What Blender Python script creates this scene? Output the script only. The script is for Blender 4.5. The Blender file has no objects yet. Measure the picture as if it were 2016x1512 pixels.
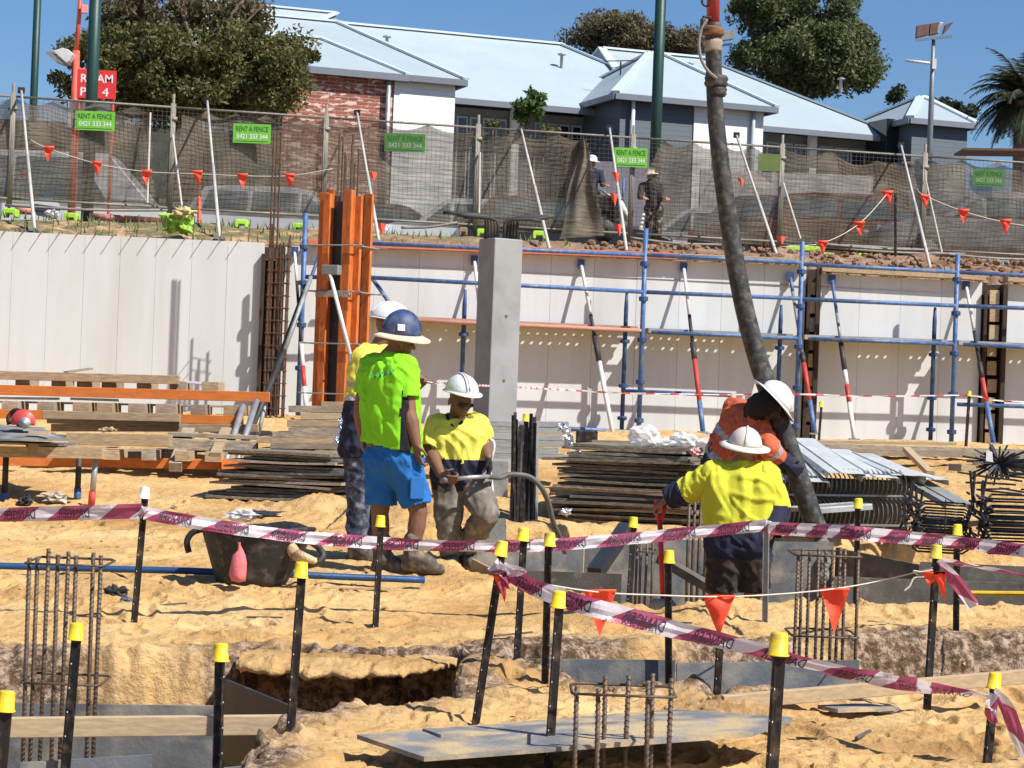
import bpy, bmesh, math, random
import numpy as np
from mathutils import Vector as V, Matrix
R = math.radians
S = bpy.context.scene; COL = S.collection
random.seed(7); RN = np.random.default_rng(7)
# ---------------------------------------------------------------- camera
F = 4500.0; EYE = V((0, 0, 1.4)); PITCH = math.atan(44 / F); ROLL = R(2.15)
cd = bpy.data.cameras.new('camera'); cam = bpy.data.objects.new('camera', cd); COL.objects.link(cam)
cd.sensor_width = 36; cd.lens = 36 * F / 2016; cd.clip_end = 3000; cd.clip_start = .1
RM = Matrix.Rotation(R(90) + PITCH, 3, 'X') @ Matrix.Rotation(ROLL, 3, 'Z')
cam.matrix_world = Matrix.Translation(EYE) @ RM.to_4x4()
S.camera = cam
S.cycles.diffuse_bounces = 2; S.render.resolution_x = 1024; S.render.resolution_y = 768
# ---------------------------------------------------------------- light
SUND = V((-1.5, 1.0, -2.1)).normalized()           # the way the sunlight travels
w = bpy.data.worlds.new('World'); S.world = w; w.use_nodes = True
nt = w.node_tree; bg = nt.nodes['Background']; sk = nt.nodes.new('ShaderNodeTexSky')
sk.sky_type = 'NISHITA'; sk.sun_disc = False
sk.sun_elevation = math.asin(-SUND.z); sk.sun_rotation = math.atan2(-SUND.x, -SUND.y)
sk.altitude = 0; sk.air_density = 1.0; sk.dust_density = 0.9; sk.ozone_density = 1.5
hs = nt.nodes.new('ShaderNodeHueSaturation'); hs.inputs['Saturation'].default_value = 1.25; hs.inputs['Value'].default_value = 1.0
nt.links.new(sk.outputs[0], hs.inputs['Color']); tn = nt.nodes.new('ShaderNodeMix'); tn.data_type = 'RGBA'; tn.blend_type = 'MULTIPLY'; tn.inputs[0].default_value = 1; tn.inputs[7].default_value = (.9, 1.03, 1.28, 1)
nt.links.new(hs.outputs[0], tn.inputs[6]); nt.links.new(tn.outputs[2], bg.inputs[0]); bg.inputs[1].default_value = 0.07
sl = bpy.data.lights.new('sun', 'SUN'); so = bpy.data.objects.new('sun', sl); COL.objects.link(so)
sl.energy = 4.95; sl.angle = R(.53); sl.color = (1, .965, .9)
so.rotation_euler = SUND.to_track_quat('-Z', 'Y').to_euler()
S.view_settings.view_transform = 'Standard'; S.view_settings.look = 'None'
S.view_settings.exposure = 0.4; S.view_settings.gamma = 1

def P(px, py, Y):
    d = RM @ V((px - 1008, -(py - 756), -F)); return EYE + d * (Y / d.y)
def ppm(Y): return F / Y
# ---------------------------------------------------------------- ground shape
GY = [0, 9, 12.5, 13.4, 15.4, 17, 19, 22, 24, 28.5, 60]
GZ = [0, 0, .02, .06, .26, .33, .42, .66, .82, 1.13, 1.13]
MOUNDS = []                                            # x, y, rx, ry, h
def base_z(x, y):
    z = np.interp(y, GY, GZ)
    for (mx, my, rx, ry, h) in MOUNDS:
        z = z + h * np.exp(-((x - mx) / rx) ** 2 - ((y - my) / ry) ** 2)
    return z
def G(px, py):
    d = RM @ V((px - 1008, -(py - 756), -F)); d = d / d.y
    ys = np.linspace(4, 32, 2801); zz = EYE.z + d.z * ys
    h = base_z(d.x * ys, ys); i = int(np.argmax(zz < h))
    if i == 0: i = len(ys) - 1
    y = float(ys[i]); return V((d.x * y, y, EYE.z + d.z * y))
def gz(x, y): return float(base_z(np.float64(x), np.float64(y)))
_p = G(560, 1145); MOUNDS.append((_p.x, _p.y - .6, .9, .5, .07))
_p = G(860, 1030); MOUNDS.append((_p.x, _p.y, .5, .7, .22))
_p = G(640, 1010); MOUNDS.append((_p.x, _p.y, .35, .5, .14))
_p = G(1010, 1045); MOUNDS.append((_p.x, _p.y + .4, .5, .5, .10))
_p = G(1400, 1372); MOUNDS.append((_p.x, _p.y - .1, .28, .22, .09))
_p = G(480, 1500); MOUNDS.append((_p.x, _p.y, .35, .3, .05))
_p = G(1130, 1260); MOUNDS.append((_p.x, _p.y, .7, .6, .05))
_p = G(900, 1330); MOUNDS.append((_p.x, _p.y, .6, .6, .05))
# ---------------------------------------------------------------- noise
def hsh(i, j, s):
    n = (i.astype(np.int64) * 374761393 + j.astype(np.int64) * 668265263 + s * 974711) & 0xffffffff
    n = ((n ^ (n >> 13)) * 1274126177) & 0xffffffff
    return ((n ^ (n >> 16)) & 0xffff) / 65535.0
def vn(x, y, s=0):
    xi = np.floor(x); yi = np.floor(y); fx = x - xi; fy = y - yi
    fx = fx * fx * (3 - 2 * fx); fy = fy * fy * (3 - 2 * fy)
    a = hsh(xi, yi, s); b = hsh(xi + 1, yi, s); c = hsh(xi, yi + 1, s); d = hsh(xi + 1, yi + 1, s)
    return (a * (1 - fx) + b * fx) * (1 - fy) + (c * (1 - fx) + d * fx) * fy - .5
def fbm(x, y, o=4, s=0):
    t = 0; a = 1
    for k in range(o): t = t + a * vn(x * 2 ** k, y * 2 ** k, s + k); a *= .5
    return t
# ---------------------------------------------------------------- materials
MATS = {}
def mat(name, c, rough=.7, metal=0, var=.12, scale=6, bump=.15, bs=60, c2=None, thr=.5, soft=.1, stretch=(1, 1, 1), alpha=0, spec=.4, rot=0, orand=.06):
    if name in MATS: return MATS[name]
    m = bpy.data.materials.new(name); m.use_nodes = True; n = m.node_tree.nodes; L = m.node_tree.links
    b = n['Principled BSDF']; b.inputs['Roughness'].default_value = rough; b.inputs['Metallic'].default_value = metal
    b.inputs['Specular IOR Level'].default_value = spec
    tc = n.new('ShaderNodeTexCoord'); mp = n.new('ShaderNodeMapping'); L.new(tc.outputs['Object'], mp.inputs[0])
    mp.inputs['Scale'].default_value = stretch; mp.inputs['Rotation'].default_value = (0, 0, rot)
    nz = n.new('ShaderNodeTexNoise'); nz.inputs['Scale'].default_value = scale; nz.inputs['Detail'].default_value = 5
    nz.inputs['Roughness'].default_value = .65; L.new(mp.outputs[0], nz.inputs[0])
    hv = n.new('ShaderNodeHueSaturation'); hv.inputs['Color'].default_value = (*c, 1)
    mr = n.new('ShaderNodeMapRange'); L.new(nz.outputs[0], mr.inputs[0])
    mr.inputs[1].default_value = .25; mr.inputs[2].default_value = .75
    mr.inputs[3].default_value = 1 - var * 1.6; mr.inputs[4].default_value = 1 + var * 1.6
    oi = n.new('ShaderNodeObjectInfo'); mo = n.new('ShaderNodeMapRange'); L.new(oi.outputs['Random'], mo.inputs[0]); mo.inputs[3].default_value = 1 - orand; mo.inputs[4].default_value = 1 + orand
    mm_ = n.new('ShaderNodeMath'); mm_.operation = 'MULTIPLY'; L.new(mr.outputs[0], mm_.inputs[0]); L.new(mo.outputs[0], mm_.inputs[1])
    L.new(mm_.outputs[0], hv.inputs['Value']); out = hv.outputs[0]
    if c2:
        n2 = n.new('ShaderNodeTexNoise'); n2.inputs['Scale'].default_value = scale * 1.7; n2.inputs['Detail'].default_value = 6
        L.new(mp.outputs[0], n2.inputs[0])
        m2 = n.new('ShaderNodeMapRange'); L.new(n2.outputs[0], m2.inputs[0])
        m2.inputs[1].default_value = thr - soft; m2.inputs[2].default_value = thr + soft
        mx = n.new('ShaderNodeMix'); mx.data_type = 'RGBA'; L.new(m2.outputs[0], mx.inputs[0])
        L.new(out, mx.inputs[6]); mx.inputs[7].default_value = (*c2, 1); out = mx.outputs[2]
    L.new(out, b.inputs['Base Color'])
    if bump:
        n3 = n.new('ShaderNodeTexNoise'); n3.inputs['Scale'].default_value = bs; n3.inputs['Detail'].default_value = 4
        L.new(mp.outputs[0], n3.inputs[0]); bp = n.new('ShaderNodeBump'); bp.inputs['Strength'].default_value = bump
        bp.inputs['Distance'].default_value = .02; L.new(n3.outputs[0], bp.inputs['Height']); L.new(bp.outputs[0], b.inputs['Normal'])
    if alpha:
        tr = n.new('ShaderNodeBsdfTransparent'); ms = n.new('ShaderNodeMixShader'); ms.inputs[0].default_value = alpha
        o = n['Material Output']; L.new(b.outputs[0], ms.inputs[1]); L.new(tr.outputs[0], ms.inputs[2]); L.new(ms.outputs[0], o.inputs[0])
    MATS[name] = m; return m
TIM = mat('pine_timber', (.43, .31, .18), .8, orand=.22, var=.25, scale=5, stretch=(1.5, 12, 12), c2=(.24, .18, .12), thr=.6, soft=.18)
TIML = mat('fresh_pine', (.5, .37, .22), .75, var=.18, scale=5, stretch=(1.2, 12, 12), c2=(.42, .3, .17), thr=.62)
TIMG = mat('weathered_timber', (.35, .28, .2), .85, orand=.25, var=.25, scale=5, stretch=(1.5, 10, 10), c2=(.2, .17, .13), thr=.58)
ORG = mat('orange_beam_paint', (.6, .17, .03), .65, var=.14, scale=5, stretch=(1, 5, 5), c2=(.42, .13, .04), thr=.66, soft=.12)
ORGV = mat('orange_column_paint', (.62, .16, .03), .65, var=.18, scale=4, stretch=(5, 5, 1), c2=(.25, .08, .03), thr=.62, soft=.15)
PLYB = mat('black_film_ply', (.028, .03, .034), .45, var=.3, scale=3, c2=(.12, .11, .1), thr=.68, soft=.08)
PLYG = mat('muddy_form_ply', (.13, .14, .15), .7, var=.3, scale=3, c2=(.3, .27, .22), thr=.58, soft=.1)
PLYE = mat('ply_edge', (.3, .25, .18), .85, orand=.4, var=.4, scale=14, stretch=(1, 1, 6), c2=(.1, .085, .06), thr=.5, soft=.15)
PLYD = mat('dark_form_ply', (.12, .105, .085), .8, var=.3, scale=5, c2=(.3, .26, .2), thr=.66, soft=.08)
RUST = mat('rusty_steel', (.12, .06, .03), .85, var=.35, scale=20, c2=(.05, .035, .028), thr=.55)
REB = mat('rebar_steel', (.11, .085, .065), .6, .4, var=.35, scale=25, c2=(.2, .11, .05), thr=.6)
REBD = mat('black_rebar', (.035, .037, .045), .5, .4, var=.3, scale=30)
BLK = mat('black_post', (.022, .018, .017), .55, .2, orand=.3, var=.3, scale=12, c2=(.11, .075, .045), thr=.6)
GAL = mat('galvanised', (.42, .44, .45), .45, .55, var=.16, scale=9)
GALD = mat('dull_galvanised', (.3, .31, .3), .6, .4, var=.2, scale=9)
YCAP = mat('yellow_cap', (.8, .58, .02), .5, orand=.14, var=.12, scale=12, c2=(.42, .33, .12), thr=.62, soft=.1)
WCAP = mat('white_plastic', (.8, .8, .82), .45, var=.05)
BLUE = mat('blue_scaffold_paint', (.055, .135, .33), .5, .1, var=.2, scale=9, c2=(.17, .2, .26), thr=.56, soft=.1)
BLUED = mat('old_blue_paint', (.03, .075, .2), .6, .1, var=.3, scale=9, c2=(.09, .12, .17), thr=.6)
DECKS = mat('galvanised_deck', (.33, .31, .3), .6, .3, var=.2, scale=6)
COPR = mat('rusty_deck_board', (.45, .24, .17), .75, var=.2, scale=4, stretch=(1, 6, 6))
WALLW = mat('white_wall_panel', (.62, .635, .63), .6, orand=.02, var=.03, scale=1.6, bump=.05, bs=12, stretch=(1, 1, .12), c2=(.53, .53, .5), thr=.6, soft=.18)
CONC = mat('precast_concrete', (.3, .305, .3), .8, var=.05, scale=2, bump=.05, bs=20, c2=(.24, .24, .235), thr=.58, soft=.14)
REDP = mat('red_paint', (.55, .03, .04), .5, var=.15)
WHTP = mat('white_paint', (.66, .65, .62), .55, var=.1, c2=(.5, .47, .42), thr=.7)
LIME = mat('lime_plastic', (.42, .75, .06), .55, var=.12, scale=12, c2=(.3, .42, .12), thr=.66)
FLAGM = mat('fluoro_orange_flag', (1.0, .09, .04), .6, var=.06, scale=9, bump=.05)
STR = mat('pale_cord', (.6, .55, .45), .9)
LTR = mat('black_lettering', (.03, .03, .05), .6, bump=0)
LTW = mat('white_lettering', (.8, .8, .8), .6, bump=0)
DIRT = mat('brown_soil', (.25, .15, .085), .95, var=.35, scale=4, bump=.8, bs=9, c2=(.42, .28, .16), thr=.58, soft=.1)
PLAS = mat('clear_plastic_film', (.75, .76, .78), .25, var=.1, alpha=.35, bump=.6, bs=18)
FOIL = mat('silver_foil', (.75, .76, .8), .2, .85, var=.2, bump=.9, bs=25)
RUB = mat('black_rubber', (.025, .026, .026), .6, var=.25, scale=10, c2=(.1, .1, .085), thr=.62, soft=.1)
# ---------------------------------------------------------------- mesh helper
def ax(a, b, up=V((0, 0, 1))):
    z = (b - a).normalized(); x = up.cross(z)
    if x.length < 1e-4: x = V((1, 0, 0)).cross(z)
    x.normalize(); y = z.cross(x); return x, y, z
class MB:
    def __init__(s): s.v = []; s.f = []; s.m = []; s.uv = None
    def add(s, vs, fs, mi=0):
        o = len(s.v); s.v += [tuple(q) for q in vs]; s.f += [tuple(i + o for i in f) for f in fs]; s.m += [mi] * len(fs); return s
    def hexa(s, c8, mi=0):
        return s.add(c8, [(0, 3, 2, 1), (4, 5, 6, 7), (0, 1, 5, 4), (1, 2, 6, 5), (2, 3, 7, 6), (3, 0, 4, 7)], mi)
    def box(s, c, sz, rz=0, mi=0, M=None):
        M = M or Matrix.Rotation(rz, 3, 'Z'); c = V(c); h = [k / 2 for k in sz]
        q = [(-1, -1, -1), (1, -1, -1), (1, 1, -1), (-1, 1, -1), (-1, -1, 1), (1, -1, 1), (1, 1, 1), (-1, 1, 1)]
        return s.hexa([c + M @ V((a * h[0], b * h[1], d * h[2])) for a, b, d in q], mi)
    def beam(s, a, b, wd, ht, up=V((0, 0, 1)), mi=0):
        a = V(a); b = V(b); x, y, z = ax(a, b, up); x = x * wd / 2; y = y * ht / 2
        return s.hexa([a - x - y, a + x - y, a + x + y, a - x + y, b - x - y, b + x - y, b + x + y, b - x + y], mi)
    def tube(s, pts, r, n=8, mi=0, cap=True):
        pts = [V(p) for p in pts]; k = len(pts); rr = r if isinstance(r, (list, tuple)) else [r] * k
        vs = []; up = V((0.123, .05, 1))
        for i, p in enumerate(pts):
            t = (pts[min(i + 1, k - 1)] - pts[max(i - 1, 0)]).normalized()
            if i == 0:
                x = up.cross(t)
                if x.length < .05: x = V((1, 0, 0)).cross(t)
                x.normalize()
            else: x = (x - t * x.dot(t)).normalized()
            y = t.cross(x)
            vs += [p + (x * math.cos(2 * math.pi * j / n) + y * math.sin(2 * math.pi * j / n)) * rr[i] for j in range(n)]
        fs = [(i * n + j, i * n + (j + 1) % n, (i + 1) * n + (j + 1) % n, (i + 1) * n + j) for i in range(k - 1) for j in range(n)]
        if cap: fs += [tuple(range(n - 1, -1, -1)), tuple((k - 1) * n + j for j in range(n))]
        return s.add(vs, fs, mi)
    def lathe(s, c, axis, prof, n=16, mi=0):
        c = V(c); a = V(axis).normalized(); x, y, z = ax(V((0, 0, 0)), a); vs = []
        for (r, h) in prof:
            vs += [c + a * h + (x * math.cos(2 * math.pi * j / n) + y * math.sin(2 * math.pi * j / n)) * max(r, 1e-4) for j in range(n)]
        k = len(prof)
        fs = [(i * n + j, i * n + (j + 1) % n, (i + 1) * n + (j + 1) % n, (i + 1) * n + j) for i in range(k - 1) for j in range(n)]
        return s.add(vs, fs, mi)
    def ball(s, c, rad, M=None, n=12, mi=0):
        M = M or Matrix.Identity(3); c = V(c); rad = rad if hasattr(rad, '__len__') else (rad,) * 3; vs = []; k = n // 2
        for i in range(k + 1):
            th = math.pi * (i + (.04 if i == 0 else (-.04 if i == k else 0))) / k
            for j in range(n):
                ph = 2 * math.pi * j / n
                vs.append(c + M @ V((rad[0] * math.sin(th) * math.cos(ph), rad[1] * math.sin(th) * math.sin(ph), rad[2] * math.cos(th))))
        fs = [(i * n + j, (i + 1) * n + j, (i + 1) * n + (j + 1) % n, i * n + (j + 1) % n) for i in range(k) for j in range(n)]
        fs += [tuple(range(n)), tuple(k * n + j for j in range(n - 1, -1, -1))]
        return s.add(vs, fs, mi)
    def cap2(s, a, b, ra, rb, n=12, mi=0):
        a = V(a); b = V(b)
        if (b - a).length < 1e-4: return s.ball(a, ra, n=n, mi=mi)
        s.ball(a, ra, n=n, mi=mi); s.ball(b, rb, n=n, mi=mi); return s.tube([a, b], [ra, rb], n=n, mi=mi)
    def slab(s, pts, th, mi=0):                          # polygon thickened by vector th
        pts = [V(p) for p in pts]; n = len(pts); th = V(th)
        fs = [tuple(range(n - 1, -1, -1)), tuple(n + i for i in range(n))] + [(i, (i + 1) % n, n + (i + 1) % n, n + i) for i in range(n)]
        return s.add(pts + [p + th for p in pts], fs, mi)
    def mesh(s, name, mats, org, smooth=False):
        me = bpy.data.meshes.new(name); o = V(org)
        me.from_pydata([(a - o.x, b - o.y, c - o.z) for a, b, c in s.v], [], s.f)
        mats = mats if isinstance(mats, (list, tuple)) else [mats]
        for m in mats: me.materials.append(m)
        if len(mats) > 1: me.polygons.foreach_set('material_index', s.m)
        if smooth: me.polygons.foreach_set('use_smooth', [True] * len(me.polygons))
        if s.uv:
            u = me.uv_layers.new(name='UVMap')
            for i, l in enumerate(me.loops): u.data[i].uv = s.uv[l.vertex_index]
        me.update(); return me
    def build(s, name, mats, parent=None, smooth=False, label=None, bevel=0):
        org = parent['_o'] if parent else (0, 0, 0)
        o = bpy.data.objects.new(name, s.mesh(name, mats, org, smooth)); COL.objects.link(o)
        if parent:
            o.parent = parent; ORG_[o.name] = org
        o_org[o.name] = V(org)
        if label: o['label'] = label
        if bevel: md = o.modifiers.new('bevel', 'BEVEL'); md.width = bevel; md.segments = 2; md.limit_method = 'ANGLE'
        return o
    def sub(s, name, mats, part, smooth=False, bevel=0):
        org = o_org[part.name]; o = bpy.data.objects.new(name, s.mesh(name, mats, org, smooth)); COL.objects.link(o); o.parent = part
        if bevel: md = o.modifiers.new('bevel', 'BEVEL'); md.width = bevel; md.segments = 2; md.limit_method = 'ANGLE'
        return o
    def thing(s, name, mats, label, cat, group=None, smooth=False, kind=None, org=None, bevel=0):
        if org is None:
            a = np.array(s.v); org = V(((a[:, 0].min() + a[:, 0].max()) / 2, (a[:, 1].min() + a[:, 1].max()) / 2, a[:, 2].min()))
        o = bpy.data.objects.new(name, s.mesh(name, mats, org, smooth)); COL.objects.link(o); o.location = org
        o_org[o.name] = V(org)
        tag(o, label, cat, group, kind)
        if bevel: md = o.modifiers.new('bevel', 'BEVEL'); md.width = bevel; md.segments = 2; md.limit_method = 'ANGLE'
        return o
ORG_ = {}; o_org = {}; USED = {}
def tag(o, label=None, cat=None, group=None, kind=None):
    if label and not kind: kind = 'thing'
    if label: o['label'] = label; USED.setdefault(label, []).append(o)
    if cat: o['category'] = cat
    if group: o['group'] = group
    if kind: o['kind'] = kind
def T(name, label, cat, loc, group=None):
    o = bpy.data.objects.new(name, None); COL.objects.link(o); o.location = loc; o['_o'] = list(loc); o.empty_display_size = .1
    tag(o, label, cat, group); return o
KIDS = {}
def ctree(src, label, loc, rz=0, group=None, sc=1):
    r = src.copy(); COL.objects.link(r); r.location = loc; r.rotation_euler = (0, 0, rz); r.scale = (sc, sc, sc); r['label'] = label
    if group: r['group'] = group
    for ch in [o for o in bpy.data.objects if o.parent == src]:
        c = ch.copy(); COL.objects.link(c); c.parent = r
        for g in [o for o in bpy.data.objects if o.parent == ch]:
            d = g.copy(); COL.objects.link(d); d.parent = c
    return r
ORDW = 'first second third fourth fifth sixth seventh eighth ninth tenth eleventh twelfth thirteenth fourteenth fifteenth sixteenth seventeenth eighteenth nineteenth twentieth'.split()
def ordw(i): return ORDW[i] if i < 20 else 'twenty ' + ORDW[i - 20]
_tc = {}
def text2d(txt):
    if txt in _tc: return _tc[txt]
    c = bpy.data.curves.new('t', 'FONT'); c.body = txt; c.size = 1; c.resolution_u = 2; c.offset = .012
    o = bpy.data.objects.new('t', c); COL.objects.link(o); bpy.context.view_layer.update()
    dg = bpy.context.evaluated_depsgraph_get(); me = bpy.data.meshes.new_from_object(o.evaluated_get(dg))
    vs = np.array([v.co[:2] for v in me.vertices]); fs = [tuple(p.vertices) for p in me.polygons]
    vs[:, 0] -= vs[:, 0].min(); vs[:, 1] -= vs[:, 1].min(); wd = vs[:, 0].max(); ht = vs[:, 1].max()
    bpy.data.objects.remove(o); _tc[txt] = (vs, fs, wd, ht); return _tc[txt]
def put_text(mb, txt, org, xd, yd, wid, ht, mirror=False, mi=0):
    vs, fs, wd, h = text2d(txt); xd = V(xd).normalized(); yd = V(yd).normalized(); org = V(org); o = []
    for a, b in vs:
        u = a / wd; u = 1 - u if mirror else u
        o.append(org + xd * (u * wid) + yd * (b / h * ht))
    return mb.add(o, fs, mi)
# ================================================================ GROUND
def sand_mat():
    m = bpy.data.materials.new('yellow_sand'); m.use_nodes = True; n = m.node_tree.nodes; L = m.node_tree.links; b = n['Principled BSDF']
    b.inputs['Roughness'].default_value = .95; b.inputs['Specular IOR Level'].default_value = .1
    tc = n.new('ShaderNodeTexCoord')
    def noise(sc, de=6, ro=.6):
        z = n.new('ShaderNodeTexNoise'); z.inputs['Scale'].default_value = sc; z.inputs['Detail'].default_value = de; z.inputs['Roughness'].default_value = ro
        L.new(tc.outputs['Object'], z.inputs[0]); return z
    def ramp(src, stops):
        r = n.new('ShaderNodeValToRGB'); L.new(src, r.inputs[0]); e = r.color_ramp.elements
        while len(e) < len(stops): e.new(.5)
        for i, (p, c) in enumerate(stops): e[i].position = p; e[i].color = (*c, 1)
        return r.outputs[0]
    a = ramp(noise(1.3).outputs[0], [(.3, (.57, .34, .135)), (.5, (.69, .442, .187)), (.7, (.76, .52, .255))])
    bb = ramp(noise(9, 8, .75).outputs[0], [(.32, (.42, .32, .24)), (.4, (.9, .86, .82)), (.55, (1.03, 1.03, 1.03)), (.75, (1.1, 1.07, 1.04))])
    mx = n.new('ShaderNodeMix'); mx.data_type = 'RGBA'; mx.blend_type = 'MULTIPLY'; mx.inputs[0].default_value = .8
    L.new(a, mx.inputs[6]); L.new(bb, mx.inputs[7])
    dp = ramp(noise(.55, 5, .62).outputs[0], [(.5, (1, 1, 1)), (.6, (.76, .7, .64)), (.66, (.66, .6, .54))]); m0 = n.new('ShaderNodeMix'); m0.data_type = 'RGBA'; m0.blend_type = 'MULTIPLY'; m0.inputs[0].default_value = .75
    L.new(mx.outputs[2], m0.inputs[6]); L.new(dp, m0.inputs[7]); mx = m0
    at = n.new('ShaderNodeAttribute'); at.attribute_name = 'dirt_shade'
    gz_ = ramp(noise(14, 8, .8).outputs[0], [(.4, (.03, .02, .016)), (.485, (.12, .08, .06)), (.53, (.33, .24, .18)), (.6, (.52, .38, .28))])  # pit bank dirt, its dark clumps also standing in for shaded hollows
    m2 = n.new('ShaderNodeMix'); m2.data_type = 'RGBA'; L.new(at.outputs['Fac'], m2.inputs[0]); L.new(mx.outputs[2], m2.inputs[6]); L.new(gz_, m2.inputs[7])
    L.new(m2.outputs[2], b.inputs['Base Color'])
    h1 = noise(22, 8, .7); h2 = noise(5, 6, .6); ad = n.new('ShaderNodeMath'); ad.operation = 'MULTIPLY_ADD'
    L.new(h2.outputs[0], ad.inputs[0]); ad.inputs[1].default_value = 1.5; L.new(h1.outputs[0], ad.inputs[2])
    bp = n.new('ShaderNodeBump'); bp.inputs['Strength'].default_value = .75; bp.inputs['Distance'].default_value = .05
    L.new(ad.outputs[0], bp.inputs['Height']); L.new(bp.outputs[0], b.inputs['Normal']); return m
SAND = sand_mat()
def XY(px, py): q = G(px, py); return q.x, q.y
PITS = []                                              # polygon corners given on the ground, depth
def pitq(pts, dep): PITS.append(([XY(*p) for p in pts], dep))
pitq([(-900, 1290), (470, 1305), (505, 1291), (870, 1297), (898, 1322), (860, 1385), (560, 1412), (470, 1450), (440, 1600), (-900, 1600)], .8)
pitq([(1040, 1290), (1330, 1288), (1700, 1275), (2500, 1262), (2500, 1318), (1700, 1345), (1420, 1368), (1380, 1345), (1040, 1322)], .26)
pitq([(855, 1062), (1250, 1050), (1640, 1062), (2600, 1062), (2600, 1135), (2016, 1188), (1640, 1190), (1225, 1198), (1000, 1150), (915, 1125)], .62)
def sdist(x, y, poly):                                 # signed distance, inside negative
    d = np.full(x.shape, 1e9); ins = np.zeros(x.shape, bool); n = len(poly)
    for i in range(n):
        ax_, ay = poly[i]; bx, by = poly[(i + 1) % n]; ex, ey = bx - ax_, by - ay; wx, wy = x - ax_, y - ay
        t = np.clip((wx * ex + wy * ey) / (ex * ex + ey * ey), 0, 1); d = np.minimum(d, np.hypot(wx - ex * t, wy - ey * t))
        c = ((ay > y) != (by > y)) & (x < (bx - ax_) * (y - ay) / (by - ay + 1e-12) + ax_); ins ^= c
    return np.where(ins, -d, d)
def full_z(x, y, pits=True):
    z = base_z(x, y)
    z = z + .10 * fbm(x * .55 + 3, y * .55, 3, 1) * .6 + .026 * fbm(x * 2.2, y * 2.2, 4, 5)
    n = fbm(x * 7, y * 7, 4, 9); z = z + .0115 * n * (1.0 + 2.0 * np.clip(fbm(x * .8, y * .8, 2, 15) + .1, 0, 1)) + .012 * np.clip(fbm(x * 22, y * 22, 2, 16), 0, 1)
    fp = fbm(x * 4.2 + 9, y * 4.2, 2, 21)               # scuffs and boot marks
    z = z - .10 * np.clip(fp - .24, 0, 1) - .16 * np.clip(fbm(x * 15, y * 15, 2, 77) - .28, 0, 1) * np.clip(.5 + 2 * fbm(x * .7, y * .7, 2, 78), 0, 1) - .05 * np.clip(fbm(x * 9, y * 9, 2, 33) - .3, 0, 1)
    dirt_shade = np.zeros(x.shape)
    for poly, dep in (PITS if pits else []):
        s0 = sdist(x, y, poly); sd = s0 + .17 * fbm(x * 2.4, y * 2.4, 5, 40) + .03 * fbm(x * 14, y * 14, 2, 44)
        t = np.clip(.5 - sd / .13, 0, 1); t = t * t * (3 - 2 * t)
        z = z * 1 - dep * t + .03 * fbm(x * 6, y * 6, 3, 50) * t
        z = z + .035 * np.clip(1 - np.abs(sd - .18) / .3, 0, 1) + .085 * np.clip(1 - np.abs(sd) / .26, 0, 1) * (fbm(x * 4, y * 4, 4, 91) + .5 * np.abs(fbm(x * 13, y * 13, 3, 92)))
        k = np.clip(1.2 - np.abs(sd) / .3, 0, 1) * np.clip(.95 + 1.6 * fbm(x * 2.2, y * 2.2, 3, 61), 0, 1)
        if dep > .3 and poly is PITS[0][0] or dep < .3: dirt_shade = np.maximum(dirt_shade, np.clip(k * 1.3, 0, .9))
    return z, dirt_shade
ny = 1200; nx = 860
ys = np.interp(np.linspace(0, 1, ny), [0, .14, .5, .78, 1], [3.2, 8, 12.8, 18.2, 31.5])
u = np.linspace(-1, 1, nx); X = u[None, :] * (ys[:, None] * .33 + .9); Yy = np.repeat(ys[:, None], nx, 1)
Z, DZ = full_z(X, Yy)
for k in range(420):                                   # boot prints
    y = 8.5 + 11.5 * RN.random() ** 1.1; x = (RN.random() * 2 - 1) * (.23 * y + .3); an = RN.random() * 6.28 if RN.random() < .5 else RN.normal() * .35 + 1.2
    i0 = np.searchsorted(ys, y - .3); i1 = np.searchsorted(ys, y + .3); hw = y * .33 + .9; j0 = int((x / hw + 1) / 2 * nx) - int(.35 / (2 * hw) * nx) - 1; j1 = j0 + int(.7 / (2 * hw) * nx) + 2; j0 = max(j0, 0); j1 = min(j1, nx)
    xx = X[i0:i1, j0:j1] - x; yv = Yy[i0:i1, j0:j1] - y; a_ = (xx * np.cos(an) + yv * np.sin(an)) / .15; b_ = (-xx * np.sin(an) + yv * np.cos(an)) / .055; q_ = np.sqrt(a_ ** 2 + b_ ** 2)
    Z[i0:i1, j0:j1] += -.022 * np.clip(1.15 - q_, 0, .45) / .45 + .012 * np.exp(-((q_ - 1.35) / .22) ** 2)
co = np.stack([X, Yy, Z], -1).reshape(-1, 3)
i, j = np.meshgrid(np.arange(ny - 1), np.arange(nx - 1), indexing='ij'); a = (i * nx + j).ravel()
fc = np.stack([a, a + 1, a + nx + 1, a + nx], -1)
def grid_obj(name, co, fc, m, kind='structure', attr=None):
    me = bpy.data.meshes.new(name); me.vertices.add(len(co)); me.vertices.foreach_set('co', co.astype(np.float32).ravel())
    me.loops.add(fc.size); me.loops.foreach_set('vertex_index', fc.astype(np.int32).ravel())
    me.polygons.add(len(fc)); me.polygons.foreach_set('loop_start', np.arange(0, fc.size, fc.shape[1], dtype=np.int32))
    me.polygons.foreach_set('use_smooth', np.ones(len(fc), bool)); me.materials.append(m)
    if attr is not None:
        at = me.attributes.new('dirt_shade', 'FLOAT', 'POINT'); at.data.foreach_set('value', attr.astype(np.float32).ravel())
    me.update(calc_edges=True); me.validate(); o = bpy.data.objects.new(name, me); COL.objects.link(o)
    if kind: o['kind'] = kind
    return o
grid_obj('site_ground', co, fc, SAND, attr=DZ)
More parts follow.
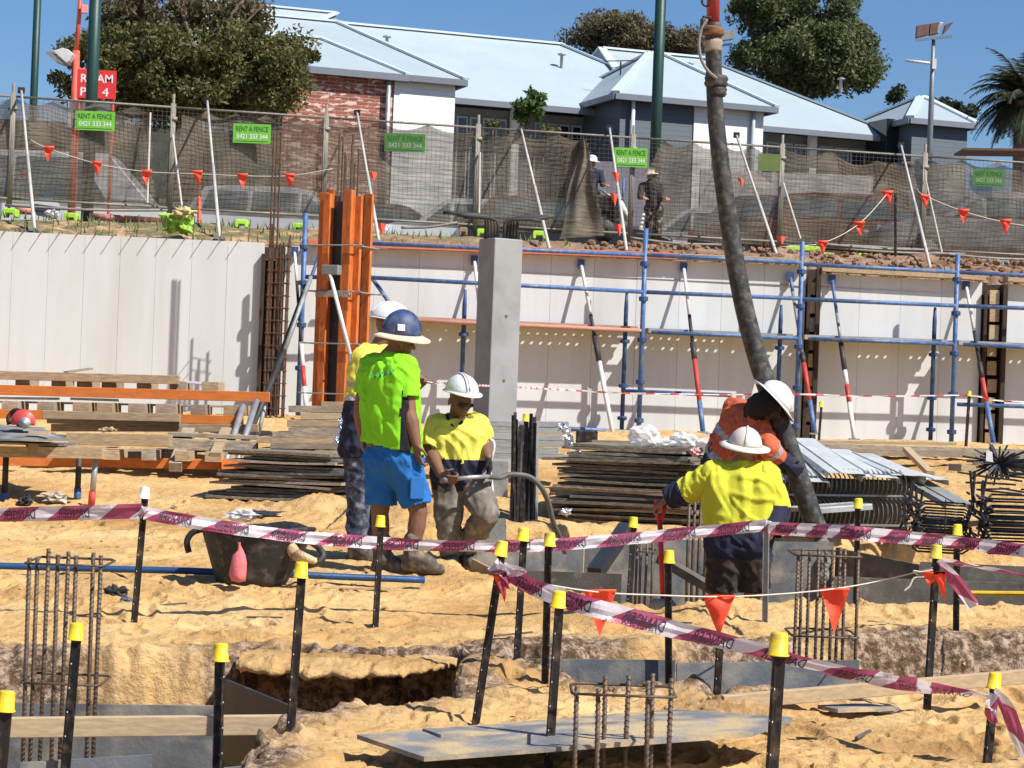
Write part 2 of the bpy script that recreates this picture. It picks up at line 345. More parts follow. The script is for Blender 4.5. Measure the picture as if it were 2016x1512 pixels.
# undermined crust of sand overhanging the back of the left pit
def crust(px0, px1, ov, seed):
    (ax0, ay0), (bx0, by0) = XY(-900, 1290), XY(895, 1316); x0 = P(px0, 1310, 12.1).x; x1 = P(px1, 1310, 12.1).x; n = 150; k = 16; U = np.linspace(0, 1, n); W_ = np.linspace(0, 1, k)
    xx = (x0 + (x1 - x0) * U)[:, None] + 0 * W_[None, :]; yb = ay0 + (by0 - ay0) * (xx - ax0) / (bx0 - ax0); env = np.clip(np.sin(np.pi * U) * 2.2, 0, 1)[:, None]
    front = yb + .3 * (1 - env) - env * (ov + .26 * fbm(xx * 2.6, xx * 0 + seed, 3, seed) + .07 * fbm(xx * 15, xx * 0 + seed, 2, seed + 3)); back = yb + .95; yv = back + (front - back) * W_[None, :]
    zt = full_z(xx, yv, False)[0] + .004 - .02 * W_[None, :] ** 8; th = .022 + .07 * (1 - W_[None, :]) + .02 * np.abs(fbm(xx * 9, yv * 9, 3, seed + 5))
    top = np.stack([xx, yv, zt], -1).reshape(-1, 3); bot = np.stack([xx, yv, zt - th], -1).reshape(-1, 3); i, j = np.meshgrid(np.arange(n - 1), np.arange(k - 1), indexing='ij'); a = (i * k + j).ravel(); N = n * k
    q1 = np.stack([a, a + 1, a + k + 1, a + k], -1); q2 = q1[:, ::-1] + N; e = np.arange(n - 1) * k + k - 1; q3 = np.stack([e, e + N, e + k + N, e + k], -1)
    o = grid_obj('sand_ledge', np.concatenate([top, bot]), np.concatenate([q1, q2, q3]), SAND)
crust(478, 905, .04, 3)
# flat surroundings so that nothing is missing just outside the frame
def ring_z(x, y): return base_z(x, y) - .14
ox = np.concatenate([np.linspace(-260, -14, 12), np.linspace(-12, 12, 9), np.linspace(14, 260, 12)]); oy = np.array([-200, -60, -10, 0, 3, 6, 9, 12.5, 15.4, 19, 22, 24, 28.5, 31.2])
OX, OY = np.meshgrid(ox, oy); OZ = ring_z(OX, OY) - .55
co = np.stack([OX, OY, OZ], -1).reshape(-1, 3); i, j = np.meshgrid(np.arange(len(oy) - 1), np.arange(len(ox) - 1), indexing='ij'); a = (i * len(ox) + j).ravel()
grid_obj('outer_ground', co, np.stack([a, a + 1, a + len(ox) + 1, a + len(ox)], -1), SAND)
# clods scattered over the sand
mb = MB()
for k in range(900):
    y = 4.5 + 15 * random.random() ** .8; x = (random.random() * 2 - 1) * (.24 * y + .4)
    if abs(float(fbm(np.array([x * .9]), np.array([y * .9]), 2, 70)[0])) < .1: continue
    r = random.uniform(.006, .02) * (1.5 if random.random() < .12 else 1)
    z = float(full_z(np.array([x]), np.array([y]))[0][0])
    q = [V((random.gauss(0, 1), random.gauss(0, 1), random.gauss(0, .7))).normalized() * r * random.uniform(.7, 1.2) for _ in range(7)]
    bm = bmesh.new()
    for v_ in q: bm.verts.new(v_)
    bmesh.ops.convex_hull(bm, input=bm.verts); bm.verts.index_update()
    mb.add([V((x, y, z + r * .3)) + v_.co for v_ in bm.verts], [tuple(v_.index for v_ in f.verts) for f in bm.faces]); bm.free()
mb.thing('sand_clods', SAND, 'small clods of sand scattered over the site ground', 'clods', kind='stuff')
# ================================================================ UPPER GROUND behind the walls
UZ = 4.2
def ug(x, y):
    z = np.interp(y, [29.3, 30.2, 33, 36, 56, 74, 100, 400], [3.15, 3.28, 3.82, 4.04, 4.2, 6.4, 6.8, 6.8])
    return z
x_ = np.linspace(-13, 15, 520); y_ = np.concatenate([np.linspace(29.17, 37, 90), np.linspace(37.5, 60, 30)])
UX, UY = np.meshgrid(x_, y_); sh = np.clip((UX + 3.1) * .186, 0, 9); UY = UY + sh
Zu = ug(UX, UY - sh * 1.0); nzs = np.clip((37 + sh - UY) / 4, .0, 1) * np.clip((UY - sh - 29.2) / .8, 0, 1)
Zu = Zu + nzs * (.10 * fbm(UX * 1.5, UY * 1.5, 5, 3) + .16 * np.clip(fbm(UX * 2.6, UY * 2.6, 4, 13), 0, 1) * np.clip((UX + 1) / 4, 0, 1))
co = np.stack([UX, UY, Zu], -1).reshape(-1, 3); nx = len(x_)
i, j = np.meshgrid(np.arange(len(y_) - 1), np.arange(nx - 1), indexing='ij'); a = (i * nx + j).ravel()
GRASSD = mat('weedy_soil', (.3, .2, .11), .95, var=.35, scale=3, bump=.7, bs=12, c2=(.1, .12, .035), thr=.58, soft=.06)
def embank():
    m = bpy.data.materials.new('embankment_soil'); m.use_nodes = True; n = m.node_tree.nodes; L = m.node_tree.links; b = n['Principled BSDF']; b.inputs['Roughness'].default_value = .95
    tc = n.new('ShaderNodeTexCoord'); sp = n.new('ShaderNodeSeparateXYZ'); L.new(tc.outputs['Object'], sp.inputs[0])
    mr = n.new('ShaderNodeMapRange'); L.new(sp.outputs[0], mr.inputs[0]); mr.inputs[1].default_value = -3.5; mr.inputs[2].default_value = 2.5
    z = n.new('ShaderNodeTexNoise'); z.inputs['Scale'].default_value = 2.2; z.inputs['Detail'].default_value = 8; z.inputs['Roughness'].default_value = .7; L.new(tc.outputs['Object'], z.inputs[0])
    def ramp(st):
        r = n.new('ShaderNodeValToRGB'); L.new(z.outputs[0], r.inputs[0]); e = r.color_ramp.elements
        while len(e) < len(st): e.new(.5)
        for i, (p, c) in enumerate(st): e[i].position = p; e[i].color = (*c, 1)
        return r.outputs[0]
    A = ramp([(.36, (.55, .36, .18)), (.47, (.32, .21, .11)), (.53, (.12, .12, .04)), (.62, (.2, .19, .08))])
    B = ramp([(.35, (.1, .055, .035)), (.5, (.27, .15, .09)), (.62, (.36, .23, .15)), (.72, (.5, .36, .22))])
    mx = n.new('ShaderNodeMix'); mx.data_type = 'RGBA'; L.new(mr.outputs[0], mx.inputs[0]); L.new(A, mx.inputs[6]); L.new(B, mx.inputs[7]); L.new(mx.outputs[2], b.inputs['Base Color'])
    bp = n.new('ShaderNodeBump'); bp.inputs['Strength'].default_value = .9; bp.inputs['Distance'].default_value = .12; L.new(z.outputs[0], bp.inputs['Height']); L.new(bp.outputs[0], b.inputs['Normal']); return m
grid_obj('upper_embankment', co, np.stack([a, a + 1, a + nx + 1, a + nx], -1), embank())
ASPH = mat('car_park_asphalt', (.07, .062, .052), .9, var=.2, scale=3)
x_ = np.linspace(-400, 400, 60); y_ = np.array([32.6, 36, 44, 56, 74, 100, 200, 900]); UX, UY = np.meshgrid(x_, y_); Zu = ug(UX, UY) - .12 - np.clip(44 - UY, 0, 9) * .12
co = np.stack([UX, UY, Zu], -1).reshape(-1, 3); nx = len(x_); i, j = np.meshgrid(np.arange(len(y_) - 1), np.arange(nx - 1), indexing='ij'); a = (i * nx + j).ravel()
grid_obj('upper_ground', co, np.stack([a, a + 1, a + nx + 1, a + nx], -1), ASPH)
# ================================================================ WHITE RETAINING WALLS
def WY(px): return 28.9 + .0005 * px if px < 540 else 29.2 + .00125 * (px - 560)
def wall(px0, px1, top0, top1, zb, label, joints, cap=None):
    a0 = P(px0, top0, WY(px0)); b0 = P(px1, top1, WY(px1)); a1 = V((a0.x, a0.y, zb)); b1 = V((b0.x, b0.y, zb))
    t = T('retaining_wall', label, 'wall', ((a0.x + b0.x) / 2, (a0.y + b0.y) / 2, zb), 'white walls round the excavation')
    nj = joints; th = V((0, .18, 0))
    for k in range(nj):
        f0, f1 = k / nj, (k + 1) / nj; L = (b0 - a0).length; g = .0012 / L * nj / nj
        A = a0.lerp(b0, f0 + g); B = a0.lerp(b0, f1 - g); A1 = a1.lerp(b1, f0 + g); B1 = a1.lerp(b1, f1 - g)
        dz = V((0, random.uniform(-.0015, .0015), 0))
        m = MB(); m.slab([A1 + dz, B1 + dz, B + dz, A + dz], th); m.build('panel', WALLW, t, bevel=.002)
    return t, a0, b0
tL, lA, lB = wall(-260, 519, 444, 478, .95, 'long white panel wall on the left, bright in full sun', 11)
for k in range(21):                                    # little tie hooks on top of the left wall
    q = lA.lerp(lB, (k + .7) / 22); m = MB(); a = q + V((0, -.0, .0))
    m.tube([a + V((.0, .06, -.05)), a + V((0, .05, .02)), a + V((-.015, -.03, .025)), a + V((-.05, -.1, -.055))], .006, 6); m.build('tie_hook', REB, tL)
m = MB()
for k in range(14):
    q = lA.lerp(lB, (k + .4) / 14); m = MB(); m.tube([q + V((0, .12, -.05)), q + V((.02, .14, .3))], .007, 5); m.build('starter_bar', REB, tL)
tR, rA, rB = wall(562, 1588, 484, 523, 1.0, 'wide white wall behind the scaffold, orange rail on its top', 12)
tS, sA, sB = wall(1613, 1934, 538, 556, 1.0, 'white wall behind the scaffold between the two dark gaps', 4)
tU, uA, uB = wall(1977, 2400, 558, 588, 1.0, 'white wall at the right edge beyond the last dark gap', 4)
def rail(t, a, b, name, m_, w=.11, h=.09, dz=0, off=-.05):
    m = MB(); m.beam(a + V((0, off, dz)), b + V((0, off, dz)), w, h); m.build(name, m_, t, bevel=.004)
o0 = rA + V((0, 0, .05)); o1 = rA.lerp(rB, .74) + V((0, 0, .05))
rail(tR, rA.lerp(rB, .04) + V((0, 0, .05)), o1, 'top_rail', COPR2 if 'COPR2' in globals() else mat('orange_rail_paint', (.55, .17, .09), .6, var=.15, scale=4), .2, .085)
rail(tR, o1 + V((.02, 0, -.0)), rB + V((0, 0, .05)), 'capping_board', TIM, .2, .07)
rail(tS, sA + V((0, 0, .05)), sB + V((0, 0, .05)), 'capping_board', TIM, .2, .06)
rail(tU, uA + V((0, 0, .05)), uB + V((0, 0, .05)), 'capping_board', TIM, .2, .06)
# dark gaps with packing timber between the walls
def gap(px0, px1, top, lab, timber=True):
    a = P(px0, top, WY(px0) + .12); b = P(px1, top, WY(px1) + .12); t = T('timber_soldier', lab, 'timber post', ((a.x + b.x) / 2, a.y, 1), 'timber soldiers in the wall gaps')
    DK = mat('dark_stained_timber', (.05, .033, .022), .85, var=.35, scale=8, stretch=(6, 6, 1))
    m = MB(); m.slab([V((a.x - .06, a.y + .06, .95)), V((b.x + .06, b.y + .06, .95)), b + V((.06, .06, .0)), a + V((-.06, .06, 0))], V((0, .1, 0))); m.build('backing_board', DK, t)
    w = b.x - a.x; 
    m = MB(); m.beam(V((b.x - .03, a.y - .14, 1)), V((b.x - .03, a.y - .14, a.z)), .06, .14, V((0, 1, 0))); m.build('soldier', DK, t)
    m = MB(); m.beam(V((a.x + .02, a.y - .14, 1)), V((a.x + .02, a.y - .14, a.z - .1)), .04, .12, V((0, 1, 0))); m.build('soldier', DK, t)
    if timber:
        for k in range(9):
            z = 1.1 + k * .24; m = MB(); m.box((a.x + w * .45 + random.uniform(-.01, .01), a.y - .1, z + .1), (w * .42, .1, .19 + random.uniform(-.03, .02)), R(random.uniform(-3, 3))); m.build('packer', random.choice([TIML, TIM, TIMG]), t)
    return t
gap(519, 562, 486, 'dark timber soldiers in the gap right of the long left wall', False)
gap(1588, 1613, 530, 'packed timber soldier in the gap behind the third blue standard')
gap(1934, 1977, 560, 'packed timber soldier in the rightmost gap of the white wall')
# ================================================================ EMBANKMENT CLUTTER
def boulders(n, px0, px1, label):
    m = MB()
    for k in range(n):
        px = random.uniform(px0, px1); t = random.uniform(1.2, 5); Y = WY(px) + t; q = P(px, 500, Y); z = float(ug(q.x, 29.2 + t)) + .03; r = random.uniform(.02, .075)
        m.ball((q.x, Y, z + r * .3), (r * random.uniform(.7, 1.3), r, r * .75), Matrix.Rotation(random.random() * 6, 3, 'Z') @ Matrix.Rotation(random.random(), 3, 'X'), n=7)
    m.thing('soil_lumps', mat('lumpy_soil', (.2, .115, .065), .95, var=.4, scale=3, bump=.8, bs=20, c2=(.38, .25, .15), thr=.6, soft=.1), label, 'soil lumps', kind='stuff')
boulders(420, 1150, 2100, 'lumps of brown soil along the embankment top')
# ================================================================ SCAFFOLD (runs along the right-hand walls)
def SY(px): return WY(px) - .62
def zline(px, pys):                                    # height of a level read off the photo
    return P(px, pys, SY(px)).z
sc = T('scaffold', 'blue tube scaffold standing along the white wall with a narrow deck', 'scaffold', (0, 29, 1.05))
STD = [(602, 420, 806), (1272, 450, 853), (1580, 475, 862), (1886, 500, 868), (2190, 520, 880)]
xs = []
for (px, t0, b0) in STD:
    a = P(px, t0, SY(px)); m = MB(); zb = gz(a.x, a.y) - .03
    m.tube([V((a.x, a.y, zb)), V((a.x, a.y, a.z))], .032, 10)
    st = m.build('standard', BLUE, sc, True); xs.append(a)
    for zz in (1.28, 1.78, 2.32, 2.85, 3.3):
        if zz < a.z:
            c = MB(); c.lathe((a.x, a.y, zz - .035), (0, 0, 1), [(.033, 0), (.062, .01), (.062, .06), (.033, .07)], 10); c.sub('cup_joint', BLUED, st, False)
    c = MB(); c.lathe((a.x, a.y, zb), (0, 0, 1), [(0, 0), (.08, 0), (.08, .012), (.02, .014), (.02, .12)], 10); c.sub('base_jack', GALD, st)
def ledger(px0, py0, px1, py1, r=.027, m_=BLUE, off=.0):
    a = P(px0, py0, SY(px0) + off); b = P(px1, py1, SY(px1) + off); m = MB(); m.tube([a, b], r, 8); m.build('ledger', m_, sc, True)
for a in [(722, 479, 1272, 502), (1272, 502, 1580, 517), (1580, 520, 1886, 536), (1886, 536, 2190, 550),
          (722, 546, 1272, 575), (1272, 575, 1580, 588), (1580, 589, 1886, 602), (1886, 602, 2190, 613)]: ledger(*a)
ledger(1230, 770, 1440, 778, m_=BLUED); ledger(1885, 796, 2190, 806)
for a in [(1015, 838, 1272, 852), (1272, 852, 1430, 858)]: ledger(*a, off=-.1)
ledger(602, 545, 722, 548, m_=BLUED)
m = MB(); m.tube([P(733, 548, 28.9), P(792, 632, 28.9)], .027, 8); m.build('brace', BLUE, sc, True)
m = MB(); m.tube([P(640, 470, 28.8), P(500, 860, 28.4)], .024, 8); m.build('brace', BLUED, sc, True)
# perforated deck planks
def plank(px0, py0, px1, py1, y0, m_, holes=True):
    a = P(px0, py0, SY(px0)); b = P(px1, py1, SY(px1)); d = (b - a); L = d.length; d.normalize(); n = V((-d.y, d.x, 0)).normalized()
    m = MB(); wd = .225; o = a + n * y0; th = V((0, 0, -.004)); up = V((0, 0, 1))
    def q(s0, s1, w0, w1):
        m.slab([o + d * s0 + n * w0, o + d * s1 + n * w0, o + d * s1 + n * w1, o + d * s0 + n * w1], th)
    if holes:
        q(0, L, 0, .065); q(0, L, .09, .145); q(0, L, .17, wd); s = 0; st = .12
        while s < L - .06:
            e = min(L, s + st - (0 if random.random() < .2 else .035))
            for w0 in (.065, .145): q(s, e, w0, w0 + .025)
            s += st
    else: q(0, L, 0, wd)
    for w0 in (0, wd - .003):
        m.slab([o + n * w0 + up * -.005, o + n * (w0 + .003) + up * -.005, o + d * L + n * (w0 + .003) + up * -.005, o + d * L + n * w0 + up * -.005], up * -.055)
    m.build('deck_plank', m_, sc)
bays = [(726, 618, 1262, 642, COPR), (1283, 645, 1570, 657, DECKS), (1592, 658, 1876, 668, DECKS), (1897, 669, 2180, 682, DECKS)]
for (x0, y0, x1, y1, mm) in bays:
    plank(x0, y0, x1, y1, .372, mm, True); plank(x0, y0, x1, y1, .17, mm, False)
    ledger(x0, y0 + 9, x1, y1 + 9, .026, COPR if mm is COPR else BLUE)
# short inner standards under the deck
for (px, t0, b0) in [(916, 570, 735), (1234, 575, 838), (1538, 600, 850), (1841, 605, 852)]:
    a = P(px, t0, SY(px) + .3); zb = gz(a.x, a.y) - .03; m = MB(); m.tube([V((a.x, a.y, zb)), V((a.x, a.y, a.z - .2)), V((a.x, a.y, a.z))], [.03, .03, .018], 8); st = m.build('inner_standard', BLUED, sc, True)
    for zz in (1.3, 1.72, 2.3):
        c = MB(); c.lathe((a.x, a.y, zz - .03), (0, 0, 1), [(.03, 0), (.065, .01), (.065, .05), (.03, .06)], 10); c.sub('cup_joint', BLUED, st)
# ================================================================ WALL PROPS
def prop(pts, Y0, Y1, cols, label, r=.026, name='wall_prop', group='push-pull props bracing the walls'):
    """pts: top px,py ; base px,py ; cols: list of (t0,t1,mat,part,radius)"""
    (x0, y0), (x1, y1) = pts; a = P(x0, y0, Y0); b = P(x1, y1, Y1)
    t = T(name, label, 'prop', b, group)
    for (t0, t1, mm, part, rr) in cols:
        m = MB(); m.tube([a.lerp(b, t0), a.lerp(b, t1)], rr, 8); m.build(part, mm, t, True)
    d = (b - a).normalized(); m = MB(); m.box(b + V((0, 0, -.005)), (.13, .13, .02)); m.build('base_plate', GALD, t)
    m = MB(); m.box(a, (.09, .05, .12)); m.build('head_bracket', BLUED, t)
    return t
W_ = WHTP; RD = mat('worn_red_paint', (.5, .05, .04), .55, var=.25, scale=8); B_ = BLUE; DK_ = mat('dark_prop_steel', (.05, .045, .045), .6, .3, var=.3)
PR = [((1144, 520), (1208, 862), [(0, .3, W_, 'upper_tube', .022), (.3, .42, DK_, 'screw', .024), (.42, .57, DK_, 'collar', .036), (.57, 1, W_, 'lower_tube', .03)], 'pale prop leaning on the wall, first one right of the grey column'),
      ((1346, 526), (1384, 850), [(0, .3, W_, 'upper_tube', .022), (.3, .5, DK_, 'screw', .024), (.47, .57, DK_, 'collar', .036), (.57, .82, RD, 'middle_tube', .031), (.82, 1, B_, 'lower_tube', .033)], 'prop with red middle and blue foot leaning on the wall left of the black hose'),
      ((1556, 545), (1604, 853), [(0, .1, B_, 'upper_tube', .024), (.1, .5, GALD, 'screw', .022), (.5, .56, DK_, 'collar', .034), (.56, .8, RD, 'middle_tube', .031), (.8, 1, B_, 'lower_tube', .033)], 'prop with red middle and blue foot by the third blue standard'),
      ((1638, 550), (1682, 864), [(0, .22, B_, 'upper_tube', .022), (.22, .4, GALD, 'screw', .022), (.4, .58, DK_, 'collar', .034), (.58, .67, W_, 'band', .031), (.67, .78, RD, 'middle_tube', .031), (.78, 1, W_, 'lower_tube', .03)], 'prop with a short red band leaning on the wall right of the third blue standard'),
      ((1902, 562), (1956, 872), [(0, .3, W_, 'upper_tube', .022), (.3, .5, DK_, 'screw', .024), (.5, .6, DK_, 'collar', .034), (.6, .75, RD, 'middle_tube', .031), (.75, 1, B_, 'lower_tube', .033)], 'prop with red middle and blue foot leaning beside the rightmost wall gap'),
      ((934, 512), (968, 850), [(0, .3, W_, 'upper_tube', .022), (.3, .5, DK_, 'screw', .024), (.5, 1, W_, 'lower_tube', .03)], 'pale prop mostly hidden by the grey concrete column'),
      ((580, 495), (602, 800), [(0, .2, W_, 'upper_tube', .02), (.2, .6, DK_, 'screw', .02), (.6, .75, W_, 'band', .028), (.75, .88, RD, 'middle_tube', .03), (.88, 1, W_, 'lower_tube', .028)], 'thin prop with a red band left of the orange column form')]
for (a, b, c, l) in PR: prop((a, b), WY(a[0]) - .06, WY(b[0]) - 1.25, c, l)
# fine red and white warning tape strung in front of the wall
# ================================================================ ORANGE COLUMN FORM
CY = 25.6; c0 = P(668, 800, CY); zt = P(668, 388, CY).z; zb = gz(c0.x, CY) - .02; th = R(-24)
cf = T('column_form', 'tall orange timber and black plywood column form with steel clamps', 'column form', (c0.x, CY, zb)); Mz = Matrix.Rotation(th, 3, 'Z'); cc = V((c0.x, CY, 0))
def cpt(x, y, z): return cc + Mz @ V((x * .8, y * .85, 0)) + V((0, 0, z))
def vbar(x, y, w, d, z0, z1, name, mm):
    m = MB(); m.hexa([cpt(x - w / 2, y - d / 2, z0), cpt(x + w / 2, y - d / 2, z0), cpt(x + w / 2, y + d / 2, z0), cpt(x - w / 2, y + d / 2, z0),
                      cpt(x - w / 2, y - d / 2, z1), cpt(x + w / 2, y - d / 2, z1), cpt(x + w / 2, y + d / 2, z1), cpt(x - w / 2, y + d / 2, z1)]); return m.build(name, mm, cf, bevel=.003)
BK = PLYB
for (x, y, w, d) in [(0, -.175, .37, .02), (0, .175, .37, .02), (-.195, 0, .02, .37), (.195, 0, .02, .37)]: vbar(x, y, w, d, zb, zt - .06, 'plywood_panel', BK)
for (x, y, w, d, dz) in [(-.145, -.245, .1, .12, .02), (.175, -.245, .13, .12, .06), (-.265, -.17, .12, .06, .04), (-.265, 0, .12, .05, .09), (-.265, .17, .12, .06, .03), (.265, -.15, .12, .06, .0), (.265, .15, .12, .06, .05), (-.15, .245, .06, .12, 0), (.15, .245, .06, .12, .04)]:
    vbar(x, y, w, d, zb, zt + dz, 'timber_stud', ORGV)
for k, z in enumerate([P(668, q, CY).z for q in (486, 576, 678, 776)]):
    for (a, b) in [((-.46, -.33), (.46, -.33)), ((-.46, .33), (.46, .33)), ((-.345, -.4), (-.345, .4)), ((.345, -.4), (.345, .4))]:
        m = MB(); m.tube([cpt(*a, z), cpt(*b, z)], .009, 6); m.build('tie_rod', GALD, cf)
z = P(668, 583, CY).z; m = MB(); m.hexa([cpt(x, y, q) for q in (z - .025, z + .035) for (x, y) in [(-.24, -.36), (.29, -.36), (.29, -.31), (-.24, -.31)]]); m.build('cleat', TIMG, cf)
z = P(668, 536, CY).z; m = MB(); m.hexa([cpt(x, y, q) for q in (z - .05, z + .06) for (x, y) in [(-.12, -.43), (.14, -.43), (.14, -.31), (-.12, -.31)]]); m.build('bracket', GALD, cf, bevel=.01)
m = MB(); m.tube([cpt(0, -.4, z - .03), P(690, 700, 24.9)], .022, 8); m.build('brace_tube', WHTP, cf, True)
m = MB(); m.tube([P(690, 700, 24.9), P(697, 812, 24.5)], .028, 8); m.build('brace_tube', GALD, cf, True)
for k, (x, y, q) in enumerate([(-.1, -.1, 262), (0, -.1, 300), (.1, -.1, 285), (-.1, 0, 270), (.1, 0, 320), (-.1, .1, 305), (0, .1, 262), (.1, .1, 290)]):
    m = MB(); m.tube([cpt(x, y, zt - .3), cpt(x, y, P(668, q, CY).z)], .011, 6); m.build('starter_bar', REB, cf)
# push-pull braces left of the form
def strut(pl, name, label, cat, mats, r, grp=None):
    t = T(name, label, cat, pl[-1], grp)
    for i in range(len(pl) - 1): m = MB(); m.tube([pl[i], pl[i + 1]], r[i], 8); m.build('tube', mats[i], t, True)
    m = MB(); m.box(pl[-1], (.14, .14, .02)); m.build('base_plate', GALD, t); return t
strut([P(612, 545, 25.3), P(560, 690, 24.6), P(480, 882, 23.6)], 'column_brace', 'grey push-pull brace running down left from the orange column form', 'brace', [GALD, DK_], [.024, .03])
strut([P(604, 560, 26.2), P(535, 745, 26), P(500, 890, 25.6)], 'column_brace', 'dark diagonal brace behind the orange beams by the rusty cage', 'brace', [DK_, GALD], [.028, .024])
# ================================================================ GREY CONCRETE COLUMN
GYc = 23.2; g0 = P(974, 800, GYc); zt = P(980, 471, GYc).z; zb = gz(g0.x, GYc) - .05; th = R(30)
gc = T('concrete_column', 'grey precast concrete column with bent bars sprouting from its top', 'column', (g0.x, GYc, zb))
m = MB(); m.box((g0.x, GYc, (zt + zb) / 2), (.33, .33, zt - zb), th); m.build('shaft', CONC, gc, bevel=.012)
for zz in (.95, 1.6): m = MB(); fr_ = Matrix.Rotation(R(30), 3, 'Z'); m.lathe(V((g0.x, GYc, zb + zz)) + fr_ @ V((.0, -.166, 0)), fr_ @ V((0, -1, 0)), [(.001, 0), (.016, 0), (.016, .003), (.001, .003)], 10); m.build('tie_hole', PLYD, gc)
Mz = Matrix.Rotation(th, 3, 'Z')
for k, (sx, n_) in enumerate([(-1, 5), (1, 5)]):
    for j in range(n_):
        yy = -.12 + .06 * j; xx = sx * (.03 + .025 * (j % 3)); b = V((g0.x, GYc, 0)) + V((sx * .032 * (j + 1) - .0, yy, 0)); h = .2 + .014 * j
        L = random.uniform(.34, .46)
        pts = [b + V((0, 0, zt - .03)), b + V((0, 0, zt + h - .07)), b + V((sx * .02, 0, zt + h - .02)), b + V((sx * .08, 0, zt + h)), b + V((sx * (.08 + L * .5), 0, zt + h + .004)), b + V((sx * (.08 + L * .8), .02, zt + h + random.uniform(-.01, .02)))]
        q = MB(); q.tube(pts, .0175, 7); q.build('bent_bar', mat('bent_bar_steel', (.06, .058, .055), .6, .2, orand=.5, var=.25), gc, True)
# ================================================================ RUSTY CAGE by the wall gap
RY_ = 28.3; q0 = P(538, 800, RY_); zb = gz(q0.x, RY_); rc = T('rebar_cage', 'tall rusty reinforcement cage beside the left white wall', 'rebar cage', (q0.x, RY_, zb))
for (dx, dy, tp) in [(-.11, -.1, 262), (-.07, -.1, 150), (-.02, -.1, 262), (.06, -.1, 478), (.12, -.1, 480), (-.11, .1, 440), (0, .1, 478), (.12, .1, 460), (-.11, 0, 500), (.12, 0, 470)]:
    m = MB(); m.tube([V((q0.x + dx, RY_ + dy, zb)), V((q0.x + dx, RY_ + dy, P(538, max(tp, 262), RY_).z))], .012, 6); m.build('bar', RUST, rc)
k = 0; zz = zb + .15
while zz < P(538, 480, RY_).z:
    m = MB(); m.tube([V((q0.x + a, RY_ + b, zz + (.01 * (a + b)))) for a, b in [(-.13, -.12), (.14, -.12), (.14, .12), (-.13, .12), (-.13, -.12)]], .006, 6); m.build('ligature', RUST, rc); zz += .155
m = MB(); m.box((q0.x + .02, RY_ + .02, zb + .75), (.2, .1, .26), .2); m.build('packer', mat('dark_block', (.03, .025, .022), .8), rc)
# second low cage (dark prop base next to it)
# ================================================================ HOSE OF THE CONCRETE PUMP
HY = 17.4
hp = [(1403, -160), (1403, 60), (1404, 100)]
hose = T('concrete_pump_hose', 'thick black concrete pump hose hanging from a red pipe into the trench', 'hose', P(1610, 1035, HY))
def pts(l, Y): return [P(a, b, Y) for a, b in l]
def spline(l, n=6):
    o = []; l = [V(p) for p in l]; m_ = len(l)
    for i in range(m_ - 1):
        p0 = l[max(i - 1, 0)]; p1 = l[i]; p2 = l[i + 1]; p3 = l[min(i + 2, m_ - 1)]
        for k in range(n):
            t = k / n; o.append(.5 * ((2 * p1) + (p2 - p0) * t + (2 * p0 - 5 * p1 + 4 * p2 - p3) * t * t + (3 * p1 - p0 - 3 * p2 + p3) * t ** 3))
    o.append(l[-1]); return o
HOSEM = mat('concrete_splashed_rubber', (.035, .034, .032), .6, var=.35, scale=10, c2=(.13, .12, .1), thr=.6, soft=.12, bs=30, bump=.3)
REDH = mat('red_pump_pipe', (.45, .05, .06), .4, var=.2, scale=5, c2=(.25, .14, .1), thr=.66)
m = MB(); m.tube(pts([(1403, -180), (1404, 45)], HY), .05, 12); m.build('steel_pipe', REDH, hose, True)
HL = [(1404, 45), (1405, 120), (1407, 190), (1412, 260), (1424, 360), (1440, 470), (1462, 590), (1490, 700), (1524, 800), (1552, 880), (1576, 950), (1600, 1020), (1612, 1048)]
sp = spline(pts(HL, HY), 6); k = len(sp); m = MB(); m.tube(sp, [.062 + .018 * min(1, max(0, (i - 10) / 40)) for i in range(k)], 14); m.build('rubber_hose', HOSEM, hose, True)
def collar(px, py, r, h, mm, nm='clamp'):
    c = P(px, py, HY); m = MB(); m.lathe(c, (.05, 0, 1), [(.05, -h / 2), (r * .85, -h / 2), (r, -h / 4), (r * .92, 0), (r, h / 4), (r * .85, h / 2), (.05, h / 2)], 14); m.build(nm, mm, hose, True)
collar(1404, 62, .088, .07, mat('rusty_coupling', (.2, .1, .05), .8, var=.4, scale=15)); collar(1405, 90, .07, .1, mat('cement_sleeve', (.3, .25, .2), .8, var=.3)); collar(1410, 160, .093, .09, HOSEM, 'coupling'); collar(1411, 180, .08, .07, HOSEM, 'coupling')
m = MB(); m.tube(spline(pts([(1392, 38), (1380, 60), (1376, 90), (1382, 120), (1396, 142), (1412, 155)], HY - .09), 5), .012, 8); m.build('safety_cable', mat('grey_cable', (.2, .19, .18), .7), hose, True)
m = MB(); m.tube(spline(pts([(1384, -20), (1382, 4), (1390, 12), (1398, 8)], HY - .04), 4), .01, 6); m.build('hook', BLK, hose, True)
c = P(1386, 48, HY - .07); m = MB(); m.box(c, (.05, .05, .09), .3); m.box(c + V((.02, 0, .05)), (.07, .04, .03), .1); m.build('shackle', BLK, hose, bevel=.008)
sp = spline([P(1612, 1048, HY), P(1616, 1075, HY), P(1622, 1110, HY - .1), P(1622, 1160, HY - .15)], 5); m = MB(); m.tube(sp, [.055 * (1 + .35 * math.sin(i * 2.1)) for i in range(len(sp))], 9)
m.build('poured_concrete', mat('wet_concrete', (.16, .15, .13), .5, var=.4, scale=30, bump=.9, bs=40), hose, True)
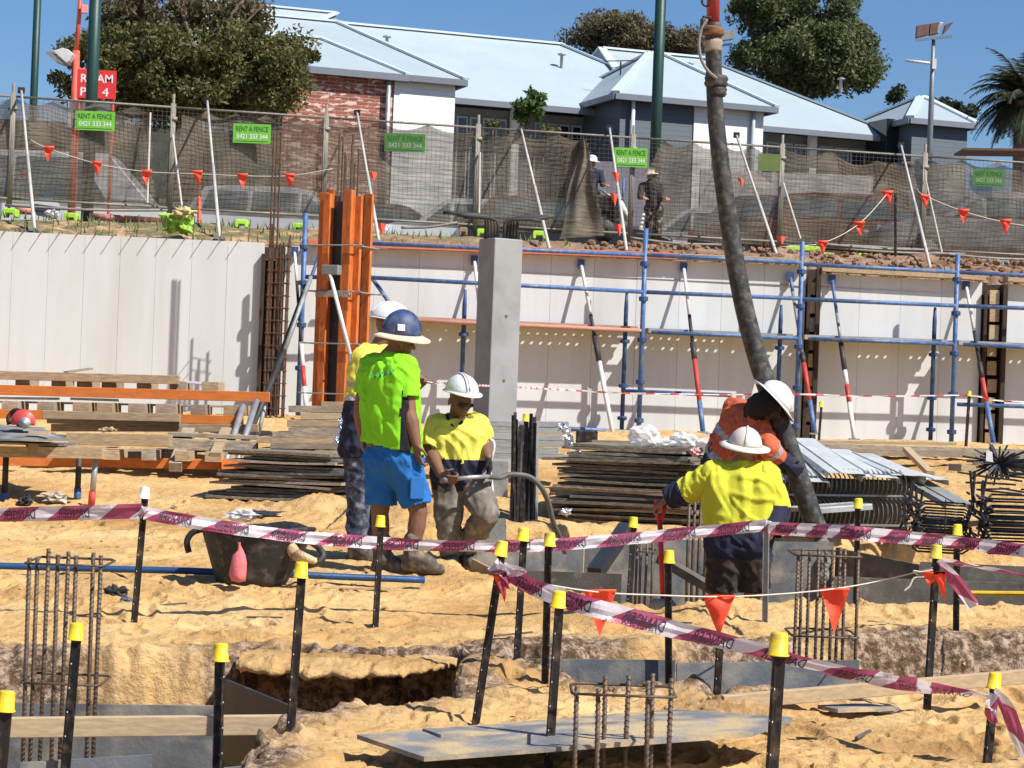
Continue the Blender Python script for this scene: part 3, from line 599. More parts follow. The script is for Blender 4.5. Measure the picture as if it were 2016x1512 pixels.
# ================================================================ STAR PICKETS
def picket_at(cap, base, cw, label, col='y', group='capped star pickets', name='star_picket', Y=None, mm=BLK, wsc=1.0):
    if base is not None and Y is None: b = G(*base); Y = b.y
    else:
        Y = Y or .062 * F / cw; b = P(cap[0] - .038 * 200, cap[1] + 60, Y); 
        if base: b = P(base[0], base[1], Y)
        else:
            tz = P(cap[0], cap[1], Y); b = V((tz.x - .02, Y, gz(tz.x, Y)))
    a = P(cap[0], cap[1], Y); d = (a - b).normalized(); b2 = b - d * .12; top = a - d * .0
    t = T(name, label, 'picket', b, group); r = .0225 * wsc; x, y, z = ax(b2, top); m = MB()
    for k in range(3):
        an = R(30 + 120 * k); e = x * math.cos(an) + y * math.sin(an); n = z.cross(e) * .0025
        m.hexa([b2 - n, b2 + e * r - n, b2 + e * r + n, b2 + n, top - n, top + e * r - n, top + e * r + n, top + n])
    m.tube([b2, top], .0075, 6)
    m.build('post', mm, t)
    L = (top - b2).length; m = MB(); s = .16
    e = x * math.cos(R(30)) + y * math.sin(R(30)); e2 = x * math.cos(R(150)) + y * math.sin(R(150))
    fr = V((0, -1, 0))
    while s < L - .08:
        for ee in (e, e2):
            n = z.cross(ee).normalized(); n = n if n.y < 0 else -n
            c = b2 + z * s + ee * r * .72 + n * .0032
            m.lathe(c, n, [(.0, .0002), (.0032, .0004), (.0032, -.001)], 8)
        s += .095
    if cw > 12: m.build('fixing_hole', mat('hole_daylight', (.6, .6, .6), .5, bump=0), t)  # pale discs painted in for daylight showing through the fixing holes
    if col:
        cr = .029; h = .066; c = a - d * h * .5
        m = MB(); m.lathe(c, d, [(cr + .004, 0), (cr + .004, .004), (cr, .005), (cr * .9, h - .006), (cr * .8, h), (.001, h + .002)], 14)
        m.build('cap', WCAP if col == 'w' else YCAP, t, True)
    return t, a, b
PK = {}
def pk(k, *a, **kw): PK[k] = picket_at(*a, **kw)
pk(1, (285, 970), (262, 1235), 25, 'black picket with a white cap where two danger tapes meet', 'w')
pk(2, (593, 1122), (570, 1440), 27, 'yellow-capped picket in front of the dark tub and left of the men')
pk(3, (749, 1026), (737, 1246), 19, 'yellow-capped picket in front of the boots of the man in the lime shirt')
pk(4, (1030, 1052), (1014, 1328), 24, 'yellow-capped picket just right of the one wrapped in red tape')
pk(5, (1082, 1062), (1074, 1362), 27, 'yellow-capped picket, second to the right of the one wrapped in red tape')
pk(6, (987, 1080), (935, 1420), 28, 'leaning yellow-capped picket with red danger tape knotted round its neck')
pk(7, (1100, 1180), None, 31, 'yellow-capped picket standing left of the front rebar cage, bottom middle')
pk(8, (1247, 1028), (1237, 1192), 20, 'yellow-capped picket between the plywood stack and the red shovel')
pk(9, (1317, 1096), (1318, 1345), 24, 'yellow-capped picket standing just right of the red shovel')
pk(10, (1533, 1268), None, 42, 'nearest black picket with a large dull yellow cap, lower right')
pk(11, (1690, 991), (1686, 1180), 17, 'yellow-capped picket right of the hose in front of the steel sheets')
pk(12, (1885, 1043), (1883, 1255), 20, 'yellow-capped picket carrying danger tape before the rebar bundles')
pk(13, (1843, 1086), (1824, 1390), 25, 'yellow-capped picket with orange flag cloth knotted under its cap')
pk(14, (1958, 1340), None, 29, 'yellow-capped picket with a long loose tape end, bottom right')
pk(15, (150, 1243), None, 31, 'dull yellow-capped picket in front of the left rebar cage')
pk(16, (435, 1284), (430, 1505), 31, 'yellow-capped picket standing in the left pit edge near the timber')
pk(17, (12, 1380), None, 38, 'yellow-capped picket cut by the left edge of the photo')
pk(18, (1510, 1030), (1507, 1230), 18, 'grey bare picket with tape tied at its top beside the man digging', None, mm=GALD)
pk(19, (1416, 1262), (1411, 1352), 25, 'short bare black picket under the middle orange flag', None)
pk(20, (1617, 796), None, 12, 'small far picket with an orange cap by the wall foot', Y=27.5, wsc=.8)
pk(21, (1694, 775), None, 12, 'far bare black picket in front of the white wall', None, Y=28.0) if False else None
pk(22, (1908, 775), None, 12, 'small far picket holding the fine warning tape near the last gap', Y=28.2)
pk(23, (1035, 822), None, 16, 'yellow-capped picket rising from the bundle of posts by the grey column', Y=19.6)
# bundle of spare pickets standing upright
t = T('picket_bundle', 'upright bundle of dark steel posts leaning together behind the men', 'post bundle', G(1030, 1038))
for k in range(13):
    b = G(1005 + 4.2 * k, 1034 + random.uniform(-3, 6)); b.y += random.uniform(0, .15); a = b + V((random.uniform(-.03, .03), random.uniform(-.03, .1), .88 + random.uniform(-.12, .04))); m = MB(); m.beam(b, a, .022, .03); m.build('post', BLK if k % 4 else GALD, t)
# ================================================================ DANGER TAPES
def tape_mat():
    m = bpy.data.materials.new('danger_tape'); m.use_nodes = True; n = m.node_tree.nodes; L = m.node_tree.links; b = n['Principled BSDF']
    uv = n.new('ShaderNodeUVMap'); sp = n.new('ShaderNodeSeparateXYZ'); L.new(uv.outputs[0], sp.inputs[0])
    a = n.new('ShaderNodeMath'); a.operation = 'MULTIPLY_ADD'; L.new(sp.outputs[1], a.inputs[0]); a.inputs[1].default_value = -.35; L.new(sp.outputs[0], a.inputs[2])
    f = n.new('ShaderNodeMath'); f.operation = 'FRACT'; L.new(a.outputs[0], f.inputs[0])
    g = n.new('ShaderNodeMath'); g.operation = 'LESS_THAN'; L.new(f.outputs[0], g.inputs[0]); g.inputs[1].default_value = .56
    mx = n.new('ShaderNodeMix'); mx.data_type = 'RGBA'; L.new(g.outputs[0], mx.inputs[0]); mx.inputs[6].default_value = (.74, .69, .72, 1); mx.inputs[7].default_value = (.44, .085, .17, 1)
    L.new(mx.outputs[2], b.inputs['Base Color']); b.inputs['Roughness'].default_value = .3
    tl = n.new('ShaderNodeBsdfTranslucent'); L.new(mx.outputs[2], tl.inputs[0]); ms = n.new('ShaderNodeMixShader'); ms.inputs[0].default_value = .35
    L.new(b.outputs[0], ms.inputs[1]); L.new(tl.outputs[0], ms.inputs[2]); L.new(ms.outputs[0], n['Material Output'].inputs[0])
    z = n.new('ShaderNodeTexNoise'); z.inputs['Scale'].default_value = 25; tc = n.new('ShaderNodeTexCoord'); L.new(tc.outputs['Object'], z.inputs[0])
    bp = n.new('ShaderNodeBump'); bp.inputs['Strength'].default_value = .4; bp.inputs['Distance'].default_value = .01; L.new(z.outputs[0], bp.inputs['Height']); L.new(bp.outputs[0], b.inputs['Normal']); return m
TAPE = tape_mat()
def ribbon(pl, label, width=.075, tilt=None, letters=True, sag=0, n=8, seed=0, cat='tape', group='danger tapes strung between the pickets', rep=.34):
    sp = spline(pl, n); k = len(sp); rnd = random.Random(seed); s = [0]
    for i in range(1, k): s.append(s[-1] + (sp[i] - sp[i - 1]).length)
    tl = tilt or [0]; fr = []
    for i, p in enumerate(sp):
        t = (sp[min(i + 1, k - 1)] - sp[max(i - 1, 0)]).normalized(); up = V((0, 0, 1)); up = (up - t * up.dot(t))
        if up.length < .1: up = V((1, 0, 0)) - t * t.x
        up.normalize(); f = i / (k - 1) * (len(tl) - 1); i0 = min(int(f), len(tl) - 2) if len(tl) > 1 else 0
        an = tl[i0] + (tl[i0 + 1] - tl[i0]) * (f - i0) if len(tl) > 1 else tl[0]
        an = R(an) + .18 * math.sin(s[i] * 3.1 + seed) + .1 * math.sin(s[i] * 7.7)
        fr.append((p, (Matrix.Rotation(an, 3, t) @ up), t))
    m = MB(); cols = 5; uv = []
    for i, (p, u_, t) in enumerate(fr):
        nn = t.cross(u_)
        for c in range(cols):
            q = (c / (cols - 1) - .5); fold = .006 * math.sin(q * 9 + s[i] * 4 + seed) + .004 * math.sin(s[i] * 23 + q * 5)
            m.v.append(tuple(p + u_ * q * width + nn * fold)); uv.append((s[i] / rep, c / (cols - 1)))
    for i in range(k - 1):
        for c in range(cols - 1): m.f.append((i * cols + c, i * cols + c + 1, (i + 1) * cols + c + 1, (i + 1) * cols + c)); m.m.append(0)
    m.uv = uv
    if letters:
        lm = m; vs, fs, wd, ht = text2d('DANGER'); vs = vs.copy(); pos = .08
        def samp(x):
            j = int(np.searchsorted(s, x)) - 1; j = max(0, min(k - 2, j)); f = (x - s[j]) / max(1e-6, s[j + 1] - s[j]); a, b = fr[j], fr[j + 1]
            return a[0].lerp(b[0], f), a[1].lerp(b[1], f).normalized(), a[2]
        while pos < s[-1] - .2:
            o = []
            for a_, b_ in vs:
                p, u_, t = samp(pos + (1 - a_ / wd) * .2); nn = t.cross(u_)
                nn = nn if nn.y < 0 else -nn
                q = (b_ / ht - .5) * .66; fold = 0
                o.append(p + u_ * q * width + nn * .0105)
            lm.add(o, fs, 1); uv += [(0, 0)] * len(o); pos += rep
    return m.thing('danger_tape', [TAPE, LTR], label, cat, group)
def yy(k): return PK[k][1].y
def TP(l): return [P(*q) for q in l]
y1 = yy(1); y18 = yy(18); y12 = yy(12); y6 = yy(6); y13 = yy(13); y14 = yy(14); y10 = yy(10)
ribbon(TP([(-120, 1020, y1 + .3), (0, 1014, y1 + .2), (140, 1010, y1 + .1), (280, 1006, y1 - .03)]), 'danger tape from the left edge to the white-capped picket', .085, seed=1, tilt=[12, 5, 15])
L = [(284, 1010, 0), (360, 1024, .1), (470, 1042, .22), (600, 1058, .36), (747, 1069, .5), (850, 1074, .58), (960, 1075, .66), (1080, 1073, .74), (1200, 1064, .82), (1350, 1050, .9), (1508, 1034, 1)]
ribbon(TP([(a, b, y1 - .05 + (y18 - y1) * c) for a, b, c in L]), 'long sagging danger tape from the white-capped picket to the grey picket by the digger', .075, seed=2, tilt=[-25, -15, 0, 5, 0, -10, 5])
ribbon(TP([(1512, 1040, y18 - .05), (1600, 1044, y18 - .4), (1700, 1051, y18 - .8), (1885, 1068, y12 - .05), (1950, 1076, y12 - .2), (2120, 1098, y12 - .8)]), 'taut danger tape running right from the grey picket past the rebar bundles', .08, seed=3, tilt=[0, 10, 0, -5])
ribbon(TP([(990, 1122, y6 - .05), (1030, 1146, y6 - .1), (1090, 1172, y6 - .3), (1160, 1194, y6 - .5), (1240, 1215, y6 - .5), (1330, 1240, y6 - .4), (1440, 1266, y6 - .3), (1540, 1293, y6 - .25), (1650, 1320, y6 - .2), (1760, 1342, y6 - .1), (1860, 1357, y14 - .05), (1953, 1372, y14 - .03)]),
       'slack danger tape from the leaning picket across the front to the bottom right picket', .078, seed=4, tilt=[30, 5, 0, 0, 20, 45, 55, 70])
ribbon(TP([(1848, 1103, y13 - .04), (1870, 1130, y13 - .06), (1895, 1162, y13 - .05), (1918, 1194, y13 - .02)]), 'loose tape end hanging off the picket with the orange cloth', .06, seed=5, tilt=[60, 30, 20], letters=False)
ribbon(TP([(1850, 1103, y13 - .03), (1900, 1112, y13 + .1), (1960, 1122, y13 + .2), (2040, 1138, y13 + .3)]), 'thin rolled tape running right from the picket with the orange cloth', .045, seed=6, tilt=[70, 75, 65], letters=False)
ribbon(TP([(1958, 1362, y14 - .05), (1968, 1372, y14 - .07), (1985, 1400, y14 - .05), (2000, 1440, y14 - .03), (2022, 1492, y14)]), 'twisted tape tail hanging off the bottom right picket', .06, seed=7, tilt=[0, 60, 20, 50], letters=False)
ribbon(TP([(1958, 1366, y14 - .06), (1952, 1385, y14 - .07), (1950, 1402, y14 - .07), (1956, 1424, y14 - .06)]), 'crumpled red tape knot on the bottom right picket', .05, seed=8, tilt=[60, 0, 80], letters=False, cat='tape')
for k, (dx, dy, ex, ey) in enumerate([(0, 0, -16, 14), (4, 2, 10, 40), (-6, 6, 14, 10), (8, 0, 40, 28), (-2, 10, 6, 44)]):
    ribbon(TP([(982 + dx, 1112 + dy, y6 - .04), (984 + dx + ex * .5 + 6, 1114 + dy + ey * .3, y6 - .08), (984 + dx + ex, 1116 + dy + ey, y6 - .06)]),
           ['red tape loop sticking out left of the leaning picket neck', 'longest crumpled tape loop hanging below the leaning picket neck', 'small crumpled tape loop right at the leaning picket neck', 'crumpled tape loop pointing right from the leaning picket neck', 'narrow tape strip dangling straight down from the leaning picket neck'][k], .06, seed=10 + k, tilt=[k * 30, 50, -20], letters=False, group='tape loops knotted on the leaning picket', n=4)
for k, (a, b, c, d) in enumerate([(283, 1003, 274, 1010), (1508, 1028, 1498, 1040)]):
    YY = y1 if k == 0 else y18
    ribbon(TP([(a + 4, b - 4, YY - .04), (a, b + 4, YY - .05), (c, d + 6, YY - .04)]), ['small tape knot on the white-capped picket', 'small tape knot on top of the grey picket'][k], .05, seed=20 + k, tilt=[30, 60], letters=False, n=4)
# fine red and white tape in front of the wall
def tape2():
    m = bpy.data.materials.new('fine_tape'); m.use_nodes = True; n = m.node_tree.nodes; L = m.node_tree.links; b = n['Principled BSDF']
    uv = n.new('ShaderNodeUVMap'); sp = n.new('ShaderNodeSeparateXYZ'); L.new(uv.outputs[0], sp.inputs[0]); f = n.new('ShaderNodeMath'); f.operation = 'FRACT'; L.new(sp.outputs[0], f.inputs[0])
    g = n.new('ShaderNodeMath'); g.operation = 'LESS_THAN'; L.new(f.outputs[0], g.inputs[0]); g.inputs[1].default_value = .35
    mx = n.new('ShaderNodeMix'); mx.data_type = 'RGBA'; L.new(g.outputs[0], mx.inputs[0]); mx.inputs[6].default_value = (.8, .78, .76, 1); mx.inputs[7].default_value = (.7, .12, .12, 1); L.new(mx.outputs[2], b.inputs['Base Color']); return m
_t = TAPE; TAPE = tape2()
ribbon(TP([(836, 753, 16.2), (900, 756, 20), (1010, 762, 25), (1120, 768, 27.6), (1230, 774, 27.8), (1400, 777, 27.9), (1560, 776, 28), (1720, 780, 28.1), (1905, 779, 28.2), (1960, 788, 28.3), (2060, 796, 28.4)]), 'fine red and white tape strung along the scaffold in front of the wall', .02, letters=False, seed=30, group='fine warning tapes', rep=.3)
TAPE = _t
# ================================================================ BUNTING
def flag(parent, px, py, w, h, Y, lean=0, seed=0, fold=1):
    r = random.Random(seed); a = P(px - w / 2, py, Y); b = P(px + w / 2, py, Y); c = P(px + lean, py + h, Y + .02); m = MB(); n = 6; idx = {}
    for i in range(n + 1):
        for j in range(n + 1 - i):
            u_, v_ = j / n, i / n; p = a + (b - a) * u_ + (c - a) * v_
            p = p + V((0, (.012 * math.sin(7 * u_ + seed) + .01 * math.sin(9 * v_ + seed)) * fold * w / 60 * (Y / 11), 0)); idx[i, j] = len(m.v); m.v.append(tuple(p))
    for i in range(n):
        for j in range(n - i):
            m.f.append((idx[i, j], idx[i, j + 1], idx[i + 1, j])); m.m.append(0)
            if j < n - i - 1: m.f.append((idx[i, j + 1], idx[i + 1, j + 1], idx[i + 1, j])); m.m.append(0)
    for (p, q) in [(a, b)]: m.beam(p + V((0, -.004, 0)), q + V((0, -.004, 0)), .01 * Y / 11, .012 * Y / 11)
    return m.build('flag', FLAGM, parent, True)
def bunting(pl, flags, label, r=.004, grp='flag buntings'):
    pl = TP(pl); t = T('bunting', label, 'bunting', pl[0], grp); m = MB(); m.tube(spline(pl, 5), r, 6); m.build('string', STR, t, True)
    for k, f in enumerate(flags): flag(t, *f, seed=k * 3 + len(flags))
    return t
bt = bunting([(985, 1132, y6), (1060, 1148, y6 + .25), (1180, 1166, y6 + .6), (1300, 1172, y6 + .9), (1415, 1175, y6 + 1.1), (1530, 1170, y6 + 1.35), (1645, 1159, y6 + 1.6), (1740, 1142, y6 + 1.9), (1836, 1118, y13 - .02)],
        [(1181, 1163, 64, 92, y6 + .6), (1415, 1174, 64, 78, y6 + 1.1), (1643, 1160, 58, 88, y6 + 1.6), (986, 1134, 30, 52, y6 - .03, 8), (1838, 1128, 44, 26, y13 - .05, -10), (1850, 1128, 26, 56, y13 - .05, 10)], 'white cord with fluorescent orange flags across the front of the site')
m = MB(); m.tube(spline(TP([(1836, 1122, y13 - .03), (1822, 1135, y13 - .03), (1800, 1138, y13 - .03), (1790, 1155, y13 - .03), (1780, 1163, y13 - .03)]), 4), .005, 6); m.build('string', STR, bt, True)
m = MB(); m.tube(spline(TP([(1836, 1122, y13 - .04), (1815, 1126, y13 - .04), (1798, 1124, y13 - .03), (1808, 1132, y13 - .03)]), 4), .005, 6); m.build('string', STR, bt, True)
# ================================================================ FOREGROUND REBAR CAGES
def spiral_rib(m, a, b, r, n=6, pitch=.022):
    a = V(a); b = V(b); L = (b - a).length; d = (b - a).normalized(); x, y, z = ax(a, b); s = pitch; k = max(2, int(L / pitch)); vs = []; fs = []
    m.tube([a, b], r, 8)
    for i in range(k):
        c = a + d * (L * (i + .5) / k); o = len(m.v)
        for j in range(8):
            an = 2 * math.pi * j / 8; e = x * math.cos(an) + y * math.sin(an); zz = d * (pitch * .35 * math.sin(an))
            m.v += [tuple(c + e * r * .95 + zz - d * .004), tuple(c + e * (r + .0028) + zz), tuple(c + e * r * .95 + zz + d * .004)]
        for j in range(8):
            k2 = (j + 1) % 8
            m.f += [(o + 3 * j, o + 3 * k2, o + 3 * k2 + 1, o + 3 * j + 1), (o + 3 * j + 1, o + 3 * k2 + 1, o + 3 * k2 + 2, o + 3 * j + 2)]; m.m += [0, 0]
def cage(bars, Y0, ring_py, label, zbot, r=.008, deep=.22, lig=(), rib=True, mm=REB, ringr=.006):
    """bars: (px, top_py, depth fraction)"""
    xs_ = [P(b[0], b[1], Y0 + deep * b[2]) for b in bars]; cx = sum(v_.x for v_ in xs_) / len(xs_); t = T('rebar_cage', label, 'rebar cage', (cx, Y0 + deep / 2, zbot), 'rebar starter cages in the footings')
    for v_ in xs_:
        m = MB(); b = V((v_.x + random.uniform(-.01, .01) - .0, v_.y, zbot))
        (spiral_rib(m, b, v_, r) if rib else m.tube([b, v_], r, 6)); m.build('bar', mm, t, True)
    x0 = min(v_.x for v_ in xs_) - .018; x1 = max(v_.x for v_ in xs_) + .018; y0_ = Y0 - .018; y1_ = Y0 + deep + .018
    for z in [P(bars[0][0], ring_py, Y0).z] + list(lig):
        zz = z + random.uniform(-.004, .004); m = MB(); m.tube([V((x0 + .02, y0_, zz)), V((x1 - .02, y0_, zz)), V((x1, y0_ + .02, zz)), V((x1, y1_ - .02, zz + .006)), V((x1 - .02, y1_, zz + .01)), V((x0 + .02, y1_, zz + .01)), V((x0, y1_ - .02, zz + .006)), V((x0, y0_ + .02, zz)), V((x0 + .02, y0_, zz))], ringr, 6)
        m.build('ligature', mm, t, True)
    return t
cage([(58, 1098, 0), (74, 1098, 0), (96, 1080, 1), (114, 1092, 0), (135, 1086, 1), (150, 1094, 0), (184, 1088, 1), (199, 1094, 0)], 10.3, 1108, 'tall rebar cage standing in the formed pit, far left', -.45, .0095, .26, lig=(.13 - .05,))
cage([(1136, 1348, 0), (1178, 1356, 0), (1192, 1332, 1), (1238, 1330, 1), (1276, 1340, 0), (1285, 1326, 1), (1322, 1335, 0)], 8.7, 1366, 'rebar cage with ribbed bars in front of the flat board, bottom middle', -.2, .0095, .22)
cage([(1572, 1090, 0), (1580, 1080, 1), (1594, 1086, 0), (1612, 1080, 1), (1626, 1085, 0), (1640, 1082, 1), (1655, 1078, 1), (1664, 1080, 0), (1690, 1084, 0)], 11.9, 1092, 'tall thin rebar cage right of the man digging, in the near pit', -.25, .0085, .3, lig=(.02, .26))
cage([(1358, 950, 0), (1370, 940, 1), (1382, 948, 0), (1394, 936, 1), (1406, 955, 0)], 16.6, 962, 'rebar cage hidden behind the man digging in the trench', -.25, .012, .2, lig=(.2,), rib=False)
cage([(1255, 1060, 0), (1262, 1062, 1), (1275, 1060, 0), (1286, 1064, 1)], 16.9, 1085, 'small cage of thin bars in the trench left of the red shovel', -.2, .01, .2, rib=False)
# ================================================================ FORM BOARDS AND PITS
def board(pts, th, mm, label, cat='form board', name='form_board', group='form boards lining the pits', edge=None):
    m = MB(); m.slab(pts, th); return m.thing(name, mm, label, cat, group)
def vboard(px0, py0, px1, py1, Y0, Y1, hgt, mm, label, th=.02, **k):
    a = P(px0, py0, Y0); b = P(px1, py1, Y1); n = V((-(b - a).y, (b - a).x, 0)).normalized() * th
    return board([a - V((0, 0, hgt)), b - V((0, 0, hgt)), b, a], n, mm, label, **k)
# left pit
vboard(-60, 1383, 428, 1390, 10.9, 10.85, .5, PLYG, 'grey form board at the back of the far left pit')
vboard(443, 1338, 600, 1402, 11.4, 10.5, .4, PLYB, 'black form board slanting down behind the picket in the left pit')
m = MB(); a = P(16, 1432, 9.75); b = P(722, 1425, 9.95); m.beam(a, b, .045, .085); m.thing('timber_beam', TIML, 'long pale timber laid across the left pit', 'timber', 'loose timbers on the sand', bevel=.004)
vboard(40, 1502, 300, 1486, 9.0, 9.15, .3, PLYG, 'grey form board at the very bottom left edge of the pit', th=.018)
vboard(440, 1512, 620, 1498, 8.9, 8.9, .3, PLYG, 'low grey form board at the bottom edge right of the left pit', th=.018)
# near right pit
vboard(1030, 1297, 1330, 1300, 11.75, 11.75, .26, PLYG, 'mud splashed form board standing behind the front rebar cage')
vboard(1333, 1306, 1692, 1300, 11.6, 11.75, .3, PLYG, 'long form board right of the mud splashed one, behind the near tape')
m = MB(); a = P(1422, 1383, 10.85); b = P(2130, 1322, 11.3); m.beam(a, b, .05, .068); m.thing('timber_beam', TIML, 'long pale timber lying along the near right pit', 'timber', 'loose timbers on the sand', bevel=.004)
# trench in the middle distance
Yb = 17.3
vboard(940, 1064, 1150, 1062, Yb - .2, Yb, .75, PLYG, 'grey concrete face of the trench behind the tool operator')
vboard(1152, 1060, 1642, 1068, Yb, Yb, .75, PLYG, 'long grey form board at the back of the trench behind the man digging')
vboard(1645, 1078, 1810, 1112, Yb, 16.4, .75, PLYD, 'dark form board slanting away to the right in the trench')
vboard(1812, 1106, 2120, 1120, 16.3, 16.2, .5, PLYD, 'upper dark form board at the right end of the trench')
vboard(1640, 1135, 2120, 1152, 15.9, 15.8, .28, PLYD, 'lower dark form board at the right end of the trench')
vboard(1003, 1122, 1224, 1130, 15.0, 14.9, .3, PLYE if False else PLYD, 'brown form board in front of the trench beside two pickets')
vboard(928, 1100, 1012, 1142, 15.5, 14.9, .2, TIM, 'short brown board tilted at the left end of the trench')
m = MB(); m.beam(P(1232, 1040, 17.0), P(1170, 1130, 16.2), .1, .09); m.thing('timber_beam', PLYB, 'black beam leaning in the trench left of the red shovel', 'timber', 'loose timbers on the sand')
m = MB(); m.beam(P(1300, 1100, 16.2), P(1420, 1170, 15.8), .08, .06); m.thing('timber_beam', PLYD, 'dark muddy board sloping down behind the shovel blade', 'timber', 'loose timbers on the sand')
m = MB(); m.tube([P(1690 + 215, 1168, 15.6), P(2100, 1170, 15.4)], .018, 8); m.thing('yellow_pipe', mat('yellow_pipe_paint', (.75, .5, .04), .5), 'yellow pipe lying in the right end of the trench', 'pipe')
# big flat board on the sand
def gp(px, py, dz=.0): q = G(px, py); return V((q.x, q.y, max(q.z, 0) + dz + .06))
SANDY = mat('sandy_form_board', (.2, .2, .2), .7, var=.25, scale=3, c2=(.5, .37, .2), thr=.53, soft=.1, bump=.25)
def flat(pts, label, th=.018, dz=0, mm=SANDY):
    q = []
    for (px, py, z) in pts:
        Y = (EYE.z - z) / (-(RM @ V((px - 1008, -(py - 756), -F))).z / (RM @ V((px - 1008, -(py - 756), -F))).y); q.append(P(px, py, Y))
    m = MB(); m.slab(q, V((0, 0, -th))); return m.thing('plywood_sheet', mm, label, 'plywood', 'loose sheets on the sand')
flat([(703, 1446, .09), (835, 1490, .08), (1480, 1442, .15), (1560, 1412, .16), (1330, 1396, .10)], 'big sandy grey sheet lying flat behind the front rebar cage')
flat([(832, 1434, .11), (868, 1446, .11), (1010, 1444, .11), (990, 1428, .11)], 'small offcut lying on the big sandy sheet', th=.02)
m = MB(); m.beam(P(870, 1452, 9.9), P(975, 1447, 9.9), .05, .03); m.thing('timber_offcut', TIML, 'short pale offcut lying on the big sandy sheet', 'timber')
flat([(1610, 1388, .02), (1650, 1396, .02), (1770, 1392, .02), (1700, 1384, .02)], 'small grey offcut half buried at the right of the big sheet')
# blue pipe across the sand
m = MB(); pl = [(-80, 1123), (60, 1127), (200, 1131), (330, 1134), (420, 1137), (560, 1142), (700, 1148), (835, 1153)]
m.tube(spline([G(a, b + 4) + V((0, 0, .05)) for a, b in pl], 4), .022, 8); m.thing('blue_pipe', mat('blue_pipe_plastic', (.02, .075, .19), .45, var=.2), 'long blue pipe lying across the sand at the left', 'pipe', smooth=True)
# dark tub with a pink bag, bent hose
tb = G(520, 1150); t = T('black_tub', 'crumpled black rubber tub on the sand left of the men', 'tub', tb)
m = MB(); rows = 7; nn = 22; YT = tb.y + .1
for i in range(rows):
    f = i / (rows - 1)
    for j in range(nn):
        an = 2 * math.pi * j / nn; lx = 395 + (428 - 395) * (1 - f); rx = 620 - (620 - 560) * (1 - f); cx_ = (lx + rx) / 2; hw = (rx - lx) / 2; py = 1156 - (1156 - 1042) * f + 7 * math.sin(an * 3 + 1) * f
        q = P(cx_ + hw * math.cos(an), py, YT); m.v.append((q.x, YT + .28 * math.sin(an) * (.6 + .4 * f), q.z + .02 * math.sin(an * 2) * f))
for i in range(rows - 1):
    for j in range(nn): m.f.append((i * nn + j, i * nn + (j + 1) % nn, (i + 1) * nn + (j + 1) % nn, (i + 1) * nn + j)); m.m.append(0)
m.f.append(tuple(range(nn - 1, -1, -1))); m.m.append(0)
o = m.build('tub_body', RUB, t, True); md = o.modifiers.new('thickness', 'SOLIDIFY'); md.thickness = .012
m = MB(); m.tube([V(m_) for m_ in []] or spline([P(395 + 112 * (1 + math.cos(a_)), 1042 + 3 * math.sin(a_ * 3), YT) + V((0, .28 * math.sin(a_), 0)) for a_ in [k * math.pi / 8 for k in range(17)]], 2), .014, 6); m.build('rim', RUB, t, True)
m = MB(); q = P(470, 1112, YT - .33)
m.lathe(q + V((0, 0, -.11)), (0, .05, 1), [(.001, 0), (.045, .01), (.055, .05), (.05, .12), (.04, .17), (.018, .2), (.008, .235), (.012, .25)], 10)
a_ = np.array(m.v); m.v = [tuple(v_) for v_ in (a_ + np.stack([.006 * np.sin(a_[:, 2] * 60), 0 * a_[:, 0], 0 * a_[:, 0]], -1))]
m.thing('pink_bag', mat('pink_sack', (.62, .16, .17), .8, var=.15, bump=.5, bs=20), 'faded pink cloth bag hanging on the black tub', 'bag', smooth=True)
m = MB(); m.tube(spline([P(372, 1088, YT), P(368, 1066, YT), P(380, 1048, YT), P(404, 1042, YT), P(420, 1052, YT - .1)], 5), [.02 + .0 * i for i in range(21)], 8); m.thing('black_hose_end', RUB, 'short curl of black hose left of the tub', 'hose', smooth=True)
m = MB(); m.tube(spline([P(568, 1062, YT - .1), P(610, 1066, YT - .15), P(636, 1090, YT - .2), P(628, 1106, YT - .22), P(604, 1114, YT - .2)], 6), .022, 8); m.thing('black_hose_loop', RUB, 'bent loop of black hose beside the tub', 'hose', smooth=True)
m = MB(); m.cap2(P(566, 1066, YT - .12), P(582, 1092, YT - .18), .035, .04, 8); m.cap2(P(582, 1092, YT - .18), P(618, 1104, YT - .24), .04, .022, 8); m.thing('sand_bag', mat('sandy_canvas', (.55, .4, .22), .9, var=.25, bump=.6), 'sandy canvas sleeve inside the hose loop', 'bag', smooth=True)
def rag(c, r, mm, label, name='plastic_scrap', cat='scrap', seed=1, group=None, spike=1.0):
    rr = random.Random(seed); bm = bmesh.new(); c = V(c); bm_ = bmesh.new(); bmesh.ops.create_icosphere(bm_, subdivisions=3, radius=1)
    m = MB(); mp = {}
    for v_ in bm_.verts:
        p = v_.co; k = .8 + (.5 * (math.sin(p.x * 5 + seed) * math.sin(p.y * 4.3 + seed * 2) * math.sin(p.z * 6.1 + seed)) + .28 * math.sin(p.x * 13 + p.y * 11 + seed) * math.sin(p.z * 12)) * spike
        m.v.append((c.x + p.x * k * r[0], c.y + p.y * k * r[1], c.z + p.z * k * r[2]))
    m.f = [tuple(v_.index for v_ in f.verts) for f in bm_.faces]; m.m = [0] * len(m.f); bm_.free()
    return m.thing(name, mm, label, cat, group)
rag(P(476, 1016, 17.5), (.14, .1, .05), PLAS, 'torn clear plastic on the sand behind the black tub', seed=3)
rag(P(500, 1012, 17.6), (.22, .12, .03), PLYB, 'black plastic sheet scrap behind the tub', seed=4)
rag(G(228, 1176) + V((0, 0, .03)), (.09, .06, .045), PLYB, 'crumpled dark plastic by the white-capped picket foot', seed=5)
rag(G(250, 1190) + V((0, 0, .02)), (.05, .05, .03), mat('blue_grey_rag', (.1, .12, .15), .6), 'small blue-grey rag by the white-capped picket foot', seed=6)
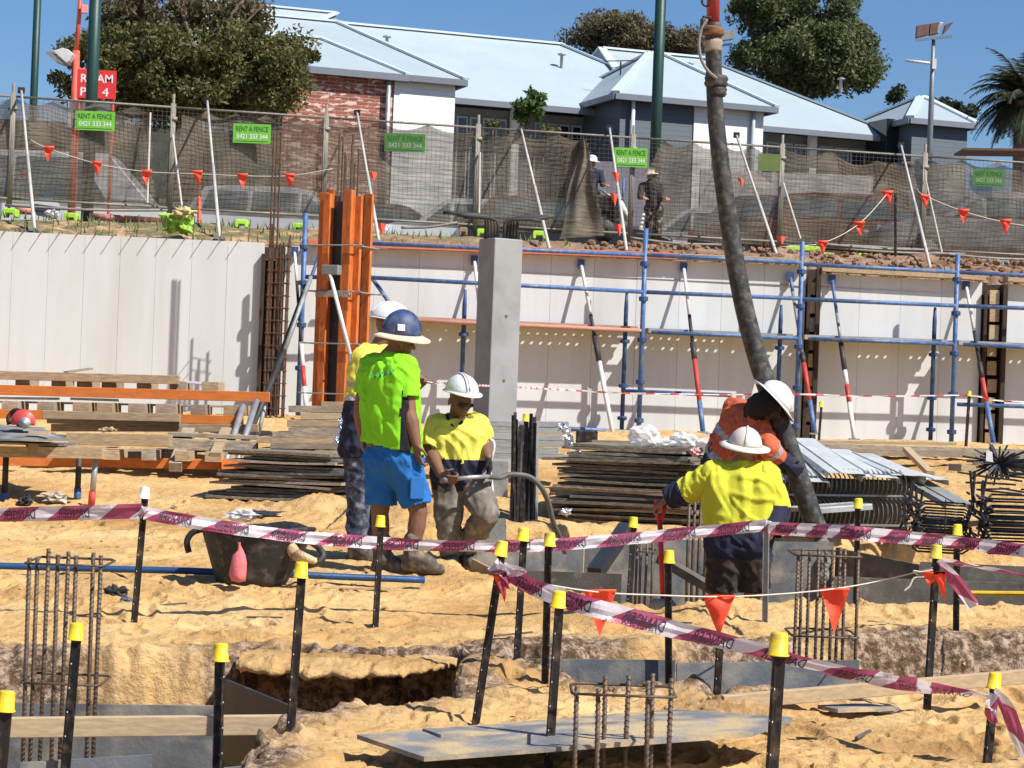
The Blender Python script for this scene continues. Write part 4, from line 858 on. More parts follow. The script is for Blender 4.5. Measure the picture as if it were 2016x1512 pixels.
rag(G(105, 992) + V((0, .1, .05)), (.12, .1, .05), mat('muddy_bowl', (.4, .36, .29), .8, var=.3), 'muddy pale bucket lid lying under the saw table', seed=8, name='bucket_lid', cat='lid')
rag(G(44, 998) + V((0, .1, .04)), (.07, .07, .05), RUB, 'small black scrap beside the left table leg', seed=9)
rag(G(343, 1000) + V((0, 0, .01)), (.03, .03, .02), TIML, 'small pale stone on the sand right of the white cap', seed=12, name='stone', cat='stone')

rs = random.Random(44)
for i, (px, py, L_, an, lab) in enumerate([(340, 1205, .16, .3, 'thin dark stick on the sand right of the white-capped picket'), (520, 1235, .22, -.2, 'dark stick on the sand left of the tall middle picket'), (840, 1300, .2, .35, 'broken stick on the sand in the middle of the foreground'), (1010, 1275, .24, .5, 'thin stick between the pickets near the red knot'), (1330, 1230, .2, -.3, 'dark stick lying right of the red shovel'), (1700, 1440, .14, .9, 'short stick on the sand at the lower right'), (1590, 1445, .1, -.6, 'tiny stick on the sand right of the nearest picket'), (700, 1160, .45, .02, 'pale lath lying on the sand by the end of the blue pipe'), (560, 985, .5, -.05, 'pale lath under the dark plywood pile')]):
    q = G(px, py); z = float(full_z(np.array([q.x]), np.array([q.y]))[0][0]) + .008; d = V((math.cos(an), math.sin(an) * 1.5, 0)) * L_ / 2; m = MB(); c = V((q.x, q.y, z)); m.beam(c - d, c + d + V((0, 0, .012)), .014 if i < 7 else .05, .01, mi=0); m.thing('timber_splinter', TIM if i > 6 else PLYD, lab, 'stick', 'sticks and laths on the sand')
# ================================================================ TIMBER STACK ON THE LEFT
def bm_(px0, py0, px1, py1, Y, hpx, mm, label, dep=.09, grp='timbers of the left stack', name='timber_beam', bev=.004, Y1=None, cat='timber'):
    """a beam whose front face spans the given pixels"""
    a = P(px0, py0, Y); b = P(px1, py1, Y1 or Y); h = hpx / ppm(Y); m = MB()
    a = V((a.x, a.y + dep / 2, a.z)); b = V((b.x, b.y + dep / 2, b.z)); m.beam(a, b, dep, h); return m.thing(name, mm, label, cat, grp, bevel=bev)
bm_(-90, 736, 352, 748, 22.8, 17, TIM, 'long double timber lying on top of the left timber stack', .09)
m = MB(); m.beam(P(130, 733, 23.2), P(178, 726, 23.4), .09, .02); m.thing('timber_offcut', TIMG, 'thin offcut sticking up behind the top timber of the left stack', 'timber')
bm_(360, 752, 430, 757, 23.0, 5, WHTP, 'white strip lying at the right end of the top spacer row', .1, name='timber_strip')
def spacers(l, py0, slope, Y, hpx, txt, mm=None, dep=.5):
    for i, (a, b) in enumerate(l):
        pm = (a + b) / 2; bm_(a, py0 + slope * a, b, py0 + slope * b, Y, hpx, mm or random.choice([TIM, TIM, TIMG]), ordw(i) + ' short block from the left in the ' + txt, dep, 'spacer blocks in the left stack', 'spacer_block', .003, cat='block')
spacers([(30, 57), (101, 128), (151, 180), (200, 228), (269, 297), (334, 367), (397, 430)], 752, .022, 22.9, 19, 'top row under the top timber')
bm_(-90, 765, 530, 782, 22.7, 20, ORG, 'upper long orange beam of the left stack', .08)
bm_(-60, 783, 110, 785, 22.95, 5, WHTP, 'pale strip under the upper orange beam, far left', .2, name='timber_strip'); bm_(138, 785, 232, 788, 22.95, 5, WHTP, 'pale strip under the upper orange beam, left centre', .2, name='timber_strip')
bm_(0, 791, 480, 801, 22.95, 4, TIMG, 'thin dark lath below the upper orange beam', .3, name='timber_strip')
spacers([(3, 36), (73, 107), (143, 176), (190, 222), (252, 286), (306, 346), (375, 405), (440, 482)], 799, .02, 22.6, 20, 'second row between the two orange beams')
bm_(-90, 812, 478, 828, 22.5, 18, ORG, 'second long orange beam of the left stack', .08)
bm_(84, 816, 354, 823, 22.2, 16, TIM, 'brown timber lying over the second orange beam', .09)
bm_(92, 829, 354, 835, 22.3, 9, TIMG, 'dark thin timber below the brown timber', .09)
bm_(100, 842, 508, 843, 22.4, 15, TIM, 'long weathered timber ending beside the grey prop, mid stack', .09)
bm_(130, 858, 370, 862, 22.0, 13, TIML, 'pale timber in the middle of the left stack', .09)
bm_(330, 855, 505, 862, 21.8, 8, TIMG, 'broken timber at the right of the middle layer', .2)
bm_(135, 864, 334, 868, 21.4, 24, TIM, 'thick squared timber with sawn end at the front of the stack', .2)
bm_(330, 874, 505, 880, 21.7, 22, TIMG, 'thick weathered timber right of the squared one', .15)
bm_(60, 884, 430, 888, 21.9, 6, TIML, 'pale lath under the squared timber', .25)
spacers([(202, 234), (278, 306), (344, 374), (403, 436)], 891, .02, 21.4, 20, 'bottom row above the lowest orange beam')
bm_(-90, 905, 500, 916, 21.6, 20, ORG, 'lowest long orange beam of the left stack', .08)
bm_(436, 914, 522, 916, 21.45, 22, mat('bright_orange_paint', (.85, .2, .04), .6, var=.08), 'bright orange beam end at the foot of the stack', .08)
rag(P(212, 846, 21.6), (.09, .05, .025), TIML, 'folded scrap of paper on the left timber stack', 'paper_scrap', 'paper', 3)
m = MB(); m.beam(P(372, 850, 22.2), P(345, 920, 21.4), .12, .09); m.thing('timber_beam', TIMG, 'slanting dark timber propped under the mid stack', 'timber', 'timbers of the left stack')
m = MB(); m.beam(P(446, 850, 22.2), P(424, 900, 21.4), .1, .09); m.thing('timber_beam', TIM, 'second slanting timber propped under the mid stack', 'timber', 'timbers of the left stack')
for i, (a, b) in enumerate([((478, 800), (446, 905)), ((505, 790), (468, 905))]):
    strut([P(*a, 22.6), P(*b, 21.6)], 'steel_prop', ['left grey tube leaning between the orange beams', 'right grey tube leaning between the orange beams'][i], 'prop', [GAL], [.03], 'grey tubes leaning in the left stack')
# saw table with trestle legs
YS = 19.3; t = T('saw_table', 'makeshift saw table of boards on tube trestles at the left edge', 'work table', G(100, 1000))
m = MB()
for (x0, y0, x1, y1, dz, mm, nm, dp, h) in [(-120, 846, 90, 862, 0, PLYD, 'table_board', 1.0, .03), (-120, 868, 130, 876, 0, PLYG, 'table_board', .7, .018), (-60, 888, 205, 892, 0, TIM, 'bearer', .1, .09)]:
    m = MB(); a = P(x0, y0, YS); b = P(x1, y1, YS); m.beam(V((a.x, a.y + dp / 2 - .1, a.z)), V((b.x, b.y + dp / 2 - .1, b.z)), dp, h); m.build(nm, mm, t)
m = MB(); m.beam(P(55, 884, YS - .1), P(205, 892, YS + .3), .1, .1); m.build('bearer', TIM, t)
for i, (a, b, c0_, c1_) in enumerate([((12, 895), (8, 1000), DK_, B_), ((156, 898), (152, 985), DK_, B_), ((188, 905), (180, 992), GAL, RD)]):
    Y = YS + [0, .4, 0][i]; q0_, q1_ = P(*a, Y), P(*b, Y); q1_.z = min(q1_.z, gz(q1_.x, q1_.y)) - .0
    m = MB(); m.tube([q0_, q0_.lerp(q1_, .72)], .026, 8); lg = m.build('leg', c0_, t, True); m = MB(); m.tube([q0_.lerp(q1_, .72), q0_.lerp(q1_, 1.05)], .031, 8); m.sub('foot_tube', c1_, lg, True)
flat2 = lambda pts, Y, h, mm, label, grp: None
m = MB(); m.slab([P(-40, 868, YS - .5), P(70, 868, YS - .5), P(135, 868, YS), P(85, 846, YS + .35), P(0, 838, YS + .5), P(-60, 838, YS + .5)], V((0, 0, .012))); m.thing('plywood_sheet', PLYG, 'grey offcut sheet lying on the saw table', 'plywood', 'sheets on the saw table')
m = MB(); m.beam(P(58, 851, YS - .3), P(98, 853, YS - .3), .1, .025); m.thing('timber_offcut', TIML, 'pale offcut lying on the saw table under the red saw', 'timber')
# circular saw
sw = P(48, 830, YS); t = T('circular_saw', 'red circular saw resting on the saw table', 'saw', sw)
REDS = mat('red_saw_body', (.55, .07, .06), .4, var=.15); m = MB(); m.lathe(sw + V((.0, -.03, 0)), (0, -1, 0), [(.001, 0), (.1, 0), (.105, .02), (.1, .04), (.001, .045)], 20); m.v = [(x_, y_, max(z_, sw.z - .03)) for x_, y_, z_ in m.v]; m.build('blade_guard', REDS, t, True)
m = MB(); m.lathe(sw + V((.02, -.08, -.01)), (0, -1, 0), [(.001, 0), (.05, 0), (.05, .004), (.02, .006), (.015, .02), (.001, .022)], 16); m.build('blade', GAL, t, True)
m = MB(); m.cap2(sw + V((-.03, .02, .0)), sw + V((-.05, .14, .0)), .055, .05, 12); m.build('motor', BLK, t, True)
m = MB(); m.tube(spline([sw + V((-.02, .02, .08)), sw + V((-.09, .02, .09)), sw + V((-.14, .02, .03)), sw + V((-.13, .02, -.03))], 4), .02, 8); m.build('handle', BLK, t, True)
m = MB(); m.box(sw + V((.02, 0, -.045)), (.3, .14, .006)); m.build('base_plate', GAL, t)
# ================================================================ MIDDLE BOARD STACK
PB = [(632, 693, 795, 9), (568, 690, 805, 13), (592, 690, 819, 13), (565, 690, 833, 14), (568, 690, 848, 14), (536, 688, 856, 12), (505, 688, 866, 12), (532, 688, 879, 15), (508, 560, 886, 8), (556, 690, 889, 13), (500, 688, 897, 7), (482, 686, 903, 5)]
for i, (a, b, y, h) in enumerate(PB):
    bm_(a, y, b + 60, y + 1.5, 21.3, h, [TIM, TIMG, TIML][i % 3 if i != 5 else 1], ordw(i) + ' board from the top of the pale board stack behind the men', .7, 'boards of the pale stack behind the men', 'timber_board', .003, cat='board')
bm_(545, 911, 570, 912, 20.9, 16, TIMG, 'left bearer block under the pale board stack', .5, 'bearers under the pale stack', 'timber_block', cat='block'); bm_(582, 911, 592, 912, 20.8, 18, TIML, 'narrow bearer block under the pale board stack', .5, 'bearers under the pale stack', 'timber_block', cat='block')
# sheets: helper for piles of rough form plywood
def sheets(n, cx, Y, z0, w, d, rz, dz, jx, jr, labf, grp, skip=0, shift=lambda k: 0, seed=3):
    rr = random.Random(seed); z = z0
    for k in range(n):
        th = dz * rr.uniform(.72, .95); ww = w * rr.uniform(.8, 1.05); an = R(rz + rr.uniform(-jr, jr)); m = MB()
        tl = Matrix.Rotation(an, 3, 'Z') @ Matrix.Rotation(R(rr.uniform(-.9, .9)), 3, 'Y')
        # cambered sheet: a few segments
        segs = 6; c = V((cx + rr.uniform(-jx, jx) + shift(k), Y + rr.uniform(-.05, .05), z + th / 2)); bow = rr.uniform(-.012, .012); vs = []
        for i in range(segs + 1):
            u_ = i / segs - .5
            for (yy_, zz_) in [(-d / 2, -th / 2), (d / 2, -th / 2), (d / 2, th / 2), (-d / 2, th / 2)]: vs.append(c + tl @ V((u_ * ww, yy_, zz_ + bow * (4 * u_ * u_ - .3))))
        fs = [(i * 4 + j, (i + 1) * 4 + j, (i + 1) * 4 + (j + 1) % 4, i * 4 + (j + 1) % 4) for i in range(segs) for j in range(4)] + [(3, 2, 1, 0), (segs * 4, segs * 4 + 1, segs * 4 + 2, segs * 4 + 3)]
        m.add(vs, fs); m.thing('plywood_sheet', rr.choice([PLYE, PLYE, PLYD, TIMG, mat('grey_ply_edge', (.2, .185, .15), .85, var=.3, scale=9, stretch=(1, 1, 8), c2=(.08, .07, .06), thr=.55)]), labf(n - 1 - k), 'plywood', grp)
        z += dz + (rr.random() < .12) * .012
    return z
q = P(580, 1000, 20.0); g0_ = gz(q.x, 20.0)
sheets(15, q.x + .05, 20.25, g0_ + .0, 1.15, .8, -14, .027, .1, 4, lambda k: ordw(k) + ' sheet from the top in the dark plywood pile left of the men', 'sheets of the dark plywood pile', shift=lambda k: -.02 * abs(k - 9), seed=4)
q = P(1265, 1030, 19.2); g0_ = gz(q.x, 19.2)
zt_ = sheets(25, q.x, 19.9, g0_ - .0, 1.3, 1.15, -17, .0262, .045, 3.2, lambda k: ordw(k) + ' sheet from the top in the tall plywood pile right of the grey column', 'sheets of the tall plywood pile', seed=9)
q2 = P(1330, 870, 19.6)
for i, (px, r, sd) in enumerate([(1268, (.17, .14, .12), 2), (1345, (.15, .12, .085), 5), (1400, (.2, .12, .06), 7), (1310, (.17, .12, .05), 11)]):
    c = P(px, 862 + 10 * (i > 0), 19.6); rag(V((c.x, c.y, zt_ + r[2] * .7)), r, PLAS, ['large clear plastic bag on the tall plywood pile, leftmost of the bags', 'round clear plastic bag in the middle of the tall plywood pile', 'flattened clear plastic bag at the right end of the tall plywood pile', 'low crumpled plastic between the two bags on the plywood pile'][i], 'plastic_bag', 'plastic bag', sd, 'plastic bags on the tall plywood pile', spike=.45)
rag(P(1368, 890, 19.1), (.05, .04, .04), mat('pink_plastic', (.75, .4, .4), .5), 'scrap of pink and white plastic at the pile corner', 'plastic_scrap', 'scrap', 15)
# silver foil scraps
for i, (px, py, Y, r, sd, lb) in enumerate([(1108, 842, 20.6, (.06, .04, .05), 1, 'highest clump of silver foil left of the tall plywood pile'), (1120, 868, 20.4, (.055, .04, .07), 2, 'second clump of silver foil down the side of the plywood pile'), (1134, 898, 20.2, (.05, .04, .08), 3, 'lowest hanging clump of silver foil on the plywood pile'),
                                           (1114, 1008, 19.2, (.05, .04, .035), 4, 'scrap of silver foil on the sand at the foot of the plywood pile'), (672, 838, 20.6, (.035, .04, .09), 5, 'upper silver foil scrap at the left of the men'), (668, 868, 20.6, (.05, .04, .07), 6, 'lower silver foil scrap at the left of the men'), (694, 892, 20.2, (.03, .03, .04), 8, 'bright foil scrap behind the trousers of the left man')]):
    rag(P(px, py, Y), r, FOIL, lb, 'foil_scrap', 'foil', sd, 'silver foil scraps')
# black box by the foil
m = MB(); c = P(1155, 862, 21.5); m.box(c, (.2, .2, .14)); m.thing('toolbox', BLK, 'small black box on the ground behind the foil scraps', 'box', bevel=.01)
m = MB(); c = P(1175, 868, 21); m.beam(P(1165, 876, 21), P(1260, 878, 21), .2, .09); m.thing('timber_beam', TIMG, 'weathered timber lying behind the tall plywood pile', 'timber', 'loose timbers on the sand')
# grey silver boards behind the column
for i, (a, b, y, h) in enumerate([(872, 1120, 833, 12), (950, 1124, 846, 11), (872, 1108, 859, 11), (952, 1122, 872, 12), (950, 1100, 886, 12), (950, 1124, 897, 9)]):
    bm_(a, y, b, y + 3, 21.8, h, mat('silvered_board', (.36, .37, .35), .8, var=.15, scale=5, stretch=(1, 8, 8), c2=(.22, .22, .2), thr=.62), ordw(i) + ' board from the top of the silvery stack behind the grey column', .3, 'silvery boards behind the grey column', 'timber_board', cat='board')
m = MB(); a = P(950, 905, 20.9); b = P(1002, 907, 20.9); m.slab([a - V((0, 0, .47)), b - V((0, 0, .47)), b, a], V((0, .3, 0))); m.thing('steel_box', GALD, 'plain grey box standing behind the tool operator', 'box', bevel=.008)
m = MB(); c = P(968, 1015, 18.4); m.box(c, (.1, .1, .11), .1); m.thing('polystyrene_block', WHTP, 'small white block on the sand behind the tool operator', 'block', bevel=.004)
# low concrete footing and timber edging in front of the wall
m = MB(); m.beam(P(1130, 893, 24), P(1500, 905, 24), .3, .06); m.thing('timber_edging', TIMG, 'long weathered board lying behind the plywood pile', 'board', 'boards along the wall foot')
m = MB(); a = P(1480, 884, 25.3); b = P(2120, 900, 25.5); m.beam(a, b, .25, .07); m.thing('timber_edging', TIMG, 'long grey boards stacked low along the foot of the wall, right', 'board', 'boards along the wall foot')
m = MB(); a = P(1500, 868, 26.3); b = P(1880, 874, 26.5); m.beam(a, b, .12, .035); m.thing('timber_edging', TIML, 'pale thin board on top of the low boards by the wall', 'board', 'boards along the wall foot')
m = MB(); a = P(1560, 876, 26); b = P(2120, 892, 26.2); m.beam(a, b, .3, .05); m.thing('timber_edging', TIMG, 'second long grey board lying along the wall foot', 'board', 'boards along the wall foot')
m = MB(); m.beam(P(1784, 884, 21.6), P(1832, 932, 20.2), .07, .045); m.thing('timber_beam', TIML, 'pale timber leaning down behind the steel sheets', 'timber', 'loose timbers on the sand')
# ================================================================ GALVANISED RIBBED FORMWORK
gp_ = G(1700, 1035); t = T('ribbed_formwork', 'stack of galvanised ribbed formwork panels right of the hose', 'formwork', gp_, 'galvanised formwork')
YG = 18.9
for tier, (ya, yb) in enumerate([(924, 972), (978, 1030)]):
    for k in range(30):
        f = k / 29; px = 1515 + f * 265; top = ya + 4 * f + (-20 if px < 1560 else 0) * (1 - tier); m = MB()
        sp = spline([P(px - 8, top, YG + .02), P(px + 2, top + 12, YG - .03), P(px + 4, top + 30, YG - .03), P(px, yb - 2 + 3 * f, YG + .02)], 4)
        for i in range(len(sp) - 1): m.beam(sp[i], sp[i + 1], .006, .05, V((0, 1, 0)))
        m.build('rib', GALD, t)
    m = MB(); m.beam(P(1500, yb + 1, YG - .06), P(1790, yb + 5, YG - .06), .03, .016); m.build('edge_rail', GALD, t)
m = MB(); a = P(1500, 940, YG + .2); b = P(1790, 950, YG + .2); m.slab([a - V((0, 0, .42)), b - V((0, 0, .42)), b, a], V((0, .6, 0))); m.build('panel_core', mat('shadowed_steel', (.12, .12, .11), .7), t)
# folded sheets on top
SHS = mat('pale_steel_sheet', (.5, .51, .49), .5, .1, var=.12, scale=4, orand=.15)
def chan(p0, p1, w, label, seed, mm=SHS):
    """a folded galvanised sheet from p0 to p1"""
    a, b = V(p0), V(p1); x, y, z = ax(a, b); m = MB(); prof = [(-.5, -.04), (-.47, .0), (-.2, .002), (-.19, .012), (-.15, .012), (-.14, .002), (.1, .0), (.3, .002), (.4, .001), (.46, 0), (.48, -.012), (.5, -.045)]
    pr = [x * (u_ * w) + y * v_ for u_, v_ in prof]; k = len(pr); vs = [a + p for p in pr] + [b + p for p in pr] + [a + p - y * .004 for p in pr] + [b + p - y * .004 for p in pr]
    fs = [(i, i + 1, k + i + 1, k + i) for i in range(k - 1)] + [(2 * k + i, 3 * k + i, 3 * k + i + 1, 2 * k + i + 1) for i in range(k - 1)] + [(i, 2 * k + i, 2 * k + i + 1, i + 1) for i in range(k - 1)] + [(k + i, k + i + 1, 3 * k + i + 1, 3 * k + i) for i in range(k - 1)]
    m.add(vs, fs); return m.thing('steel_sheet', mm, label, 'steel sheet', 'galvanised sheets on the ribbed formwork')
chan(P(1512, 866, 20.6), P(1600, 948, 18.7), .30, 'leftmost folded galvanised sheet on the ribbed formwork', 1)
chan(P(1570, 862, 20.8), P(1668, 932, 18.7), .32, 'second folded galvanised sheet sloping on the ribbed formwork', 2)
chan(P(1640, 884, 20.6), P(1735, 940, 18.7), .32, 'third folded galvanised sheet from the left on the ribbed formwork', 3)
chan(P(1690, 892, 20.4), P(1790, 936, 18.8), .30, 'fourth folded galvanised sheet from the left on the ribbed formwork', 4)
chan(P(1740, 915, 19.8), P(1845, 944, 19.0), .24, 'bright folded galvanised sheet at the right end of the pile', 5)
chan(P(1778, 930, 19.4), P(1890, 992, 18.6), .26, 'folded galvanised sheet tipping down to the sand at the right', 6, GALD)
chan(P(1700, 990, 18.8), P(1560, 1000, 18.5), .26, 'crumpled grey sheet lying in front of the ribbed formwork', 7, GALD)
chan(P(1500, 880, 20.2), P(1560, 950, 18.9), .2, 'narrow folded sheet behind the hose', 8, GALD)
# ================================================================ LIGATURE BUNDLES
def ligs(px0, px1, pyt, pyb, Y, n, label, seed=1):
    r = random.Random(seed); c = G((px0 + px1) / 2, pyb + 8); t = T('ligature_bundle', label, 'rebar bundle', c, 'bundles of bent black rebar')
    for k in range(n):
        f = k / (n - 1); py = pyb + (pyt - pyb) * f; a = P(px0 + r.uniform(-6, 6), py, Y); b = P(px1 + r.uniform(-6, 6), py + 6, Y); h = .07; m = MB(); d = .35; rr_ = .04; zz = r.uniform(-.01, .01)
        pts_ = [V((a.x + rr_, Y, a.z + zz)), V((b.x - rr_, Y, b.z + zz)), V((b.x, Y + .02, b.z - rr_)), V((b.x, Y + .1, b.z - h - .03)), V((b.x - rr_, Y + .12, b.z - h - .06)), V((a.x + rr_, Y + .12, a.z - h - .06)), V((a.x, Y + .1, a.z - h - .03)), V((a.x, Y + .02, a.z - rr_)), V((a.x + rr_, Y, a.z + zz))]
        m.tube(pts_, .0085, 6); m.build('ligature', REBD, t, True)
        if k % 2 == 0:
            m = MB(); e = P(px0 + 4, py + r.uniform(-5, 5), Y - .03); m.tube([e + V((r.uniform(-.03, .0), -.02, 0)), e + V((.03, .5, .02))], .0095, 6); m.build('hooked_end', REBD, t)
    for k in range(34):
        e = P(px0 - 12 + r.uniform(-20, 18), r.uniform(pyt - 6, pyb + 6), Y + r.uniform(-.15, .1)); m = MB(); m.tube([e, e + V((r.uniform(-.05, .05), -.12, r.uniform(-.05, .05)))], .009, 6); m.build('bar_end', REBD, t)
    for k in range(5):
        e = P(px0 - 10 + r.uniform(-14, 14), pyt, Y); m = MB(); m.tube([e - V((0, 0, .1)), e + V((r.uniform(-.04, .04), 0, r.uniform(.06, .2)))], .01, 6); m.build('bar_end', REBD, t)
    for px in (px0 + (px1 - px0) * .55,):
        m = MB(); m.tube([P(px, pyt - 3, Y - .02), P(px - 3, pyb + 4, Y - .02)], .004, 5); m.build('wire_tie', BLK, t)
    return t
ligs(1806, 1908, 985, 1052, 16.9, 13, 'left bundle of bent black rebar loops behind the danger tape', 1)
ligs(1938, 2120, 975, 1056, 16.8, 14, 'right bundle of bent black rebar loops at the right edge', 2)
t = T('rebar_tangle', 'splayed tangle of black bars with a white tag behind the rebar bundles', 'rebar bundle', G(1960, 985))
cc_ = P(1966, 914, 19.5); r = random.Random(5)
for k in range(80):
    an = r.uniform(0, 2 * math.pi); L = r.uniform(.1, .24) * (1.3 if abs(math.cos(an)) > .7 else .8); d = V((math.cos(an), r.uniform(-.7, .5), math.sin(an) * .62)).normalized(); m = MB(); m.tube([cc_ - d * .04, cc_ + d * L * .5 + V((0, 0, .01)), cc_ + d * L], .009, 5); m.build('bar', REBD, t)
for k in range(12):
    a = P(1885 + r.uniform(0, 130), 925 + r.uniform(0, 40), 19.3); m = MB(); m.tube([a, a + V((r.uniform(.2, .5), r.uniform(-.2, .2), r.uniform(-.06, .02)))], .009, 5); m.build('bar', REBD, t)
m = MB(); a = P(1942, 886, 19.2); m.slab([a, a + V((.05, 0, -.015)), a + V((.06, 0, -.1)), a + V((-.0, 0, -.09))], V((0, .003, 0))); m.build('tag', WHTP, t)
m = MB(); m.beam(P(1880, 920, 19.8), P(2080, 935, 20.2), .2, .06); m.thing('timber_beam', TIM, 'brown timber lying under the tangle of black bars', 'timber', 'loose timbers on the sand')
# ================================================================ PEOPLE
from mathutils import noise as NZ
def remesh(mb, vox, sm=3):
    me = bpy.data.meshes.new('tmp'); me.from_pydata(mb.v, [], mb.f); o = bpy.data.objects.new('tmp', me); COL.objects.link(o)
    bm = bmesh.new(); bm.from_mesh(me); bmesh.ops.recalc_face_normals(bm, faces=bm.faces); bm.to_mesh(me); bm.free()
    r = o.modifiers.new('r', 'REMESH'); r.mode = 'VOXEL'; r.voxel_size = vox; r.use_smooth_shade = True
    if sm: s = o.modifiers.new('s', 'SMOOTH'); s.iterations = sm; s.factor = .5
    bpy.context.view_layer.update(); e = o.evaluated_get(bpy.context.evaluated_depsgraph_get()); m2 = e.to_mesh()
    n = len(m2.vertices); v = np.zeros(n * 3); m2.vertices.foreach_get('co', v); v = v.reshape(-1, 3); nr = np.zeros(n * 3); m2.vertices.foreach_get('normal', nr); nr = nr.reshape(-1, 3)
    f = [tuple(p.vertices) for p in m2.polygons]; e.to_mesh_clear(); bpy.data.objects.remove(o); bpy.data.meshes.remove(me); return v, nr, f
def cloth(mb, name, mats, parent, vox=.012, amp=.007, cuts=(), mfn=None, freq=8, seed=0, sm=2, th=.004):
    v, nr, f = remesh(mb, vox, sm); sd = V((seed * 3.1, 1, 2))
    if amp:
        for i in range(len(v)):
            p = V(v[i]); q = p * freq + sd; wq = NZ.noise(q * .5) * .8; a = 1 - abs(NZ.noise(V((q.x + wq, q.y + wq, q.z * .28))) * 3.0); b = 1 - abs(NZ.noise(V((q.x * .8 + q.z * .9 + wq, q.y, (q.z - q.x) * .25)) * 1.3) * 3.2)
            v[i] += nr[i] * amp * (max(a, 0) ** 2 * .9 + max(b, 0) ** 2 * .9 - .5)
    keep = []
    for t in f:
        c = V(np.mean([v[i] for i in t], axis=0)); ok = True
        for (p, n, rad) in cuts:
            if (c - p).dot(n) > 0 and (c - p).length < rad: ok = False; break
        if ok: keep.append(t)
    m = MB(); m.v = [tuple(q) for q in v]; m.f = keep; m.m = [mfn(V(np.mean([v[i] for i in t], axis=0))) if mfn else 0 for t in keep]
    o = m.build(name, mats, parent, True); md = o.modifiers.new('thickness', 'SOLIDIFY'); md.thickness = th; md.offset = 1; return o
def fab(name, c, var=.1, c2=None, thr=.6, rough=.85): return mat(name, c, rough, var=var, scale=9, bump=.12, bs=110, c2=c2, thr=thr, soft=.12)
SKD = mat('brown_skin', (.21, .1, .062), .55, var=.12, scale=9, bump=.1, bs=90); SKM = mat('tanned_skin', (.36, .17, .105), .55, var=.12, scale=9, bump=.1, bs=90)
LIMEF = fab('lime_polyester', (.26, .76, .015), .05); NAVY = fab('navy_drill', (.018, .02, .045), .2); YEL = fab('hi_vis_yellow', (.74, .66, .1), .08); YELW = fab('worn_hi_vis_yellow', (.6, .6, .04), .08)
ORF = fab('hi_vis_orange', (.58, .12, .05), .1); REFL = mat('reflective_band', (.42, .41, .38), .4, .2, var=.15); BLUEF = fab('blue_shorts_cloth', (.015, .135, .4), .1); GREYT = fab('dusty_grey_trousers', (.17, .15, .125), .2, c2=(.34, .28, .2), thr=.6)
DUSTN = fab('dusty_navy_trousers', (.035, .042, .07), .2, c2=(.26, .27, .3), thr=.6); DARKF = fab('dark_brown_cloth', (.04, .028, .022), .2, c2=(.11, .08, .06), thr=.65); BOOT = mat('dusty_boot_leather', (.09, .075, .055), .8, var=.25, scale=12, c2=(.24, .19, .13), thr=.58)
BLKF = fab('black_cloth', (.012, .012, .014), .2); HATW = mat('white_helmet_plastic', (.7, .7, .69), .3, var=.04, spec=.5); HATO = mat('worn_white_helmet', (.64, .6, .53), .5, var=.1, scale=6, c2=(.75, .45, .25), thr=.72, soft=.05)
HATB = mat('blue_helmet_plastic', (.02, .05, .15), .55, var=.2, scale=9, c2=(.09, .11, .17), thr=.52, soft=.14); STRAW = mat('beige_brim_cloth', (.68, .54, .38), .8, var=.1)
def frame(fw, up):
    f = V(fw).normalized(); u = V(up); u = (u - f * u.dot(f)).normalized(); r = f.cross(u); return f, u, r
def hand(m, w, d, n, s, curl=.9, L=1.0, thumb=True):
    """w wrist, d hand direction, n palm normal, s thumb side"""
    d = V(d).normalized(); n = V(n); n = (n - d * n.dot(d)).normalized(); s0 = d.cross(n); s = s0 if s0.dot(V(s)) > 0 else -s0
    for k in (-1, 0, 1): m.cap2(w + d * .01, w + d * .085 * L + s * k * .027, .021, .0145, 8)
    for k in range(4):
        o = s * (.036 - .024 * k); b = w + d * .088 * L + o; ln = [.066, .074, .07, .055][k] * L; c = curl * (1 + .08 * k); p = b; an = c * .35
        for q, fr in enumerate((.45, .32, .23)):
            e = p + (d * math.cos(an) + n * math.sin(an)) * ln * fr * 1.25; m.cap2(p, e, .0098 - .0008 * q, .009 - .0008 * q, 7); p = e; an += c * .75
    if thumb:
        p = w + d * .025 * L + s * .03; e = p + (d * .55 + s * .62 + n * .35).normalized() * .045; m.cap2(p, e, .014, .0115, 8); g = e + (d * .8 + s * .1 + n * .5 * curl).normalized() * .034; m.cap2(e, g, .0108, .0092, 8)
